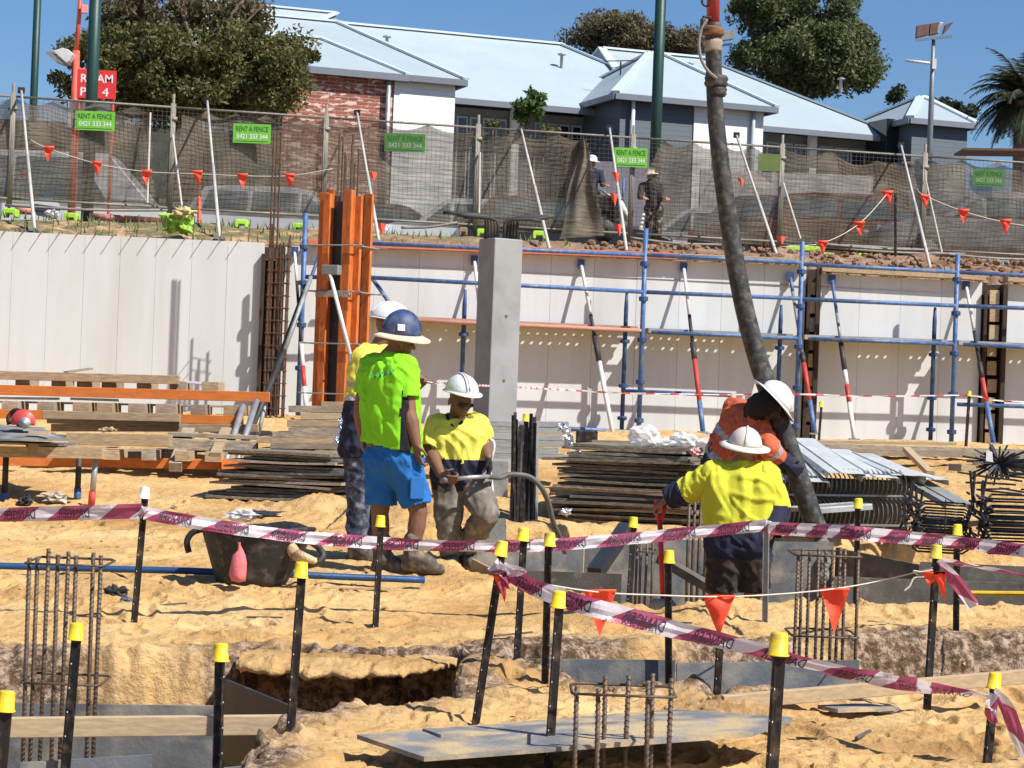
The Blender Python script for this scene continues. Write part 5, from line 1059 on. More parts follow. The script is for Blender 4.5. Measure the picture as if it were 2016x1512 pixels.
def person(label, J, fw, hfw, hup, skin, org, hands, face_dark=None, girth=1.0, group=None, headsc=1.0, armg=1.0):
    t = T('person', label, 'person', org, group); m = MB(); g = girth
    nk, sl, sr, hl, hr = J['neck'], J['shL'], J['shR'], J['hipL'], J['hipR']; F_ = V(fw).normalized()
    hc = J['head']; f, u, r = frame(hfw, hup); s = headsc
    W3 = lambda a, b, c: hc + (f * a + r * b + u * c) * s
    MM = Matrix((r, f, u)).transposed()
    m.ball(W3(-.005, 0, .03), (.074 * s, .093 * s, .088 * s), MM, 16); m.ball(W3(.022, 0, -.045), (.058 * s, .068 * s, .062 * s), MM, 14); m.ball(W3(.068, 0, -.092), (.026 * s, .022 * s, .02 * s), MM, 8)
    m.cap2(W3(.088, 0, .008), W3(.108, 0, -.03), .009 * s, .015 * s, 8); m.ball(W3(.078, 0, .022), (.056 * s, .016 * s, .011 * s), MM, 10); m.ball(W3(.082, 0, -.062), (.025 * s, .012 * s, .011 * s), MM, 8)
    for q in (-1, 1): m.ball(W3(-.005, q * .078 * s, -.01), (.011 * s, .02 * s, .032 * s), MM, 8); m.ball(W3(.06, q * .04, -.025), (.022 * s, .018 * s, .025 * s), MM, 8)
    m.cap2(nk, hc - u * .05 - f * .02, .058 * g, .054, 12)
    ch = (sl + sr) / 2; pl = (hl + hr) / 2
    m.cap2(sl.lerp(ch, .25), sr.lerp(ch, .25), .075 * g, .075 * g, 12); m.cap2(nk, ch - V((0, 0, .04)), .06 * g, .1 * g, 12)
    for a, b in ((sl, hl), (sr, hr)): m.cap2(a.lerp(ch, .4) - V((0, 0, .06)), b.lerp(pl, .1), .1 * g, .105 * g, 12)
    m.cap2(ch - V((0, 0, .08)), pl, .115 * g, .115 * g, 12); m.cap2(hl, hr, .105 * g, .105 * g, 12)
    for S_ in 'LR':
        sh, el, wr = J['sh' + S_], J['el' + S_], J['wr' + S_]; m.cap2(sh, el, .056 * g * armg, .044 * g * armg, 10); m.cap2(el, el.lerp(wr, .3), .044 * g * armg, .046 * g * armg, 10); m.cap2(el.lerp(wr, .3), wr, .046 * g * armg, .029 * armg, 10)
        hp, kn, an = J['hip' + S_], J['kn' + S_], J['an' + S_]; m.cap2(hp, kn, .092 * g, .058 * g, 12); m.cap2(kn, kn.lerp(an, .35), .056 * g, .058 * g, 10); m.cap2(kn.lerp(an, .35), an, .058 * g, .036, 10)
        fd = V(J['ft' + S_]).normalized(); m.cap2(an - V((0, 0, .03)), an + fd * .13 - V((0, 0, .055)), .04, .03, 8)
        if hands.get(S_): hand(m, J['wr' + S_], *hands[S_])
    v, nr, fc = remesh(m, .0078, 3); q = MB(); q.v = [tuple(p) for p in v]; q.f = fc; q.m = [0] * len(fc); q.build('body', skin, t, True)
    e = MB()
    for q_ in (-1, 1): e.ball(W3(.079, q_ * .031 * s, -.004), (.013 * s, .008 * s, .007 * s), MM, 8)
    e.build('eyes', mat('dark_eye', (.05, .04, .035), .3, bump=0), t, True)
    return t, W3, (f, u, r), MM
def limb(m, a, b, ra, rb, t0=0, t1=1, n=12): a2 = a.lerp(b, t0); b2 = a.lerp(b, t1); m.cap2(a2, b2, ra + (rb - ra) * t0, ra + (rb - ra) * t1, n)
def torso(m, J, e, g=1.0, low=0.0):
    sl, sr, hl, hr, nk = J['shL'], J['shR'], J['hipL'], J['hipR'], J['neck']; ch = (sl + sr) / 2; pl = (hl + hr) / 2; dn = (pl - ch).normalized() * low
    m.cap2(sl.lerp(ch, .3), sr.lerp(ch, .3), .07 * g + e, .07 * g + e); m.cap2(nk - V((0, 0, .03)), ch - V((0, 0, .05)), .058 * g + e * .6, .1 * g + e)
    for a in (sl, sr): m.cap2(nk - V((0, 0, .035)), a, .045 * g + e * .5, .058 * g + e)
    for a, b in ((sl, hl), (sr, hr)): m.cap2(a.lerp(ch, .35) - V((0, 0, .06)), b.lerp(pl, .05) + dn, .103 * g + e, .11 * g + e)
    m.cap2(ch - V((0, 0, .08)), pl + dn, .12 * g + e, .12 * g + e)
def sleeve(t, J, S_, e, t1, mats, g=1.0, fore=0, mfn=None, seed=0):
    m = MB(); sh, el, wr = J['sh' + S_], J['el' + S_], J['wr' + S_]; _sleeve(m, J, S_, e, 1.0, g, fore)
    c = (el.lerp(wr, fore - .06), (wr - el).normalized(), .3) if fore else (sh.lerp(el, t1), (el - sh).normalized(), .5)
    cloth(m, 'sleeve', mats, t, .01, .012, [c], mfn, seed=seed + 3)
def _sleeve(m, J, S_, e, t1, g=1.0, fore=0):
    sh, el, wr = J['sh' + S_], J['el' + S_], J['wr' + S_]
    if fore: m.cap2(sh, el, .062 * g + e, .05 * g + e); m.cap2(el, el.lerp(wr, fore), .05 * g + e, .036 * g + e)
    else: limb(m, sh, el, .064 * g + e, .052 * g + e, 0, t1)
def cutend(J, a, b, t, rad=.16): A, B = J[a], J[b]; n = (B - A).normalized(); return (A.lerp(B, t), n, rad)
def pants(m, J, e, g=1.0, calf=0.0, thigh=1.0):
    hl, hr = J['hipL'], J['hipR']; m.cap2(hl, hr, .112 * g + e, .112 * g + e); m.cap2((hl + hr) / 2 + V((0, 0, .1)), (hl + hr) / 2, .11 * g + e, .11 * g + e)
    for S_ in 'LR':
        hp, kn, an = J['hip' + S_], J['kn' + S_], J['an' + S_]; limb(m, hp, kn, .1 * g + e, .07 * g + e, 0, thigh)
        if calf: m.cap2(kn, kn.lerp(an, calf), .068 * g + e, .052 * g + e)
def boots(t, J, mm, h=.12):
    for S_ in 'LR':
        an = J['an' + S_]; fd = V(J['ft' + S_]).normalized(); sole = an - V((0, 0, .075)); m = MB(); m.cap2(an + V((0, 0, h - .02)), an - V((0, 0, .03)), .062, .06, 10); m.cap2(an + V((0, 0, .0)), sole + fd * .13 + V((0, 0, .03)), .06, .046, 10); m.cap2(sole - fd * .03 + V((0, 0, .015)), sole + fd * .12 + V((0, 0, .0)), .048, .042, 10); m.cap2(sole + fd * .1, sole + fd * .19 - V((0, 0, .004)), .044, .036, 10)
        cloth(m, 'boot', mm, t, .01, .003, [(sole - V((0, 0, .038)), V((0, 0, -1)), .4)], seed=2)
def helmet(t, W3, fr, style, mm, tilt=0, sz=1.0, brim_m=None, badge=False, up=0, dz=1.0):
    f, u, r = fr; c = W3(0, 0, .045 + up); MM = Matrix((r, f, u)).transposed()
    if tilt: Q = Matrix.Rotation(R(tilt), 3, r); f, u = Q @ f, Q @ u; MM = Matrix((r, f, u)).transposed()
    m = MB(); n = 24; rows = 8; prof = []
    for i in range(rows + 1):
        a = R(90) * i / rows; prof.append((math.cos(a), math.sin(a)))
    for (cr, sr_) in prof:
        for j in range(n):
            an = 2 * math.pi * j / n; ridge = 1 + (.03 if abs(math.cos(an)) < .2 and sr_ > .1 else 0) * sr_
            m.v.append(tuple(c + MM @ V((.108 * sz * cr * math.cos(an) * ridge, .132 * sz * cr * math.sin(an), .118 * sz * dz * sr_ * ridge))))
    for i in range(rows):
        for j in range(n): m.f.append((i * n + j, i * n + (j + 1) % n, (i + 1) * n + (j + 1) % n, (i + 1) * n + j)); m.m.append(0)
    o = m.build('hard_hat', mm, t, True); md = o.modifiers.new('thickness', 'SOLIDIFY'); md.thickness = .004
    b = MB(); bw = {'full': .06, 'cloth': .05, 'cap': .014}[style]
    for k in range(2):
        for j in range(n):
            an = 2 * math.pi * j / n; fr_ = max(0, math.sin(an)); back = max(0, -math.sin(an)); w_ = bw + (.055 * fr_ ** 3 if style == 'cap' else .02 * fr_ + .015 * back)
            dr = k * (w_ * (.28 if style != 'cloth' else .5 + .15 * math.sin(an * 2 + .6)))
            b.v.append(tuple(c + MM @ V(((.107 * sz + k * w_) * math.cos(an), (.131 * sz + k * w_) * math.sin(an), .004 - dr))))
    for j in range(n): b.f.append((j, (j + 1) % n, n + (j + 1) % n, n + j)); b.m.append(0)
    o2 = b.build('brim', brim_m or mm, t, True); md = o2.modifiers.new('thickness', 'SOLIDIFY'); md.thickness = .005
    rb = MB()
    for s_ in ((0, .02) if style == 'cap' else (0,)):
        pts_ = []
        for i in range(13):
            a = R(12 + 156 * i / 12); pts_.append(c + MM @ V((s_, .134 * sz * math.cos(a), .121 * sz * dz * math.sin(a))))
        rb.tube(pts_, .007, 6)
    rb.sub('ridge', mm, o, True)
    if badge:
        bd = MB(); q = c + MM @ V((.075, -.03, .06)); bd.box(c + MM @ V((.1, -.03, .06)), (.012, .05, .045), M=MM @ Matrix.Rotation(R(-25), 3, 'Y')); bd.sub('badge', WHTP, o)
    return o
def JJ(Y, d): return {k: (P(v[0], v[1], Y + (v[2] if len(v) > 2 else 0)) if not k.startswith('ft') else V(v)) for k, v in d.items()}
# ---- man in the lime shirt, seen from behind
J = JJ(15.4, dict(head=(787, 672, 0), neck=(766, 702, 0), shL=(734, 722, .08), shR=(797, 724, -.1), elL=(712, 800, .1), wrL=(714, 858, .16), elR=(804, 812, -.14), wrR=(820, 874, -.17), hipL=(754, 906, .05), hipR=(794, 906, -.05), knL=(748, 1008, .06), knR=(824, 1008, -.08), anL=(752, 1098, .06), anR=(812, 1094, -.08), ftL=(.5, -.35, 0), ftR=(.95, -.2, -.02)))
g0 = P(780, 1122, 15.4); t, W3, fr, MM = person('man in a lime green shirt and blue shorts seen from behind', J, (.75, .66, 0), (.93, .3, -.12), (-.05, -.18, 1), SKD, g0, {'R': (V((.12, -.0, -1)), V((.8, .5, 0)), V((.5, -.8, 0)), .75), 'L': (V((.1, .2, -1)), V((.9, .3, 0)), V((0, 1, 0)), .7)}, girth=1.08, armg=1.18)
m = MB(); torso(m, J, .026, 1.06, -.02); sleeve(t, J, 'R', .02, .68, LIMEF, 1.12); sleeve(t, J, 'L', .018, .7, LIMEF, 1.1)
pel = (J['hipL'] + J['hipR']) / 2
cloth(m, 'shirt', [LIMEF, BLKF], t, .011, .012, [(pel + V((-.03, 0, .085)), V((-.18, 0, -1)), .5), (J['neck'] + V((.0, 0, .035)), V((.2, 0, 1)), .2)],
      lambda c: 1 if (c - J['shR']).z < -.15 and 0.045 < c.x - (pel.x + .0) < .125 and c.y < pel.y + .06 else 0, seed=1)
m = MB(); q = J['neck'].lerp(pel, .28); 
vs, fs, wd, ht = text2d('lll')
put = MB()
for k in range(9):
    a = P(733 + 5.2 * k, 741 - 1.2 * k + (2 if k % 2 else -2), 15.27 - .014 * k); put.box(a, (.012, .004, .02 + .01 * (k % 3 == 0)), R(20))
put.build('shirt_print', mat('teal_print', (.05, .3, .12), .7), t)
m = MB(); pants(m, J, .03, 1.0, 0, .97)
cloth(m, 'shorts', BLUEF, t, .012, .012, [cutend(J, 'hipL', 'knL', .86, .3), cutend(J, 'hipR', 'knR', .88, .3), (pel + V((0, 0, .12)), V((0, 0, 1)), .5)], seed=2)
m = MB(); a = J['hipR'].lerp(J['knR'], .52) + V((.045, -.12, 0)); m.box(a, (.1, .016, .15), R(22)); m.build('cargo_pocket', BLUEF, t, bevel=.006)
boots(t, J, BOOT, .13); helmet(t, W3, fr, 'cloth', HATB, 5, 1.04, STRAW, True, 0, 1.35)
m = MB(); m.cap2(J['neck'] + V((0, 0, .0)), J['neck'] + V((.005, .01, .05)), .066, .062)
# ---- man behind him in yellow and navy with a white helmet
J = JJ(16.05, dict(head=(765, 645, 0), neck=(746, 682, 0), shL=(713, 706, -.08), shR=(772, 702, .12), elL=(706, 782, -.1), wrL=(745, 812, -.02), elR=(800, 782, .05), wrR=(818, 770, -.12), hipL=(704, 884, -.04), hipR=(728, 884, .1), knL=(706, 985, -.04), knR=(730, 985, .1), anL=(702, 1080, -.04), anR=(728, 1082, .1), ftL=(.6, -.5, 0), ftR=(.9, -.1, 0)))
t, W3, fr, MM = person('man in a white helmet standing half hidden behind the lime shirt', J, (.85, .4, 0), (.9, .3, -.1), (.05, 0, 1), SKD, P(712, 1106, 16.05), {'R': (V((.5, -.2, .8)), V((-.3, -.8, .3)), V((-.5, 0, .6)), 1.5), 'L': (V((1, .1, .1)), V((0, 0, -1)), V((0, 1, 0)), 1.)})
pel = (J['hipL'] + J['hipR']) / 2; m = MB(); torso(m, J, .026, 1.0, .0)
zN = P(700, 790, 16).z
def f2(c):
    if c.z < zN: return 1
    sh, el = J['shL'], J['elL']; k = (c - sh).dot((el - sh).normalized()) / (el - sh).length
    if c.x < J['shL'].x + .09 and (.62 < k < .76 or 1.0 < k < 1.12): return 2
    return 0
cloth(m, 'shirt', [YEL, NAVY, REFL], t, .012, .014, [(pel + V((0, 0, -.06)), V((0, 0, -1)), .5), (J['neck'] + V((0, 0, .05)), V((0, 0, 1)), .2)], f2, seed=5)
sleeve(t, J, 'L', .018, 1, [YEL, NAVY, REFL], 1, .4, f2, 1); sleeve(t, J, 'R', .016, 1, [YEL, NAVY, REFL], 1, .75, f2, 2)
m = MB(); pants(m, J, .02, .92, .93); cloth(m, 'trousers', DUSTN, t, .012, .012, [cutend(J, 'knL', 'anL', .9, .14), cutend(J, 'knR', 'anR', .9, .14), (pel + V((0, 0, .14)), V((0, 0, 1)), .5)], seed=6)
boots(t, J, BOOT, .1); helmet(t, W3, fr, 'cap', HATW, -3, 1.12)
# ---- man holding the vibrator, facing us
J = JJ(15.95, dict(head=(906, 789, -.07), neck=(898, 828, 0), shL=(940, 838, 0), shR=(862, 843, -.02), elR=(847, 888, -.08), wrR=(868, 934, -.28), elL=(953, 872, .02), wrL=(961, 900, -.15), hipR=(886, 940, 0), hipL=(928, 940, 0), knR=(884, 1028, -.06), anR=(886, 1098, 0), knL=(957, 1012, -.2), anL=(913, 1090, .1), ftR=(.15, -1, 0), ftL=(.35, -.8, 0)))
t, W3, fr, MM = person('man in a white helmet and yellow shirt holding the concrete vibrator', J, (.2, -1, 0), (.42, -.88, -.28), (.1, -.2, 1), SKD, P(890, 1122, 15.95), {'R': (V((.75, -.35, -.35)), V((.35, .5, .6)), V((0, -.6, .7)), 1.7), 'L': (V((.15, -.3, -1)), V((-.9, -.2, 0)), V((0, -1, 0)), .9)}, girth=.97, armg=1.12)
pel = (J['hipL'] + J['hipR']) / 2; m = MB(); torso(m, J, .024, 1.0, .03); sleeve(t, J, 'L', .018, .85, YEL, 1.05); sleeve(t, J, 'R', .024, .92, YEL, 1.12)
zN = P(900, 903, 15.9).z
cloth(m, 'shirt', [YEL, NAVY], t, .011, .015, [(pel + V((0, 0, -.09)), V((0, 0, -1)), .5), (J['neck'] + V((0, -.05, .03)), V((0, -.5, 1)), .2)], lambda c: 1 if c.z < zN else 0, seed=8)
m = MB(); n_ = J['neck']; m.tube(spline([n_ + V((-.07, .03, .02)), n_ + V((-.05, -.07, 0)), n_ + V((0, -.11, -.05)), n_ + V((.05, -.07, 0)), n_ + V((.07, .03, .02))], 4), .016, 6); m.build('collar', NAVY, t, True)
m = MB(); m.beam(n_ + V((.012, -.12, -.06)), pel + V((.012, -.155, .1)), .022, .006, V((0, 1, 0))); m.build('button_placket', YEL, t, bevel=.002)
m = MB(); pants(m, J, .022, .98, .95); cloth(m, 'trousers', GREYT, t, .012, .014, [cutend(J, 'knL', 'anL', .94, .12), cutend(J, 'knR', 'anR', .94, .12), (pel + V((0, 0, .1)), V((0, 0, 1)), .5)], seed=9)
boots(t, J, BOOT, .07); helmet(t, W3, fr, 'cap', HATW, 9, 1.08, up=.018)
m = MB(); g_ = J['wrL']; hand(m, g_, V((.15, -.3, -1)), V((-.9, -.2, 0)), V((0, -1, 0)), .9, 1.05); v, nr, fc = remesh(m, .007, 1); q = MB(); q.v = [tuple(V(a) + V(b) * .004) for a, b in zip(v, nr)]; q.f = fc; q.m = [0] * len(fc); q.build('glove', BLKF, t, True)
m = MB(); m.tube([W3(.098, -.055, 0), W3(.104, -.03, -.006), W3(.106, 0, .0), W3(.104, .03, -.006), W3(.098, .055, 0)], .014, 6); m.build('sunglasses', BLK, t, True)
vb = T('concrete_vibrator', 'grey concrete vibrator with a black hose arching down into the trench', 'vibrator', P(880, 945, 15.6))
m = MB(); m.tube([P(868, 944, 15.66), P(884, 944, 15.64)], .026, 10); m.build('end_fitting', GALD, vb, True)
m = MB(); m.tube([P(884, 944, 15.64), P(925, 940, 15.65), P(962, 938, 15.72)], .015, 10); m.build('steel_head', GAL, vb, True)
m = MB(); m.tube(spline([P(962, 938, 15.72), P(985, 940, 15.9), P(1005, 934, 15.95), P(1040, 938, 16), P(1062, 955, 16), P(1078, 985, 16.1), P(1090, 1030, 16.2), P(1104, 1062, 16.3), P(1112, 1088, 16.4)], 6), .019, 8); m.build('hose', GALD if False else mat('grey_rubber_hose', (.12, .12, .11), .6, var=.2), vb, True)
# ---- man digging, seen from behind in the trench
J = JJ(15.35, dict(head=(1465, 889, .05), neck=(1456, 915, 0), shL=(1402, 940, 0), shR=(1508, 940, 0), elL=(1346, 968, .05), wrL=(1312, 984, .1), elR=(1532, 1002, -.02), wrR=(1514, 1056, -.12), hipL=(1428, 1062, .0), hipR=(1478, 1062, .0), knL=(1424, 1170, .05), knR=(1482, 1165, .1), anL=(1428, 1296, .1), anR=(1478, 1292, .12), ftL=(-.1, 1, 0), ftR=(.2, 1, 0)))
t, W3, fr, MM = person('man in a wide white helmet and yellow shirt digging with his back to us', J, (0, 1, 0), (.1, 1, .1), (.1, -.1, 1), SKM, P(1450, 1315, 15.4), {'L': (V((-.75, .3, -.6)), V((0, .2, -1)), V((.4, .9, 0)), 1.3), 'R': (V((-.6, .3, -.8)), V((-.3, .9, 0)), V((0, 0, 1)), 1.1)}, girth=1.12)
pel = (J['hipL'] + J['hipR']) / 2; m = MB(); torso(m, J, .034, 1.12, -.02)
def f4(c):
    for S_ in 'LR':
        el, wr, sh = J['el' + S_], J['wr' + S_], J['sh' + S_]
        if (c - el).length < .28 and (c - el).dot((wr - el).normalized() + (el - sh).normalized()) > -.0 and (c - sh).length > .18: return 1
    return 0
cloth(m, 'shirt', [YELW, NAVY], t, .012, .017, [(pel + V((0, 0, -.03)), V((0, 0, -1)), .6), (J['neck'] + V((0, 0, .03)), V((0, 0, 1)), .15)], lambda c: 1 if c.z < P(1450, 1036, 15.3).z else 0, freq=6, seed=11)
sleeve(t, J, 'L', .03, 1, [YELW, NAVY], 1.15, .95, f4, 3); sleeve(t, J, 'R', .03, 1, [YELW, NAVY], 1.15, .9, f4, 4)
m = MB(); pants(m, J, .035, 1.08, 0, .96); cloth(m, 'trousers', [DARKF, NAVY], t, .012, .014, [cutend(J, 'hipL', 'knL', .93, .3), cutend(J, 'hipR', 'knR', .93, .3), (pel + V((0, 0, .09)), V((0, 0, 1)), .5)], lambda c: 1 if c.z > P(1450, 1100, 15.3).z else 0, seed=12)
boots(t, J, BOOT, .12); helmet(t, W3, fr, 'full', HATO, 3, 1.05)
sv = T('shovel', 'red-handled shovel held upright by the man digging', 'shovel', P(1304, 1178, 15.55))
REDV = mat('red_fibreglass', (.6, .03, .04), .4, var=.12); a = P(1299, 1024, 15.52); b = P(1305, 1178, 15.6); m = MB(); m.tube([a, b], .018, 8); m.build('shaft', REDV, sv, True)
m = MB(); m.tube([a + V((0, 0, -.02)), P(1290, 1003, 15.52), P(1291, 990, 15.52)], .014, 8); m.tube([a + V((0, 0, -.02)), P(1309, 1003, 15.52), P(1309, 990, 15.52)], .014, 8); m.tube([P(1288, 990, 15.52), P(1312, 991, 15.52)], .015, 8); m.build('grip', REDV, sv, True)
m = MB(); c = b; m.v = []; rows = 6
for i in range(rows + 1):
    f = i / rows; ww = .1 * (1 - f ** 3 * .7) * (.6 + .4 * min(1, f * 5)); q = c + V((.01 * f, .03 * f, -.26 * f))
    for k in range(5): u_ = k / 4 - .5; m.v.append(tuple(q + V((u_ * 2 * ww, -.04 * (1 - 4 * u_ * u_), 0))))
for i in range(rows):
    for k in range(4): m.f.append((i * 5 + k, i * 5 + k + 1, (i + 1) * 5 + k + 1, (i + 1) * 5 + k)); m.m.append(0)
o = m.build('blade', GALD, sv, True); md = o.modifiers.new('thickness', 'SOLIDIFY'); md.thickness = .003
# white-handled shovel behind the vibrator man
s2 = T('shovel', 'white-handled shovel standing behind the man with the vibrator', 'shovel', P(972, 1020, 17.0)); m = MB(); m.tube([P(962, 918, 17), P(975, 1020, 16.9)], .018, 8); m.build('shaft', WHTP, s2, True)
m = MB(); m.tube(spline([P(962, 920, 17), P(950, 890, 17), P(956, 868, 17), P(970, 868, 17), P(972, 885, 17), P(963, 915, 17)], 4), .012, 8); m.build('grip', WHTP, s2, True)
m = MB(); a = P(975, 1020, 16.9); m.slab([a + V((-.08, 0, 0)), a + V((.08, 0, 0)), a + V((.09, 0, -.2)), a + V((0, 0, -.27)), a + V((-.09, 0, -.2))], V((0, .004, 0))); m.build('blade', GALD, s2)
# ---- man in orange guiding the hose
J = JJ(17.7, dict(head=(1517, 794, -.42), neck=(1488, 814, -.3), shL=(1446, 806, .05), shR=(1490, 838, -.3), elR=(1518, 886, -.5), wrR=(1548, 916, -.42), elL=(1492, 880, -.1), wrL=(1540, 924, -.2), hipL=(1414, 915, .08), hipR=(1436, 918, -.1), knL=(1418, 995, .0), knR=(1448, 1000, -.15), anL=(1406, 1066, .1), anR=(1440, 1070, -.1), ftL=(1, -.2, 0), ftR=(1, -.1, 0)))
t, W3, fr, MM = person('man in orange and a wide white helmet bending to guide the hose', J, (.9, -.1, -.4), (.72, .1, -.72), (.72, 0, .72), mat('very_dark_skin', (.06, .035, .028), .55, var=.1), P(1425, 1092, 17.7), {'R': (V((.9, .2, -.4)), V((.3, .9, 0)), V((.2, 0, 1)), 1.5), 'L': (V((.9, -.2, -.3)), V((.2, -.9, 0)), V((.2, 0, 1)), 1.5)})
pel = (J['hipL'] + J['hipR']) / 2; ch = (J['shL'] + J['shR']) / 2; m = MB(); torso(m, J, .03, 1.05, .0)
ax_ = (pel - ch).normalized(); Lt = (pel - ch).length
def f5(c):
    for S_ in 'LR':
        el, wr = J['el' + S_], J['wr' + S_]; k = (c - el).dot((wr - el).normalized()) / (wr - el).length; dd = (c - el - (wr - el) * k).length
        if dd < .075 and k > .55: return 1
        if dd < .09 and .05 < k < .25: return 2
    k = (c - ch).dot(ax_) / Lt
    if (c - J['elR']).length < .12: return 0
    return 1 if k > .93 else (2 if .78 < k < .93 or .36 < k < .48 else 0)
cloth(m, 'shirt', [ORF, NAVY, REFL], t, .012, .015, [(pel + ax_ * .08, ax_, .5), (J['neck'] + V((.05, 0, .02)), V((1, 0, .3)), .14)], f5, seed=15)
sleeve(t, J, 'L', .02, 1, [ORF, NAVY, REFL], 1.1, .95, f5, 5); sleeve(t, J, 'R', .022, 1, [ORF, NAVY, REFL], 1.15, .95, f5, 6)
m = MB(); pants(m, J, .022, 1.0, .95); cloth(m, 'trousers', NAVY, t, .013, .012, [cutend(J, 'knL', 'anL', .93, .12), cutend(J, 'knR', 'anR', .93, .12)], seed=16)
m = MB(); f_, u_, r_ = fr; m.ball(W3(-.01, 0, .0), (.09, .11, .11), MM, 14); m.cap2(W3(-.04, 0, -.06), J['neck'] + V((-.0, 0, .02)), .09, .1); cloth(m, 'neck_flap', BLKF, t, .012, .01, [(W3(.055, 0, -.03), f_, .14)], seed=17)
boots(t, J, BOOT, .08); helmet(t, W3, fr, 'full', HATW, 0, 1.08)
for w_, d_ in ((J['wrR'], V((.9, .2, -.4))), (J['wrL'], V((.9, -.2, -.3)))):
    m = MB(); hand(m, w_, d_, V((.3, .9, 0)) if w_ is J['wrR'] else V((.2, -.9, 0)), V((.2, 0, 1)), 1.4, 1.1); v, nr, fc = remesh(m, .008, 1); q = MB(); q.v = [tuple(V(a) + V(b) * .005) for a, b in zip(v, nr)]; q.f = fc; q.m = [0] * len(fc); q.build('glove', NAVY, t, True)
# ================================================================ FENCE ALONG THE TOP
def FY(px): return 35.3 + .0019 * px
FZ0, FZ1 = 4.22, 5.93
def fx(px): return P(px, 300, FY(px)).x
def CL():
    m = bpy.data.materials.new('shade_cloth'); m.use_nodes = True; n = m.node_tree.nodes; L = m.node_tree.links; b = n['Principled BSDF']; b.inputs['Roughness'].default_value = .95; b.inputs['Specular IOR Level'].default_value = .05
    tc = n.new('ShaderNodeTexCoord'); z = n.new('ShaderNodeTexNoise'); z.inputs['Scale'].default_value = 2.2; z.inputs['Detail'].default_value = 7; L.new(tc.outputs['Object'], z.inputs[0])
    r = n.new('ShaderNodeValToRGB'); L.new(z.outputs[0], r.inputs[0]); e = r.color_ramp.elements; e[0].position = .35; e[0].color = (.09, .075, .056, 1); e[1].position = .68; e[1].color = (.24, .2, .15, 1); L.new(r.outputs[0], b.inputs['Base Color'])
    mp = n.new('ShaderNodeMapping'); mp.inputs['Scale'].default_value = (.6, .6, 5); L.new(tc.outputs['Object'], mp.inputs[0]); z2 = n.new('ShaderNodeTexNoise'); z2.inputs['Scale'].default_value = 5; z2.inputs['Detail'].default_value = 5; L.new(mp.outputs[0], z2.inputs[0])
    bp = n.new('ShaderNodeBump'); bp.inputs['Strength'].default_value = .7; bp.inputs['Distance'].default_value = .04; L.new(z2.outputs[0], bp.inputs['Height']); L.new(bp.outputs[0], b.inputs['Normal'])
    tr = n.new('ShaderNodeBsdfTransparent'); ms = n.new('ShaderNodeMixShader'); mr = n.new('ShaderNodeMapRange'); L.new(z2.outputs[0], mr.inputs[0]); mr.inputs[1].default_value = .3; mr.inputs[2].default_value = .7; mr.inputs[3].default_value = .16; mr.inputs[4].default_value = .4
    L.new(mr.outputs[0], ms.inputs[0]); L.new(b.outputs[0], ms.inputs[1]); L.new(tr.outputs[0], ms.inputs[2]); L.new(ms.outputs[0], n['Material Output'].inputs[0]); return m
CLOTH = CL(); WIRE = mat('galvanised_wire', (.1, .085, .07), .8, 0, bump=0); FPOST = mat('weathered_fence_tube', (.22, .2, .165), .6, .3, var=.2); BRC = mat('pale_brace_tube', (.48, .455, .4), .6, var=.15, scale=5)
GRS = mat('sign_green', (.17, .5, .05), .5, var=.08); GRD = mat('sign_dark_green', (.03, .12, .03), .6, bump=0)
posts = [-278, 22, 338, 640, 940, 1246, 1540, 1822, 2110]
PLAB = ['fence panel cut off by the left edge', 'fence panel carrying the first green sign from the left', 'fence panel with green sign between the lime bag and the orange column', 'fence panel with a dark green sign right of the orange column', 'fence panel with torn hanging shade cloth above the grey column', 'fence panel behind the black hose with a hanging corner', 'fence panel with sagging cloth above the third blue standard', 'fence panel at the right edge with a green sign']
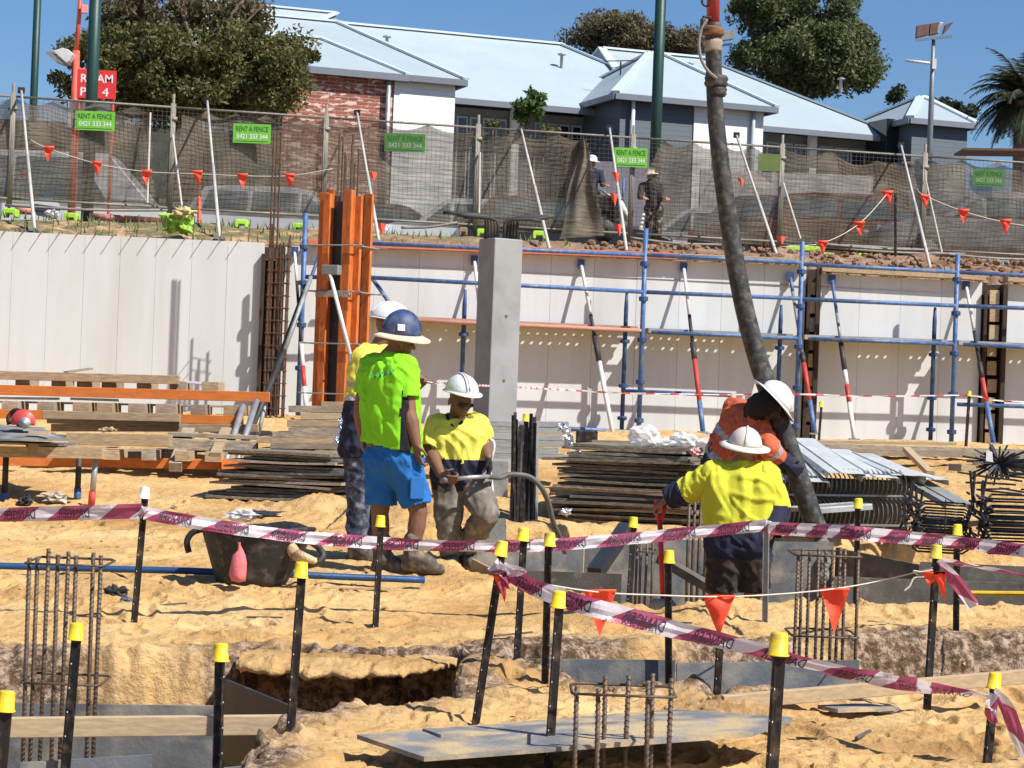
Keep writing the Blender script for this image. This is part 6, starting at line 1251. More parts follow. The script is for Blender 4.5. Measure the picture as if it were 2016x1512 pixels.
def panel(k):
    p0, p1 = posts[k] + 3, posts[k + 1] - 3; Y0, Y1 = FY(p0), FY(p1); A = V((fx(p0), Y0, FZ0)); B = V((fx(p1), Y1, FZ0)); up = V((0, 0, FZ1 - FZ0)); d = (B - A); L = d.length
    t = T('mesh_fence', PLAB[k], 'fence panel', A.lerp(B, .5), 'temporary fence panels along the top')
    m = MB()
    for (a, b, r) in [(A, A + up * 1.02, .021), (B, B + up * 1.02, .021), (A + up * .985, B + up * .985, .019), (A + up * .06, B + up * .06, .019)]: m.tube([a, b], r, 8)
    m.build('frame', FPOST, t, True)
    m = MB(); n = 33
    for i in range(1, n): q = A.lerp(B, i / n); m.beam(q + up * .06, q + up * .985, .004, .004)
    for i in range(1, 22): q = up * (.06 + .925 * i / 22); m.beam(A + q, B + q, .004, .004)
    m.build('wire_mesh', WIRE, t)
    # cloth behind the wire, with folds and a few torn or hanging corners
    m = MB(); nx_, nz_ = 70, 36; idx = {}; r = random.Random(k)
    def hole(u_, v_):
        if k == 1: return u_ > .84 and v_ > .15 and (u_ - .84) * 6 > (1 - v_) * .5 + .06 * math.sin(v_ * 12) and u_ < .985 or v_ < .1 and .12 < u_ < .3 and v_ < .1 * math.sin((u_ - .12) * 17)
        if k == 4: return u_ > .7 + (1 - v_) * .15
        if k == 5: return u_ < .15 + .04 * math.sin(v_ * 7)
        if k == 2: return u_ < .05 and v_ > .75
        return False
    for j in range(nz_ + 1):
        for i in range(nx_ + 1):
            u_, v_ = i / nx_, j / nz_; sag = .05 * abs(math.sin(u_ * math.pi * (3 + k % 3))) * (v_ ** 6) * 2; 
            if k == 6: sag += .12 * max(0, math.sin((u_ - .35) * math.pi / .5)) * (.35 < u_ < .85) * v_ ** 4
            bulge = .05 + .04 * math.sin(v_ * 5 + u_ * 3 + k) + .03 * math.sin(u_ * 16 + k * 2) * v_
            q = A.lerp(B, u_) + up * (.02 + .96 * v_) - V((0, 0, sag)); idx[i, j] = len(m.v); m.v.append((q.x, q.y + bulge, q.z))
    for j in range(nz_):
        for i in range(nx_):
            if not hole((i + .5) / nx_, (j + .5) / nz_): m.f.append((idx[i, j], idx[i + 1, j], idx[i + 1, j + 1], idx[i, j + 1])); m.m.append(0)
    m.build('shade_cloth', CLOTH, t, True)
    return t, A, B, up
FP = [panel(k) for k in range(8)]
# hanging torn corner of panel 4
t, A, B, up = FP[4]; m = MB(); a = P(1146, 268, FY(1150) - .1); b = P(1100, 470, FY(1100) - .25); c = P(1186, 464, FY(1186) - .2); d_ = P(1122, 330, FY(1120) - .05)
ns = 14; idx = {}
for i in range(ns + 1):
    for j in range(ns + 1):
        u_, v_ = i / ns, j / ns; top = a.lerp(a + V((.03, 0, 0)), u_); bot = b.lerp(c, u_); q = top.lerp(bot, v_); idx[i, j] = len(m.v); m.v.append((q.x + .03 * math.sin(v_ * 9), q.y + .07 * math.sin(u_ * 9 + v_ * 2), q.z))
for i in range(ns):
    for j in range(ns): m.f.append((idx[i, j], idx[i + 1, j], idx[i + 1, j + 1], idx[i, j + 1])); m.m.append(0)
m.build('torn_cloth', CLOTH, t, True)
# signs
for i, (px, py, w_, h_, yaw, lab) in enumerate([(187, 238, 78, 38, 0, 'leftmost green hire sign on the fence'), (496, 263, 74, 38, 0, 'bright green hire sign left of the orange column'), (797, 281, 80, 36, 0, 'darker green hire sign right of the orange column'), (1242, 310, 66, 38, 0, 'green hire sign next to the gap where a worker stands behind the fence'), (1946, 350, 62, 34, 0, 'green hire sign on the fence at the far right'), (1515, 320, 44, 34, 0, 'faded olive blank sign right of the black hose')]):
    Y = FY(px) - .07; c = P(px, py, Y); W_2 = w_ / ppm(Y); H_2 = h_ / ppm(Y); t = T('hire_sign', lab, 'sign', c - V((0, 0, H_2 / 2)), 'hire signs on the fence')
    m = MB(); m.box(c, (W_2, .012, H_2)); m.build('board', mat('faded_sign', (.14, .2, .06), .7) if i == 5 else (mat('cloth_dimmed_green', (.07, .2, .04), .6, var=.2, scale=5) if i in (2, 4) else GRS), t)  # two boards and their letters coloured darker, as if dimmed by shade cloth
    if i != 5:
        m = MB(); put_text(m, 'RENT A FENCE', c + V((-W_2 * .43, -.0085, H_2 * .1)), (1, 0, 0), (0, 0, 1), W_2 * .86, H_2 * .27); m.build('lettering', GRD, t)
        m = MB(); put_text(m, '0421 333 344', c + V((-W_2 * .4, -.0085, -H_2 * .28)), (1, 0, 0), (0, 0, 1), W_2 * .82, H_2 * .26); m.build('lettering', mat('cloth_dimmed_lettering', (.35, .38, .33), .7, bump=0) if i in (2, 4) else LTW, t)
        m = MB(); m.box(c + V((0, -.007, -H_2 * .4)), (W_2 * .9, .003, H_2 * .03)); m.build('underline', GRD, t)
# raking braces of the fence
BR = [((42, 178), (68, 452), 'pale brace against the fence, first from the left'), ((408, 198), (432, 468), 'pale brace against the fence right of the lime bag'), ((703, 222), (746, 476), 'pale brace against the fence just right of the orange column'), ((1026, 254), (1082, 492), 'pale brace against the fence above the grey column'), ((1200, 252), (1234, 498), 'pale brace with orange flags beside the fence gap'),
      ((1450, 266), (1530, 505), 'pale brace against the fence right of the black hose'), ((1774, 286), (1832, 530), 'pale brace against the fence above the fourth blue standard')]
for i, ((x0, y0), (x1, y1), lab) in enumerate(BR):
    a = P(x0, y0, FY(x0) - .02); Yb_ = WY(x1) + 3.6; b = P(x1, y1, Yb_); zz = float(ug(b.x, 29.2 + 3.6)); 
    # choose the depth where the sight line meets the embankment
    for st in range(80):
        Yb_ = WY(x1) + .4 + st * .08; b = P(x1, y1, Yb_)
        if b.z <= float(ug(b.x, 29.2 + .4 + st * .08)) + .03: break
    t = T('raking_brace', lab, 'brace', b, 'raking braces propping the fence'); m = MB(); m.tube([a, a.lerp(b, .55)], .02, 8); m.build('upper_tube', BRC, t, True); m = MB(); m.tube([a.lerp(b, .5), b], .026, 8); m.build('lower_tube', BRC, t, True)
    m = MB(); m.box(a, (.1, .07, .09)); m.build('clamp', BLK, t); m = MB(); m.box(b, (.14, .14, .04)); m.build('foot_plate', GALD, t)
for i, (x0, y0, x1, y1, lab) in enumerate([(340, 265, 358, 405, 'short thin stay behind the fence post above the lime bag'), (945, 300, 943, 430, 'short thin stay by the fence post above the grey column'), (1542, 360, 1576, 470, 'short thin stay right of the hose behind the fence post'), (1822, 352, 1855, 500, 'short thin stay by the rightmost fence post'), (296, 222, 290, 400, 'thin bent pole showing through the opening in the fence cloth')]):
    t = MB(); t.tube([P(x0, y0, FY(x0) - .06), P(x1, y1, FY(x1) - .5)], .017, 8); t.thing('steel_stay', BRC, lab, 'stay', 'thin stays of the fence')
for i, px in enumerate(posts[1:8]):
    a = V((fx(px), FY(px), FZ0 - .1)); m = MB(); m.tube([a, a + V((0, 0, FZ1 - FZ0 + .28))], .024, 8); m.beam(a + V((-.07, -.01, 1.6)), a + V((.07, -.01, 1.6)), .03, .06); m.thing('steel_post', FPOST, ['fence post at the left edge', 'fence post behind the lime bag', 'fence post behind the orange column', 'fence post left of the bent column bars', 'fence post beside the gap with the worker', 'fence post right of the black hose', 'fence post near the right edge by the light pole'][i], 'fence post', 'posts of the temporary fence', True)
# lime plastic fence feet
for i, (px, py, w_) in enumerate([(18, 418, 26), (138, 427, 26), (475, 440, 24), (588, 447, 24), (912, 455, 16), (950, 458, 22), (1062, 462, 26), (1582, 492, 70), (1625, 505, 36), (1812, 512, 24), (1866, 520, 44), (1700, 506, 24)]):
    Y = FY(px) - .35 - (i in (7, 8, 9, 10)) * 1.2; c = P(px, py, Y); W_2 = w_ / ppm(Y); m = MB(); n_ = V((0, .28, 0)); h = .1
    pr = [(-.5, -.5), (-.28, -.5), (-.24, -.1), (.24, -.1), (.28, -.5), (.5, -.5), (.5, .35), (.4, .5), (-.4, .5), (-.5, .35)]
    m.slab([c + V((a * W_2, 0, b * h * 1.3)) for a, b in pr], n_)
    m.thing('ballast_block', LIME if i != 4 else TIM, ordw(i) + ' lime plastic fence foot from the left along the fence' if i != 4 else 'small block beside the fence foot above the grey column', 'fence foot', 'lime feet of the fence', bevel=.012)
# lime bag with canvas
bgp = P(355, 460, 31.4)
rag(P(352, 440, 31.3), (.27, .2, .17), mat('lime_bag_plastic', (.35, .6, .05), .5, var=.2, bump=.6, bs=12, c2=(.12, .25, .03), thr=.55), 'crumpled lime green bag on the embankment above the left wall', 'lime_bag', 'bag', 2)
rag(P(362, 420, 31.2), (.17, .14, .1), mat('canvas_top', (.6, .5, .22), .8, var=.15, bump=.4), 'cream canvas bundle on top of the lime bag', 'canvas_bundle', 'bag', 6)
rag(P(103, 420, 33), (.12, .1, .06), PLAS, 'black and white plastic scrap under the left fence panel', 'plastic_scrap', 'scrap', 7)
m = MB(); q = P(60, 420, 35); m.slab([P(62, 400, 35), P(120, 408, 35), P(112, 432, 34.6), P(72, 424, 34.6)], V((0, .02, 0))); m.thing('black_sheet', PLYB, 'black plastic sheet hanging under the left fence panel', 'sheet')
# pink barrier pipe along the fence foot
for i, (x0, y0, x1, y1) in enumerate([(30, 414, 66, 416), (176, 426, 242, 431), (244, 431, 350, 438)]):
    m = MB(); m.tube([P(x0, y0, 36.6), P(x1, y1, 36.6)], .06, 10); m.thing('pink_pipe', mat('faded_pink_pipe', (.6, .25, .2), .6, var=.12), ['short pink pipe segment at the far left under the fence', 'pink pipe segment under the fence left of the bag, nearer the left', 'long pink pipe segment running up to the lime bag'][i], 'pipe', 'pink pipes under the fence', True)
m = MB(); m.tube([P(391, 350, 36.2), P(393, 446, 36.0)], .035, 8); m.thing('orange_post', mat('orange_post_paint', (.8, .12, .05), .5), 'thin orange post behind the fence right of the lime bag', 'post')
# grass tufts and weeds
GR = mat('weed_leaves', (.12, .16, .04), .8, var=.35, scale=3); m = MB()
for k in range(1500):
    px = random.choice([random.uniform(-40, 620), random.uniform(-40, 620), random.uniform(720, 1130), random.uniform(1500, 2100)]); t_ = random.uniform(1.0, 6.6); Y = WY(px) + t_; q = P(px, 480, Y); z = float(ug(q.x, 29.2 + t_))
    if abs(NZ.noise(V((q.x * .9, Y * .9, 0)))) > .22 and random.random() < .85: continue
    h = random.uniform(.05, .16); a = random.uniform(0, 6.28); b = V((q.x, Y, z)); o = V((math.cos(a), math.sin(a), 0)) * .014; tp = b + V((random.uniform(-.06, .06), random.uniform(-.06, .06), h)); m.add([b - o, b + o, tp], [(0, 1, 2)])
m.thing('weeds', GR, 'weeds and grass tufts on the embankment under the fence', 'weeds', kind='stuff')
# bunting on the fence
def YB(px): return FY(px) - .5
bunting([(60, 275, YB(60)), (95, 292, YB(95)), (190, 322, YB(190)), (288, 338, YB(288)), (388, 342, YB(388)), (475, 346, YB(475)), (570, 346, YB(570)), (655, 332, YB(655))], [(96, 290, 22, 28, YB(96), -2), (191, 320, 20, 28, YB(190)), (288, 337, 22, 28, YB(288)), (388, 338, 22, 28, YB(388), 3), (477, 344, 22, 28, YB(475), 2), (570, 344, 20, 28, YB(570), 3)], 'string of six orange flags hanging along the left fence panels', .006, 'flag strings on the fence')
bunting([(1535, 486, 33), (1620, 478, 33.5), (1692, 440, 34.5), (1748, 380, 36)], [(1620, 476, 20, 26, 33.4), (1691, 438, 22, 26, 34.4, 4), (1747, 378, 22, 26, 35.9, 4)], 'string with orange flags rising right past the lime feet', .006, 'flag strings on the fence')
bunting([(1806, 372, 37.4), (1820, 385, 37.5), (1897, 416, 37.7), (1980, 438, 37.9), (2060, 450, 38)], [(1820, 386, 20, 24, 37.5, 3), (1897, 414, 22, 26, 37.6), (1980, 434, 22, 28, 37.8)], 'string of orange flags on the fence at the right edge', .006, 'flag strings on the fence')
for i, (px, py, w_, h_, Y, lab) in enumerate([(1212, 338, 16, 24, 34, 'upper orange flag scrap on the brace by the fence gap'), (1208, 380, 16, 26, 33.5, 'middle orange flag scrap on the brace by the fence gap'), (1217, 440, 16, 26, 32.6, 'lower orange flag scrap on the brace by the fence gap'), (733, 338, 18, 18, 35, 'orange flag scrap high beside the column starter bars'), (750, 438, 22, 24, 33, 'orange flag scrap on the brace foot right of the orange column'), (44, 334, 14, 26, 36, 'orange flag scrap on the far left fence panel'), (1458, 350, 14, 18, 37.5, 'orange flag scrap behind the fence right of the hose'), (1537, 464, 18, 18, 34, 'orange flag scrap at the fence foot right of the hose')]):
    a = P(px - w_ / 2, py, Y); b = P(px + w_ / 2, py + 3, Y); c = P(px + 3, py + h_, Y - .03); m = MB(); mid = (a + b) / 2 + V((0, -.03, 0)); m.slab([a, mid, c], V((0, .004, 0))); m.slab([mid, b, c], V((0, .004, 0))); m.thing('flag', FLAGM, lab, 'flag', 'loose orange flags')
# ================================================================ PEOPLE BEHIND THE FENCE GAP
def smallman(px, top, bot, Y, label, shirt, legs, hat, lean=0, rot=1):
    h = (bot - top) / ppm(Y); s = h / 1.75; c = P(px, bot, Y); t = T('person', label, 'person', c, 'people behind the fence'); m = MB(); L = V((lean, -.1 * abs(lean) / .3 if lean else 0, 0)); Z = lambda z: V((0, 0, z * s))
    pl, nk = c + Z(.92), c + Z(1.45) + L; X_ = V((.18 * s, 0, 0)); m.cap2(pl, nk, .13 * s, .1 * s); m.ball(nk + Z(.16) + L * .25, (.08 * s, .095 * s, .12 * s)); m.cap2(nk, nk + Z(.1), .055 * s, .055 * s); m.ball(nk + Z(.15) + L * .25 + V((.03, -.09, 0)) * s, .02 * s)
    arms = []
    for q in (-1, 1):
        sh = nk - Z(.05) + X_ * q; el = sh - Z(.26) + V((.05 * q, -.1, 0)) * s; wr = el + V((.08 * rot, -.2, -.02)) * s; m.cap2(sh, el, .055 * s, .042 * s, 8); m.cap2(el, wr, .042 * s, .03 * s, 8); hand(m, wr, V((.1, -1, -.1)), V((0, 0, -1)), V((-q, 0, 0)), .8, s)
        arms.append((sh, el)); hp = pl + X_ * q * .5; kn = c + Z(.48) + X_ * q * .55 + V((0, -.06, 0)); an = c + Z(.08) + X_ * q * .6; m.cap2(hp, kn, .09 * s, .06 * s, 8); m.cap2(kn, an, .06 * s, .04 * s, 8); m.cap2(an, an + V((.04, -.16, -.04)) * s, .045 * s, .035 * s, 8)
    v, nr, f = remesh(m, .012, 2); q_ = MB(); q_.v = [tuple(p) for p in v]; q_.f = f; q_.m = [0] * len(f); q_.build('body', SKM, t, True)
    m = MB(); m.cap2(pl + Z(.02), nk - Z(.04), .15 * s, .13 * s); m.cap2(nk - Z(.06) - X_, nk - Z(.06) + X_, .075 * s, .075 * s)
    for sh, el in arms: m.cap2(sh, el, .068 * s, .058 * s, 8)
    cloth(m, 'shirt', shirt, t, .02, .012, [(pl - Z(.03), V((0, 0, -1)), .5)], seed=20)
    m = MB(); m.cap2(pl - X_ * .5, pl + X_ * .5, .12 * s, .12 * s)
    for q in (-1, 1): m.cap2(pl + X_ * q * .5, c + Z(.48) + X_ * q * .55 + V((0, -.06, 0)), .105 * s, .08 * s, 8); m.cap2(c + Z(.48) + X_ * q * .55 + V((0, -.06, 0)), c + Z(.12) + X_ * q * .6, .08 * s, .06 * s, 8)
    cloth(m, 'trousers', legs, t, .02, .01, seed=21)
    hc = nk + Z(.2) + L * .3; m = MB(); m.lathe(hc, (.1 * (1 if lean >= 0 else -1), -.1, 1), [(.17 * s, -.02 * s), (.165 * s, .0), (.11 * s, .005 * s), (.1 * s, .07 * s), (.06 * s, .11 * s), (.001, .12 * s)], 16); m.build('hat', hat, t, True)
smallman(1284, 332, 500, 37.9, 'worker in a pale brimmed hat standing in the fence gap', mat('dark_shirt', (.05, .045, .04), .9), mat('dark_work_trousers', (.04, .035, .03), .9, c2=(.4, .3, .2), thr=.6), mat('pale_sun_hat', (.55, .47, .36), .9), -.06)
smallman(1160, 306, 470, 39.5, 'worker with a white hard hat seen behind the torn shade cloth', NAVY, NAVY, HATW)
# stacked white cups / tie blocks and small post inside gap
t = T('site_machine', 'dark site machine with white parts standing in the fence gap', 'machine', P(1200, 480, 39)); m = MB(); m.box(P(1195, 420, 39.2), (.45, .35, .6)); m.build('engine_block', BLK, t, bevel=.03)
m = MB(); m.cap2(P(1222, 400, 38.8), P(1235, 430, 38.8), .05, .06); m.build('white_tank', WHTP, t, True); m = MB(); m.tube([P(1180, 372, 38.9), P(1200, 385, 38.9), P(1230, 392, 38.9)], .02, 8); m.build('handle_bar', GAL, t, True); m = MB(); m.lathe(P(1190, 455, 38.9), (0, -1, 0), [(.05, 0), (.18, 0), (.2, .05), (.18, .1), (.05, .1)], 16); m.build('wheel', RUB, t, True); m = MB(); m.tube([P(1228, 350, 38.9), P(1226, 420, 38.9)], .02, 8); m.build('mast', BLUE, t, True)
for i in range(4): m = MB(); m.lathe(P(1266 - i * 1.5, 424 + i * 8, 37.6), (0, 0, 1), [(.001, 0), (.035, 0), (.03, .03), (.001, .03)], 10); m.thing('white_cup', WHTP, ordw(i) + ' small white block from the top beside the worker in the fence gap', 'block', 'white blocks in the fence gap')
m = MB(); c = P(1090, 482, 33.5); 
for i in range(3): m = MB(); m.box(P(1050 + i * 26, 478 + i * 3, 34), (.16, .2, .07), .2 * i); m.thing('timber_offcut', TIM if i else TIMG, ['leftmost', 'middle', 'rightmost'][i] + ' timber offcut under the fence above the grey column', 'timber', 'offcuts under the fence')
# thin dark posts
for i, (px, y0, y1, Y, r) in enumerate([(1763, 382, 505, 33.5, .02), (527, 232, 440, 28.6, 0)]):
    if r: m = MB(); m.tube([P(px, y0, Y), P(px, y1, Y)], r, 6); m.thing('thin_post', BLK, 'thin black post standing before the fence near the right', 'post')
# loose pipes / rolled cloth lying along the right fence foot
for i, (x0, y0, x1, y1) in enumerate([(1600, 478, 1830, 492), (1620, 486, 1900, 500), (1830, 496, 2060, 512), (1240, 468, 1420, 482), (1250, 474, 1360, 480), (10, 404, 330, 414), (790, 448, 900, 438)]):
    m = MB(); m.tube(spline([P(x0, y0, FY(x0) - .6), P((x0 + x1) / 2, (y0 + y1) / 2 + 4, FY(x0) - .5), P(x1, y1, FY(x1) - .6)], 5), .022, 7); m.thing('loose_rail', FPOST, ['long loose rail at the fence foot right of the hose', 'second loose rail at the fence foot right of the hose', 'loose rail at the fence foot near the right edge', 'loose rail below the fence gap', 'short loose rail below the fence gap', 'loose rail along the foot of the left fence panel', 'loose rail at the fence foot left of the bent bars'][i], 'rail', 'loose rails at the fence foot', True)
# ================================================================ CARS BEHIND THE FENCE
def car(px, roof_py, Y, body, label, rz=0, L=4.4, van=False, vis=1):
    c = P(px, roof_py, Y); z0 = UZ + .02; H = 1.9 if van else 1.45; org = V((c.x, Y, z0)); t = T('parked_car', label, 'car', org, 'cars parked behind the fence'); M_ = Matrix.Rotation(R(rz), 3, 'Z')
    def W(x, y, z): return org + M_ @ V((x, y, z))
    W_2 = .86
    lo = [(-L / 2, .35), (-L / 2 + .02, .75), (-L / 2 + .12, .88), (-L * .2, .96), (L * .33, .93), (L / 2 - .05, .72), (L / 2, .35)]
    m = MB()
    for (s_, e_) in ((0, 1),):
        pts0 = [W(x, -W_2, z) for x, z in lo]; m.slab(pts0, M_ @ V((0, 2 * W_2, 0)))
    m.build('body', body, t, bevel=.06)
    cab = [(-L * .44, .9), (-L * .36, H - .05), (-L * .25, H), (L * .06, H), (L * .12, H - .06), (L * .25, .92)] if not van else [(-L * .48, .9), (-L * .47, H), (L * .2, H), (L * .36, .95)]
    m = MB(); k = len(cab); vs = [W(x, -W_2 * (1 if z < 1 else .8), z) for x, z in cab] + [W(x, W_2 * (1 if z < 1 else .8), z) for x, z in cab]; m.add(vs, [tuple(range(k - 1, -1, -1)), tuple(range(k, 2 * k))] + [(i, (i + 1) % k, k + (i + 1) % k, k + i) for i in range(k)]); m.build('cabin', body, t, bevel=.03)
    GL = mat('car_glass', (.05, .1, .12), .08, 0, var=.02, bump=0, spec=.8)
    for (xa, xb) in [(-.38, -.16), (-.14, .07), (.085, .2)]:
        for sd in (-1, 1):
            top = H - .12; lean_ = (1 - (top - .95) / (H - .9) * .2); y0 = sd * (W_2 + .006); y1 = sd * (W_2 * .83 + .012); xt = L * xb - (.13 * L if xb > .15 else 0); m = MB(); m.slab([W(L * xa + (.08 if xa < -.3 else 0), y0, .97), W(L * xb, y0, .97), W(max(xt, L * xa + .08), y1, top), W(L * xa + (.2 if xa < -.3 else .03), y1, top)], M_ @ V((0, sd * .008, 0))); m.build('window', GL, t)
    for x in (-L * .31, L * .3):
        for sd in (-1, 1):
            m = MB(); m.lathe(W(x, sd * (W_2 - .17), .32), M_ @ V((0, sd, 0)), [(.001, 0), (.32, 0), (.33, .02), (.33, .17), (.3, .19), (.19, .19)], 20); wh = m.build('wheel', RUB, t, True); m = MB(); m.lathe(W(x, sd * (W_2 + .0), .32), M_ @ V((0, sd, 0)), [(.001, .015), (.17, .012), (.2, .0), (.001, 0)], 12); m.sub('rim', GAL, wh)
    for sd in (-1, 1):
        m = MB(); m.box(W(L / 2 - .04, sd * .62, .68), (.08, .3, .13), R(rz)); m.build('headlight', mat('headlight_glass', (.7, .72, .75), .1, .3, bump=0), t, bevel=.02); m = MB(); m.box(W(-L / 2 + .03, sd * .66, .75), (.06, .2, .16), R(rz)); m.build('tail_light', REDP, t, bevel=.02)
    return t
CP = lambda n, c, r=.25: mat(n, c, r, .2, var=.03, bump=0, spec=.6)
car(120, 330, 46, CP('white_car_paint', (.75, .75, .72)), 'long white van seen through the cloth behind the left fence panel', 0, 5.4, True)
car(560, 375, 47, CP('silver_car_paint', (.5, .5, .5)), 'silver car behind the fence left of the orange column', 4)
car(770, 390, 50, CP('dark_grey_car_paint', (.05, .05, .055)), 'dark grey car behind the fence right of the orange column', -6)
car(930, 370, 48, CP('white_car_paint2', (.7, .7, .68)), 'white car behind the fence above the grey column', 178)
car(1110, 385, 47, CP('black_car_paint', (.03, .03, .035)), 'black car behind the torn shade cloth', 8)
car(1400, 375, 48, CP('pale_car_paint', (.6, .6, .57)), 'pale car behind the black hose', 175)
car(1590, 362, 45, CP('charcoal_car_paint', (.08, .08, .085)), 'charcoal car behind the sagging shade cloth', 10)
car(1700, 420, 44, CP('red_car_paint', (.12, .03, .02)), 'dark red car with sun glints low behind the right fence', 5)
car(1960, 380, 42.5, CP('grey_car_paint', (.3, .31, .32)), 'grey car with pale blue windows at the right edge behind the fence', 182, 4.7)
# ================================================================ POLES
GPOLE = mat('dark_green_pole', (.015, .05, .04), .45, var=.12, scale=3)
def pole(px0, py0, px1, py1, Y, r, label, mm=GPOLE, name='lamp_post', cat='pole', grp='green poles behind the fence', top=1.5):
    a = P(px0, py0, Y); b = P(px1, py1, Y); t = T(name, label, cat, V((b.x, b.y, float(ug(b.x, Y)))), grp); m = MB(); m.tube([V((a.x, Y, float(ug(b.x, Y)) - .1)), V((a.x, Y, a.z + top))], r, 14); m.build('shaft', mm, t, True)
    m = MB(); m.lathe((a.x, Y, float(ug(b.x, Y))), (0, 0, 1), [(r * 2, 0), (r * 2, .03), (r * 1.2, .05)], 12); m.build('base_flange', mm, t); return t
pole(74, 0, 68, 190, 52, .085, 'thin dark green pole at the far left behind the fence')
pole(188, 0, 178, 190, 40.5, .107, 'thick dark green pole in front of the red sign')
pole(1301, 0, 1291, 255, 41, .1, 'dark green pole rising in front of the house, right of centre')
# orange mast with red sign and flood light
OM = mat('orange_mast', (.6, .1, .06), .5, var=.15); Y = 44; t = T('light_mast', 'orange mast with a box on top beside the red sign', 'mast', V((P(150, 190, Y).x, Y, UZ)))
m = MB(); m.tube([V((P(150, 190, Y).x, Y, UZ)), P(150, 100, Y)], .075, 8); m.tube([P(150, 110, Y), P(160, -30, Y)], .045, 8); m.build('shaft', OM, t, True); m = MB(); m.box(P(166, 18, Y - .1), (.13, .1, .16), .3); m.build('box', mat('pink_box', (.7, .25, .22), .5), t, bevel=.01)
m = MB(); m.tube([P(148, 135, Y), P(178, 140, Y)], .03, 8); m.build('bracket', OM, t)
fl = T('flood_light', 'white flood light tilted up on the orange mast at the left', 'flood light', P(120, 115, Y - .1)); a, b, c, d = P(88, 103, Y - .3), P(108, 100, Y - .3), P(130, 124, Y - .3), P(122, 128, Y - .3)
m = MB(); m.slab([P(88, 103, Y - .3), P(100, 100, Y - .3), P(130, 122, Y - .3), P(126, 127, Y - .3), P(108, 120, Y - .3)], V((0, .35, 0))); m.build('lens', mat('lamp_glass_grey', (.25, .23, .22), .3), fl)
m = MB(); m.slab([P(104, 100, Y - .32), P(122, 94, Y - .32), P(134, 97, Y - .32), P(144, 106, Y - .32), P(136, 120, Y - .32), P(130, 124, Y - .32)], V((0, .4, 0))); m.build('housing', WHTP, fl, bevel=.01)
m = MB(); m.tube([P(138, 112, Y - .1), P(148, 114, Y)], .025, 8); m.build('arm', WHTP, fl)
sg = T('red_sign', 'red sign board with white letters half hidden by the green pole', 'sign', P(190, 260, 43)); m = MB(); c = P(190, 166, 43); m.box(c, (77 / ppm(43), .03, 56 / ppm(43)), R(0)); m.build('board', mat('sign_red', (.72, .04, .04), .5, var=.05), sg)
ow, oh = 77 / ppm(43), 56 / ppm(43); m = MB(); put_text(m, 'ROAM', c + V((-ow * .4, -.018, oh * .05)), (1, 0, 0), (0, 0, 1), ow * .82, oh * .3); m.build('lettering', LTW, sg); m = MB(); put_text(m, 'PK. 4', c + V((-ow * .4, -.018, -oh * .42)), (1, 0, 0), (0, 0, 1), ow * .72, oh * .3); m.build('lettering', LTW, sg)
for px in (157, 224): m = MB(); a = P(px, 160, 43.05); m.tube([a, V((a.x, a.y, UZ))], .03, 8); m.build('leg', OM, sg)
m = MB(); m.box(P(176, 225, 43.1), (84 / ppm(43), .03, 54 / ppm(43))); m.build('white_board', WHTP, sg)
# right flood light pole
LP_ = mat('galvanised_lamp_pole', (.22, .24, .26), .5, .4, var=.1); Y = 58; t = T('floodlight_pole', 'tall pole with brown flood lights and a camera arm at the right', 'pole', V((P(1829, 300, Y).x, Y, float(ug(10, Y))))); a = P(1838, 75, Y); b = P(1828, 290, Y)
m = MB(); m.tube([V((a.x, Y, float(ug(10, Y)))), V((a.x, Y, P(1838, 200, Y).z)), a], [.08, .07, .045], 10); m.build('shaft', LP_, t, True); m = MB(); m.beam(P(1803, 79, Y - .1), P(1874, 71, Y - .1), .06, .06); m.build('crossbar', LP_, t)
BRN = mat('brown_lamp', (.16, .09, .07), .5, var=.15)
for (x0, y0, x1, y1, x2, y2, x3, y3, mm) in [(1806, 50, 1830, 46, 1828, 68, 1804, 74, BRN), (1832, 46, 1850, 43, 1845, 66, 1830, 69, BRN), (1850, 43, 1858, 45, 1848, 66, 1842, 62, GAL), (1862, 48, 1878, 42, 1866, 58, 1856, 68, BRN)]:
    m = MB(); m.slab([P(x0, y0, Y - .15), P(x1, y1, Y - .15), P(x2, y2, Y - .15), P(x3, y3, Y - .15)], V((0, .2, 0))); m.build('lamp_head', mm, t, bevel=.01)
m = MB(); m.tube([P(1782, 119, Y - .1), P(1838, 125, Y - .1)], .035, 8); m.build('camera_arm', WHTP, t, True); m = MB(); m.box(P(1839, 126, Y - .12), (.1, .1, .25)); m.build('camera_bracket', WHTP, t)
t = T('floodlight_pole', 'second flood light pole mostly hidden by the black hose', 'pole', V((P(1412, 90, 62).x, 62, 6))); m = MB(); c = P(1434, 72, 62); m.slab([P(1418, 62, 62), P(1452, 58, 62), P(1444, 76, 62), P(1420, 80, 62)], V((0, .25, 0))); m.build('lamp_head', GALD, t, bevel=.01); m = MB(); m.beam(P(1412, 90, 62), P(1442, 87, 62), .06, .06); m.build('crossbar', BLUED, t); a = P(1413, 88, 62); m = MB(); m.tube([V((a.x, 62, 6)), a], .06, 8); m.build('shaft', LP_, t)
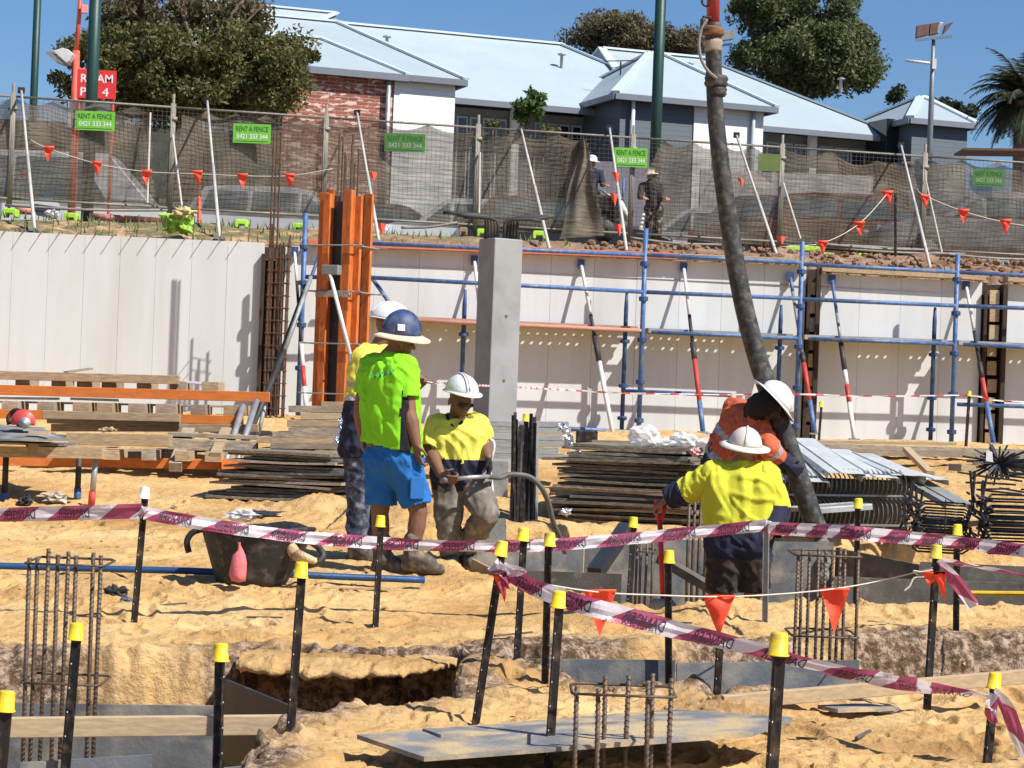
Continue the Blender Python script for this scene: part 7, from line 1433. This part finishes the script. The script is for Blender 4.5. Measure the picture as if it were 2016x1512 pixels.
# ================================================================ HOUSES
HA = R(20); HO = V((P(760, 200, 66).x, 66, 0)); XD = V((math.cos(HA), math.sin(HA), 0)); ND = V((-math.sin(HA), math.cos(HA), 0))
def HF(px, py, off=0):
    """pixel -> (u along the facade, z) on the vertical plane at depth off behind the facade line"""
    d = RM @ V((px - 1008, -(py - 756), -F)); o = HO + ND * off; k = (o - EYE).dot(ND) / d.dot(ND); q = EYE + d * k; return (q - HO).dot(XD), q.z
def HP(u_, off, z): return HO + XD * u_ + ND * off + V((0, 0, z))
def roof_mat():
    m = mat('pale_metal_roof', (.37, .43, .45), .5, .0, var=.04, scale=.8, bump=0); n = m.node_tree.nodes; L = m.node_tree.links; b = n['Principled BSDF']
    tc = n.new('ShaderNodeTexCoord'); mp = n.new('ShaderNodeMapping'); mp.inputs['Rotation'].default_value = (0, 0, -HA); L.new(tc.outputs['Object'], mp.inputs[0]); wv = n.new('ShaderNodeTexWave'); wv.inputs['Scale'].default_value = 5.0; L.new(mp.outputs[0], wv.inputs[0])
    bp = n.new('ShaderNodeBump'); bp.inputs['Strength'].default_value = .12; bp.inputs['Distance'].default_value = .02; L.new(wv.outputs[0], bp.inputs['Height']); L.new(bp.outputs[0], b.inputs['Normal']); return m
ROOF = roof_mat(); RIDGE = mat('roof_ridge_cap', (.6, .68, .7), .4, .1, var=.03); GUT = mat('grey_gutter', (.17, .19, .22), .5, var=.05)
def board_mat(name, c, step):
    m = mat(name, c, .6, var=.03, scale=1, bump=0); n = m.node_tree.nodes; L = m.node_tree.links; b = n['Principled BSDF']; tc = n.new('ShaderNodeTexCoord'); sp = n.new('ShaderNodeSeparateXYZ'); L.new(tc.outputs['Object'], sp.inputs[0])
    a = n.new('ShaderNodeMath'); a.operation = 'DIVIDE'; L.new(sp.outputs[2], a.inputs[0]); a.inputs[1].default_value = step; f = n.new('ShaderNodeMath'); f.operation = 'FRACT'; L.new(a.outputs[0], f.inputs[0])
    bp = n.new('ShaderNodeBump'); bp.inputs['Strength'].default_value = 1; bp.inputs['Distance'].default_value = .03; iv = n.new('ShaderNodeMath'); iv.operation = 'SUBTRACT'; iv.inputs[0].default_value = 1; L.new(f.outputs[0], iv.inputs[1]); L.new(iv.outputs[0], bp.inputs['Height']); L.new(bp.outputs[0], b.inputs['Normal']); return m
WB = board_mat('white_weatherboard', (.68, .68, .65), .13); GB = board_mat('grey_weatherboard', (.075, .095, .115), .15)
def brick_mat():
    m = bpy.data.materials.new('red_brick'); m.use_nodes = True; n = m.node_tree.nodes; L = m.node_tree.links; b = n['Principled BSDF']; b.inputs['Roughness'].default_value = .85
    tc = n.new('ShaderNodeTexCoord'); mp = n.new('ShaderNodeMapping'); mp.inputs['Rotation'].default_value = (R(90), 0, 0); L.new(tc.outputs['Object'], mp.inputs[0]); k = n.new('ShaderNodeTexBrick'); L.new(mp.outputs[0], k.inputs[0])
    k.inputs['Scale'].default_value = 1; k.inputs['Brick Width'].default_value = .36; k.inputs['Row Height'].default_value = .1; k.inputs['Mortar Size'].default_value = .012; k.inputs['Color1'].default_value = (.36, .1, .06, 1); k.inputs['Color2'].default_value = (.22, .06, .04, 1); k.inputs['Mortar'].default_value = (.35, .25, .2, 1)
    z = n.new('ShaderNodeTexNoise'); z.inputs['Scale'].default_value = 1; mp2 = n.new('ShaderNodeMapping'); mp2.inputs['Scale'].default_value = (3.2, 3.2, 11); L.new(tc.outputs['Object'], mp2.inputs[0]); L.new(mp2.outputs[0], z.inputs[0]); r = n.new('ShaderNodeMapRange'); L.new(z.outputs[0], r.inputs[0]); r.inputs[1].default_value = .56; r.inputs[2].default_value = .59
    mx = n.new('ShaderNodeMix'); mx.data_type = 'RGBA'; L.new(r.outputs[0], mx.inputs[0]); L.new(k.outputs[0], mx.inputs[6]); mx.inputs[7].default_value = (.66, .48, .38, 1); L.new(mx.outputs[2], b.inputs['Base Color']); return m
BRICK = brick_mat(); DGL = mat('dark_window_glass', (.012, .016, .02), .1, var=.05, bump=0, spec=.6); WFR = mat('window_frame_grey', (.35, .38, .4), .5); GZ_ = 6.3
def wallq(t, u0, u1, off, z0, z1, mm, name='wall', th=.2): m = MB(); m.slab([HP(u0, off, z0), HP(u1, off, z0), HP(u1, off, z1), HP(u0, off, z1)], ND * th); return m.build(name, mm, t)
def hip(t, u0, u1, o0, o1, ze, zr, hl, hr, ov=.4):
    """hipped roof as thick slabs, ridge along u; hl, hr are the hip run-ins at each end"""
    u0 -= ov; u1 += ov; o0 -= ov; o1 += ov; om = (o0 + o1) / 2; A, B, C_, D = HP(u0, o0, ze), HP(u1, o0, ze), HP(u1, o1, ze), HP(u0, o1, ze); E, G_ = HP(u0 + hl, om, zr), HP(u1 - hr, om, zr); dn = V((0, 0, -.07))
    m = MB(); m.slab([A, B, G_, E], dn); m.slab([C_, D, E, G_], dn)
    m.slab([B, C_, G_], dn); m.slab([D, A, E], dn); rf = m.build('roof', ROOF, t)
    for a, b in ((E, G_), (A, E), (B, G_), (C_, G_), (D, E)):
        if (a - b).length > .1: m = MB(); m.beam(a + V((0, 0, .03)), b + V((0, 0, .03)), .26, .06); m.sub('ridge_cap', RIDGE, rf)
    for a, b in ((A, B), (B, C_), (D, A)): m = MB(); m.beam(a + V((0, 0, -.1)), b + V((0, 0, -.1)), .12, .17); m.sub('gutter', GUT, rf)
    return rf
hs = T('long_house', 'long single storey house with a pale metal roof, weatherboard wings and brick end', 'house', HP(4, 2, GZ_))
# main long block
ue0, ze = HF(905, 196, 0); ue1, _ = HF(1742, 246, 0); zr = HF(900, 66, 5)[1]; ur = HF(640, 45, 5)[0]
uL = HF(700, 190, 0)[0]
uR1 = HF(1300, 105, 5)[0]
hip(hs, uL, HF(1500, 100, 0)[0] - 1, 0, 10.5, ze, zr, .8, 4.0)
u2a, u2b = HF(1500, 220, 0)[0], HF(1745, 244, 0)[0]; zr2 = HF(1620, 135, 4.5)[1]
hip(hs, HF(1290, 220, 0)[0], u2b, .02, 9.5, ze - .05, zr2, .5, 4.6)
wallq(hs, uL, u2b, .5, GZ_, ze - .15, mat('grey_render', (.2, .21, .22), .8)); wallq(hs, uL, u2b, 9, GZ_, ze - .15, mat('grey_render', (.2, .21, .22), .8))
for s_ in (uL, u2b): m = MB(); m.slab([HP(s_, .72, GZ_), HP(s_, 8.98, GZ_), HP(s_, 8.98, ze - .15), HP(s_, .72, ze - .15)], XD * .2); m.build('side_wall', GB, hs)
# verandah window bands
def windows(px0, px1, n, off=.42, lo=.9):
    ua, ub = HF(px0, 230, off)[0], HF(px1, 230, off)[0]; w_ = (ub - ua) / n
    for i in range(n):
        m = MB(); m.slab([HP(ua + i * w_ + .03, off, GZ_ + lo), HP(ua + (i + 1) * w_ - .03, off, GZ_ + lo), HP(ua + (i + 1) * w_ - .03, off, ze - .42), HP(ua + i * w_ + .03, off, ze - .42)], ND * .05); w2 = m.build('window', WFR, hs)
        m = MB(); m.slab([HP(ua + i * w_ + .08, off - .01, GZ_ + lo + .06), HP(ua + (i + 1) * w_ - .08, off - .01, GZ_ + lo + .06), HP(ua + (i + 1) * w_ - .08, off - .01, ze - .48), HP(ua + i * w_ + .08, off - .01, ze - .48)], ND * .03); m.sub('pane', DGL if i % 3 != 1 else mat('curtained_glass', (.06, .09, .1), .15, bump=0), w2)
windows(898, 1000, 4); windows(1052, 1172, 5); windows(1510, 1592, 3); windows(1612, 1738, 4)
for px in (1016, 1604):
    u_ = HF(px, 230, .2)[0]; m = MB(); m.slab([HP(u_ - .12, .2, GZ_), HP(u_ + .12, .2, GZ_), HP(u_ + .12, .2, ze - .12), HP(u_ - .12, .2, ze - .12)], ND * .2); m.build('pillar', WHTP, hs)
# left wing: brick plus white boards, projecting
oW = -2.2
ub0, zb_ = HF(560, 132, oW); ub1 = HF(776, 142, oW)[0]; zW = HF(776, 148, oW)[1]; uw1 = HF(896, 160, oW)[0]
m = MB(); m.slab([HP(ub0, oW, GZ_ - .5), HP(ub1, oW, GZ_ - .5), HP(ub1, oW, zW), HP(ub0, oW, zW)], ND * 5); m.build('brick_wing', BRICK, hs)
m = MB(); m.slab([HP(ub1 + .01, oW - .05, GZ_), HP(uw1, oW - .05, GZ_), HP(uw1, oW - .05, zW - .05), HP(ub1 + .01, oW - .05, zW - .05)], ND * 4); m.build('weatherboard_wing', WB, hs)
zp = HF(630, 74, oW + 2.5)[1]; hip(hs, ub0 - 1, ub1 + .1, oW, oW + 5.4, zW, zp, 1.5, ub1 + .35 - HF(632, 74, oW + 2.7)[0], .25)
hip(hs, ub0 - 2.5, uw1, oW + .02, oW + 9.4, zW + .02, HF(662, 44, oW + 4.7)[1], 1.5, uw1 + .25 - HF(664, 44, oW + 4.7)[0], .25)
u_ = HF(762, 180, oW)[0]; m = MB(); m.tube([HP(u_, oW - .15, GZ_), HP(u_, oW - .15, HF(762, 155, oW)[1])], .07, 8); m.build('vent_pipe', GAL, hs, True)
# gable far left behind the tree
hip(hs, HF(470, 60, 7)[0], HF(650, 50, 7)[0], 5, 14, HF(600, 120, 5)[1], HF(562, 12, 9)[1], 4.2, 4.2)
# middle wing: grey boards and white boards
o2 = -2.4; um0 = HF(1222, 195, o2)[0]; um1 = HF(1366, 205, o2)[0]; um2 = HF(1503, 210, o2)[0]; zm = HF(1300, 193, o2)[1]
m = MB(); m.slab([HP(um0, o2, GZ_), HP(um1, o2, GZ_), HP(um1, o2, zm), HP(um0, o2, zm)], ND * 3); m.build('grey_board_wing', GB, hs)
m = MB(); m.slab([HP(um1 + .01, o2 - .04, GZ_), HP(um2, o2 - .04, GZ_), HP(um2, o2 - .04, zm - .03), HP(um1 + .01, o2 - .04, zm - .03)], ND * 3); m.build('white_board_wing', WB, hs)
hip(hs, um0, um2, o2, o2 + 7, zm, HF(1290, 106, o2 + 3.5)[1], HF(1280, 105, o2 + 3.5)[0] - um0 + .3, um2 + .3 - HF(1306, 106, o2 + 3.5)[0], .3)
for px in (1243, 1480):
    u_ = HF(px, 220, o2)[0]; m = MB(); m.tube([HP(u_, o2 - .14, GZ_), HP(u_, o2 - .14, zm)], .06, 8); m.build('downpipe', RIDGE if px < 1300 else WFR, hs, True)
for (px, py, off) in [(678, 80, 3), (762, 75, 3), (1106, 110, 3), (1358, 128, 2.5), (1656, 158, 3)]:
    u_, z_ = HF(px, py, off); m = MB(); m.lathe(HP(u_, off, z_ - .1), (0, 0, 1), [(.05, -.3), (.05, .12), (.13, .12), (.13, .16), (.001, .2)], 10); m.build('roof_vent', GALD, hs, True)
m = MB(); a = HP(*[HF(1222, 128, .5)[0], .5, HF(1222, 128, .5)[1]]); m.tube([a - V((0, 0, .4)), a + V((0, 0, .1))], .025, 6); m.beam(a + V((-.5, 0, .1)), a + V((.6, 0, .16)), .03, .03); m.beam(a + V((-.3, 0, -.1)), a + V((.2, 0, .0)), .02, .02); m.build('antenna', DK_, hs)
# right wing
h2 = T('small_house', 'small grey weatherboard wing with its own pale hipped roof at the right', 'house', HP(HF(1840, 250, 0)[0], 0, GZ_)); o3 = -1.6; ur0 = HF(1796, 240, o3)[0]; ur1 = HF(1905, 245, o3)[0]; z3 = HF(1850, 238, o3)[1]
m = MB(); m.slab([HP(ur0, o3, GZ_), HP(ur1, o3, GZ_), HP(ur1, o3, z3), HP(ur0, o3, z3)], ND * 4.6); m.build('wall', GB, h2); hip(h2, ur0, ur1, o3, o3 + 4.6, z3, HF(1815, 192, o3 + 2.3)[1], HF(1812, 192, o3 + 2.3)[0] - ur0 + .2, ur1 + .2 - HF(1822, 192, o3 + 2.3)[0], .2)
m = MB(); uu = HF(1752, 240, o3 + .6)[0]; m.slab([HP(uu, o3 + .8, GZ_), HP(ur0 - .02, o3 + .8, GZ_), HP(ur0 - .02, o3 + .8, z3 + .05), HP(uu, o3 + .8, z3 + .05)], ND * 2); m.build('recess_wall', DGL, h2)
# low brick wall that shows brown through the shade cloth, hoarding and car-park kerb wall
m = MB(); a = P(1170, 330, 58); b = P(1300, 330, 58); m.slab([V((a.x, 58, 4.2)), V((b.x, 58, 4.2)), V((b.x, 58, P(1200, 318, 58).z)), V((a.x, 58, P(1200, 318, 58).z))], V((0, .3, 0))); m.thing('grey_hoarding', mat('grey_hoarding_paint', (.2, .19, .21), .7), 'plain grey hoarding seen through the fence gap', 'wall')
m = MB(); a = P(1380, 330, 57); b = P(1720, 330, 57); m.slab([V((a.x, 57, 4.2)), V((b.x, 57, 4.2)), V((b.x, 57, P(1500, 338, 57).z)), V((a.x, 57, P(1500, 338, 57).z))], V((0, .3, 0))); m.thing('pale_wall', WHTP, 'pale garden wall behind the fence right of the hose', 'wall')
m = MB(); a = P(-300, 330, 57.5); b = P(540, 330, 58.5); m.slab([V((a.x, 57.5, 4.2)), V((b.x, 58.5, 4.2)), V((b.x, 58.5, 8.2)), V((a.x, 57.5, 8.2))], V((0, .3, 0))); m.thing('dark_hedge_wall', mat('dark_fibre_fence', (.07, .075, .06), .9, var=.3, scale=2), 'dark fence wall behind the car park at the left', 'wall')
m = MB(); a = P(1888, 299, 52); b = P(2200, 303, 52); m.beam(a, b, 1.2, .05); t_ = m.thing('carport_roof', mat('carport_brown', (.12, .08, .06), .7), 'low brown carport roof edge below the palm at the right', 'roof')
# ================================================================ TREES
def leafmat(name, c, c2, sp=.3):
    m = bpy.data.materials.new(name); m.use_nodes = True; n = m.node_tree.nodes; L = m.node_tree.links; b = n['Principled BSDF']; b.inputs['Roughness'].default_value = .6; b.inputs['Specular IOR Level'].default_value = sp
    g = n.new('ShaderNodeNewGeometry'); r = n.new('ShaderNodeValToRGB'); L.new(g.outputs['Random Per Island'], r.inputs[0]); e = r.color_ramp.elements; e[0].color = (*c, 1); e[1].color = (*c2, 1); L.new(r.outputs[0], b.inputs['Base Color'])
    t = n.new('ShaderNodeBsdfTranslucent'); L.new(r.outputs[0], t.inputs[0]); ms = n.new('ShaderNodeMixShader'); ms.inputs[0].default_value = .35; L.new(b.outputs[0], ms.inputs[1]); L.new(t.outputs[0], ms.inputs[2]); L.new(ms.outputs[0], n['Material Output'].inputs[0]); return m
BARK = mat('grey_bark', (.16, .12, .09), .9, var=.3, scale=6, bump=.5, bs=12)
def leaves(cl, n, size, rng, long=1.6):
    """cl: array of clump centres+radius; returns mesh arrays of leaf quads"""
    k = rng.integers(0, len(cl), n); c = cl[k, :3]; rr = cl[k, 3:4]; d = rng.normal(size=(n, 3)); d /= np.linalg.norm(d, axis=1)[:, None]; p = c + d * rr * rng.random((n, 1)) ** .45 * np.array([1, 1, .8])
    a = rng.normal(size=(n, 3)); a /= np.linalg.norm(a, axis=1)[:, None]; b = np.cross(a, rng.normal(size=(n, 3))); b /= np.linalg.norm(b, axis=1)[:, None]; s = size * (.6 + .8 * rng.random((n, 1)))
    return np.stack([p - a * s * long * .5, p + b * s * .35, p + a * s * long * .5, p - b * s * .35], 1).reshape(-1, 3)
def tree(label, cat, base, blobs, nclump, n, size, mm, limbs, group=None, seed=1, clr=.45, tr=.25, gap=0.0):
    rng = np.random.default_rng(seed); t = T('tree', label, cat, base, group); cl = []
    wt = np.array([b[3] * b[4] * b[5] for b in blobs]); wt = wt / wt.sum()
    for _ in range(nclump):
        b = blobs[rng.choice(len(blobs), p=wt)]; d = rng.normal(size=3); d /= np.linalg.norm(d); k = rng.random() ** .33 * (1 + .1 * rng.normal()); cl.append([b[0] + d[0] * b[3] * k, b[1] + d[1] * b[4] * k, b[2] + d[2] * b[5] * k, clr * (.5 + rng.random())])
    v = leaves(np.array(cl), n, size, rng) - np.array(base); f = np.arange(len(v)).reshape(-1, 4); o = grid_obj('crown', v, f, mm, kind=None); o.parent = t; o.data.polygons.foreach_set('use_smooth', np.zeros(len(f), bool))
    m = MB()
    for l in limbs: m.tube(spline([V(p) for p in l[0]], 3), [l[1] * (1 - .75 * i / (3 * (len(l[0]) - 1))) for i in range(3 * (len(l[0]) - 1) + 1)], 8)
    m.build('trunk', BARK, t, True); return t
def B_(px, py, Y, rx, ry, rz): q = P(px, py, Y); return (q.x, q.y, q.z, rx / ppm(Y), ry, rz / ppm(Y))
LM1 = leafmat('olive_leaves', (.06, .065, .018), (.2, .185, .065)); LM2 = leafmat('eucalypt_leaves', (.07, .09, .035), (.2, .22, .09)); LM3 = leafmat('distant_leaves', (.09, .08, .04), (.22, .185, .1)); LM4 = leafmat('palm_leaves', (.02, .035, .02), (.1, .11, .06)); LM5 = leafmat('fresh_leaves', (.05, .1, .02), (.12, .2, .05))
Y = 54; bs = P(380, 300, Y); bs = V((bs.x, Y, 4.3)); z_ = lambda px, py: tuple(P(px, py, Y))
tree('big dark spreading tree behind the left fence, in front of the house', 'tree', bs, [B_(330, 130, Y, 165, 1.8, 75), B_(490, 130, Y, 120, 1.8, 80), B_(200, 110, Y, 85, 1.4, 55), B_(120, 165, Y, 35, .8, 25), B_(420, 185, Y, 190, 1.8, 45), B_(300, 200, Y, 150, 1.6, 35), B_(560, 150, Y, 45, 1.2, 70)], 420, 60000, .085, LM1, [([tuple(bs), z_(380, 200), z_(350, 100), z_(300, 0)], .28), ([z_(380, 220), z_(450, 130), z_(470, 30)], .14), ([z_(370, 230), z_(260, 150), z_(170, 90)], .14)], seed=3, clr=.34)
tree('sparse airy treetop rising above the big dark tree at the left', 'tree', V((z_(400, 200)[0], Y + .8, 4.3)), [B_(330, 20, Y + .8, 140, 1.2, 45), B_(450, 40, Y + .8, 80, 1, 50), B_(500, 8, Y + .8, 40, .7, 16), B_(250, 40, Y + .8, 60, 1, 40)], 230, 7500, .10, LM3, [([(z_(400, 200)[0], Y + .8, 4.3), z_(420, 120), z_(450, 40), z_(480, 0)], .12), ([z_(400, 150), z_(370, 60), z_(340, -30)], .08), ([z_(420, 120), z_(470, 60), z_(520, 8)], .06), ([z_(400, 130), z_(300, 60), z_(250, 10)], .07)], seed=5, clr=.3)
Y = 96; q0 = P(1560, 300, Y); tree('tall dense eucalypt behind the house at the right of the hose', 'tree', V((q0.x, Y, 6.8)), [B_(1500, 20, Y, 55, 2, 38), B_(1560, 10, Y, 45, 1.6, 40), B_(1485, 100, Y, 42, 1.6, 26), B_(1540, 85, Y, 45, 2.2, 35), B_(1610, 85, Y, 50, 2.2, 45), B_(1655, 25, Y, 32, 1.6, 40), B_(1680, 80, Y, 30, 1.6, 40), B_(1690, 140, Y, 25, 1.6, 28), B_(1620, 140, Y, 70, 2, 26), B_(1520, 125, Y, 75, 2, 22), B_(1590, 110, Y, 110, 2, 40), B_(1700, 120, Y, 18, 1.4, 45), B_(1575, 158, Y, 70, 1.6, 22), B_(1660, 165, Y, 45, 1.5, 16)], 330, 75000, .13, LM2, [([(q0.x, Y, 6.8), tuple(P(1570, 150, Y)), tuple(P(1540, 20, Y)), tuple(P(1530, -30, Y))], .4), ([tuple(P(1570, 160, Y)), tuple(P(1640, 60, Y)), tuple(P(1650, -10, Y))], .25)], seed=7, clr=.62)
Y = 120; q0 = P(1215, 200, Y); tree('rounded brown green tree far behind the house roof, centre', 'tree', V((q0.x, Y, 6.8)), [B_(1215, 68, Y, 70, 2.4, 36), B_(1130, 80, Y, 25, 1.2, 8), B_(1290, 88, Y, 60, 2, 20), B_(1350, 90, Y, 40, 1.6, 22)], 150, 30000, .14, LM3, [([(q0.x, Y, 6.8), tuple(P(1215, 120, Y)), tuple(P(1215, 60, Y))], .4)], seed=9, clr=.7)
Y = 110; q0 = P(1790, 240, Y); tree('small dark treetops peeping over the right roof', 'tree', V((q0.x, Y, 6.8)), [B_(1760, 188, Y, 9, 1, 7), B_(1855, 208, Y, 8, 1, 5), B_(1882, 214, Y, 10, 1, 9), B_(1905, 222, Y, 7, 1, 5)], 40, 2500, .16, LM4, [([(q0.x, Y, 6.8), tuple(P(1790, 260, Y)), tuple(P(1790, 240, Y))], .2)], seed=11, clr=.35)
Y = 58; q0 = P(1046, 300, Y); tree('small green sapling in front of the verandah windows', 'sapling', V((q0.x, Y, 5)), [B_(1032, 215, Y, 22, .4, 22), B_(1062, 212, Y, 16, .4, 28), B_(1046, 185, Y, 8, .3, 10)], 40, 1500, .09, LM5, [([(q0.x, Y, 5), tuple(P(1044, 240, Y)), tuple(P(1048, 185, Y))], .05)], seed=12, clr=.12)
Y = 59; q0 = P(975, 300, Y); tree('low shrub tips above the fence before the house windows', 'shrub', V((q0.x, Y, 5)), [B_(968, 243, Y, 12, .4, 9), B_(1080, 256, Y, 14, .4, 6)], 20, 800, .07, LM1, [([(q0.x, Y, 5), tuple(P(970, 280, Y)), tuple(P(970, 245, Y))], .03)], seed=13, clr=.1)
# palm at the right edge
Y = 56; c = P(2022, 200, Y); t = T('palm_tree', 'date palm with drooping fronds at the right edge', 'palm tree', V((c.x, Y, 4.3))); m = MB(); m.tube([V((c.x, Y, 4.2)), V((c.x - .05, Y, c.z - .6)), c], [.28, .25, .3], 12); m.build('trunk', BARK, t, True)
rng = random.Random(8)
for k in range(88):
    an = rng.uniform(0, 2 * math.pi); el = rng.uniform(-.7, 1.25); L_ = rng.uniform(1.2, 1.8); d = V((math.cos(an) * math.cos(el), math.sin(an) * math.cos(el), math.sin(el))); pts_ = []; p = c.copy()
    for s_ in range(9): pts_.append(p.copy()); p = p + d * L_ / 8; d = (d + V((0, 0, -.13 - .05 * s_ * .5))).normalized()
    m = MB(); m.tube(pts_, [.022 * (1 - s_ / 10) for s_ in range(9)], 5)
    for s_ in range(1, 9):
        for h_ in range(4):
            q = pts_[s_ - 1].lerp(pts_[s_], h_ / 4); tg = (pts_[s_] - pts_[s_ - 1]).normalized(); sd = tg.cross(V((0, 0, 1)))
            if sd.length < .1: sd = V((1, 0, 0))
            sd.normalize(); ll = .34 * math.sin(math.pi * min(1, (s_ + 1.2) / 9.5)) + .06
            for sg_ in (-1, 1):
                e = q + (sd * sg_ * .75 + tg * .6 + V((0, 0, -.3 + rng.uniform(-.12, .12)))).normalized() * ll; m.add([q - tg * .03, q + tg * .03, e], [(0, 1, 2)])
    m.build('frond', LM4, t)
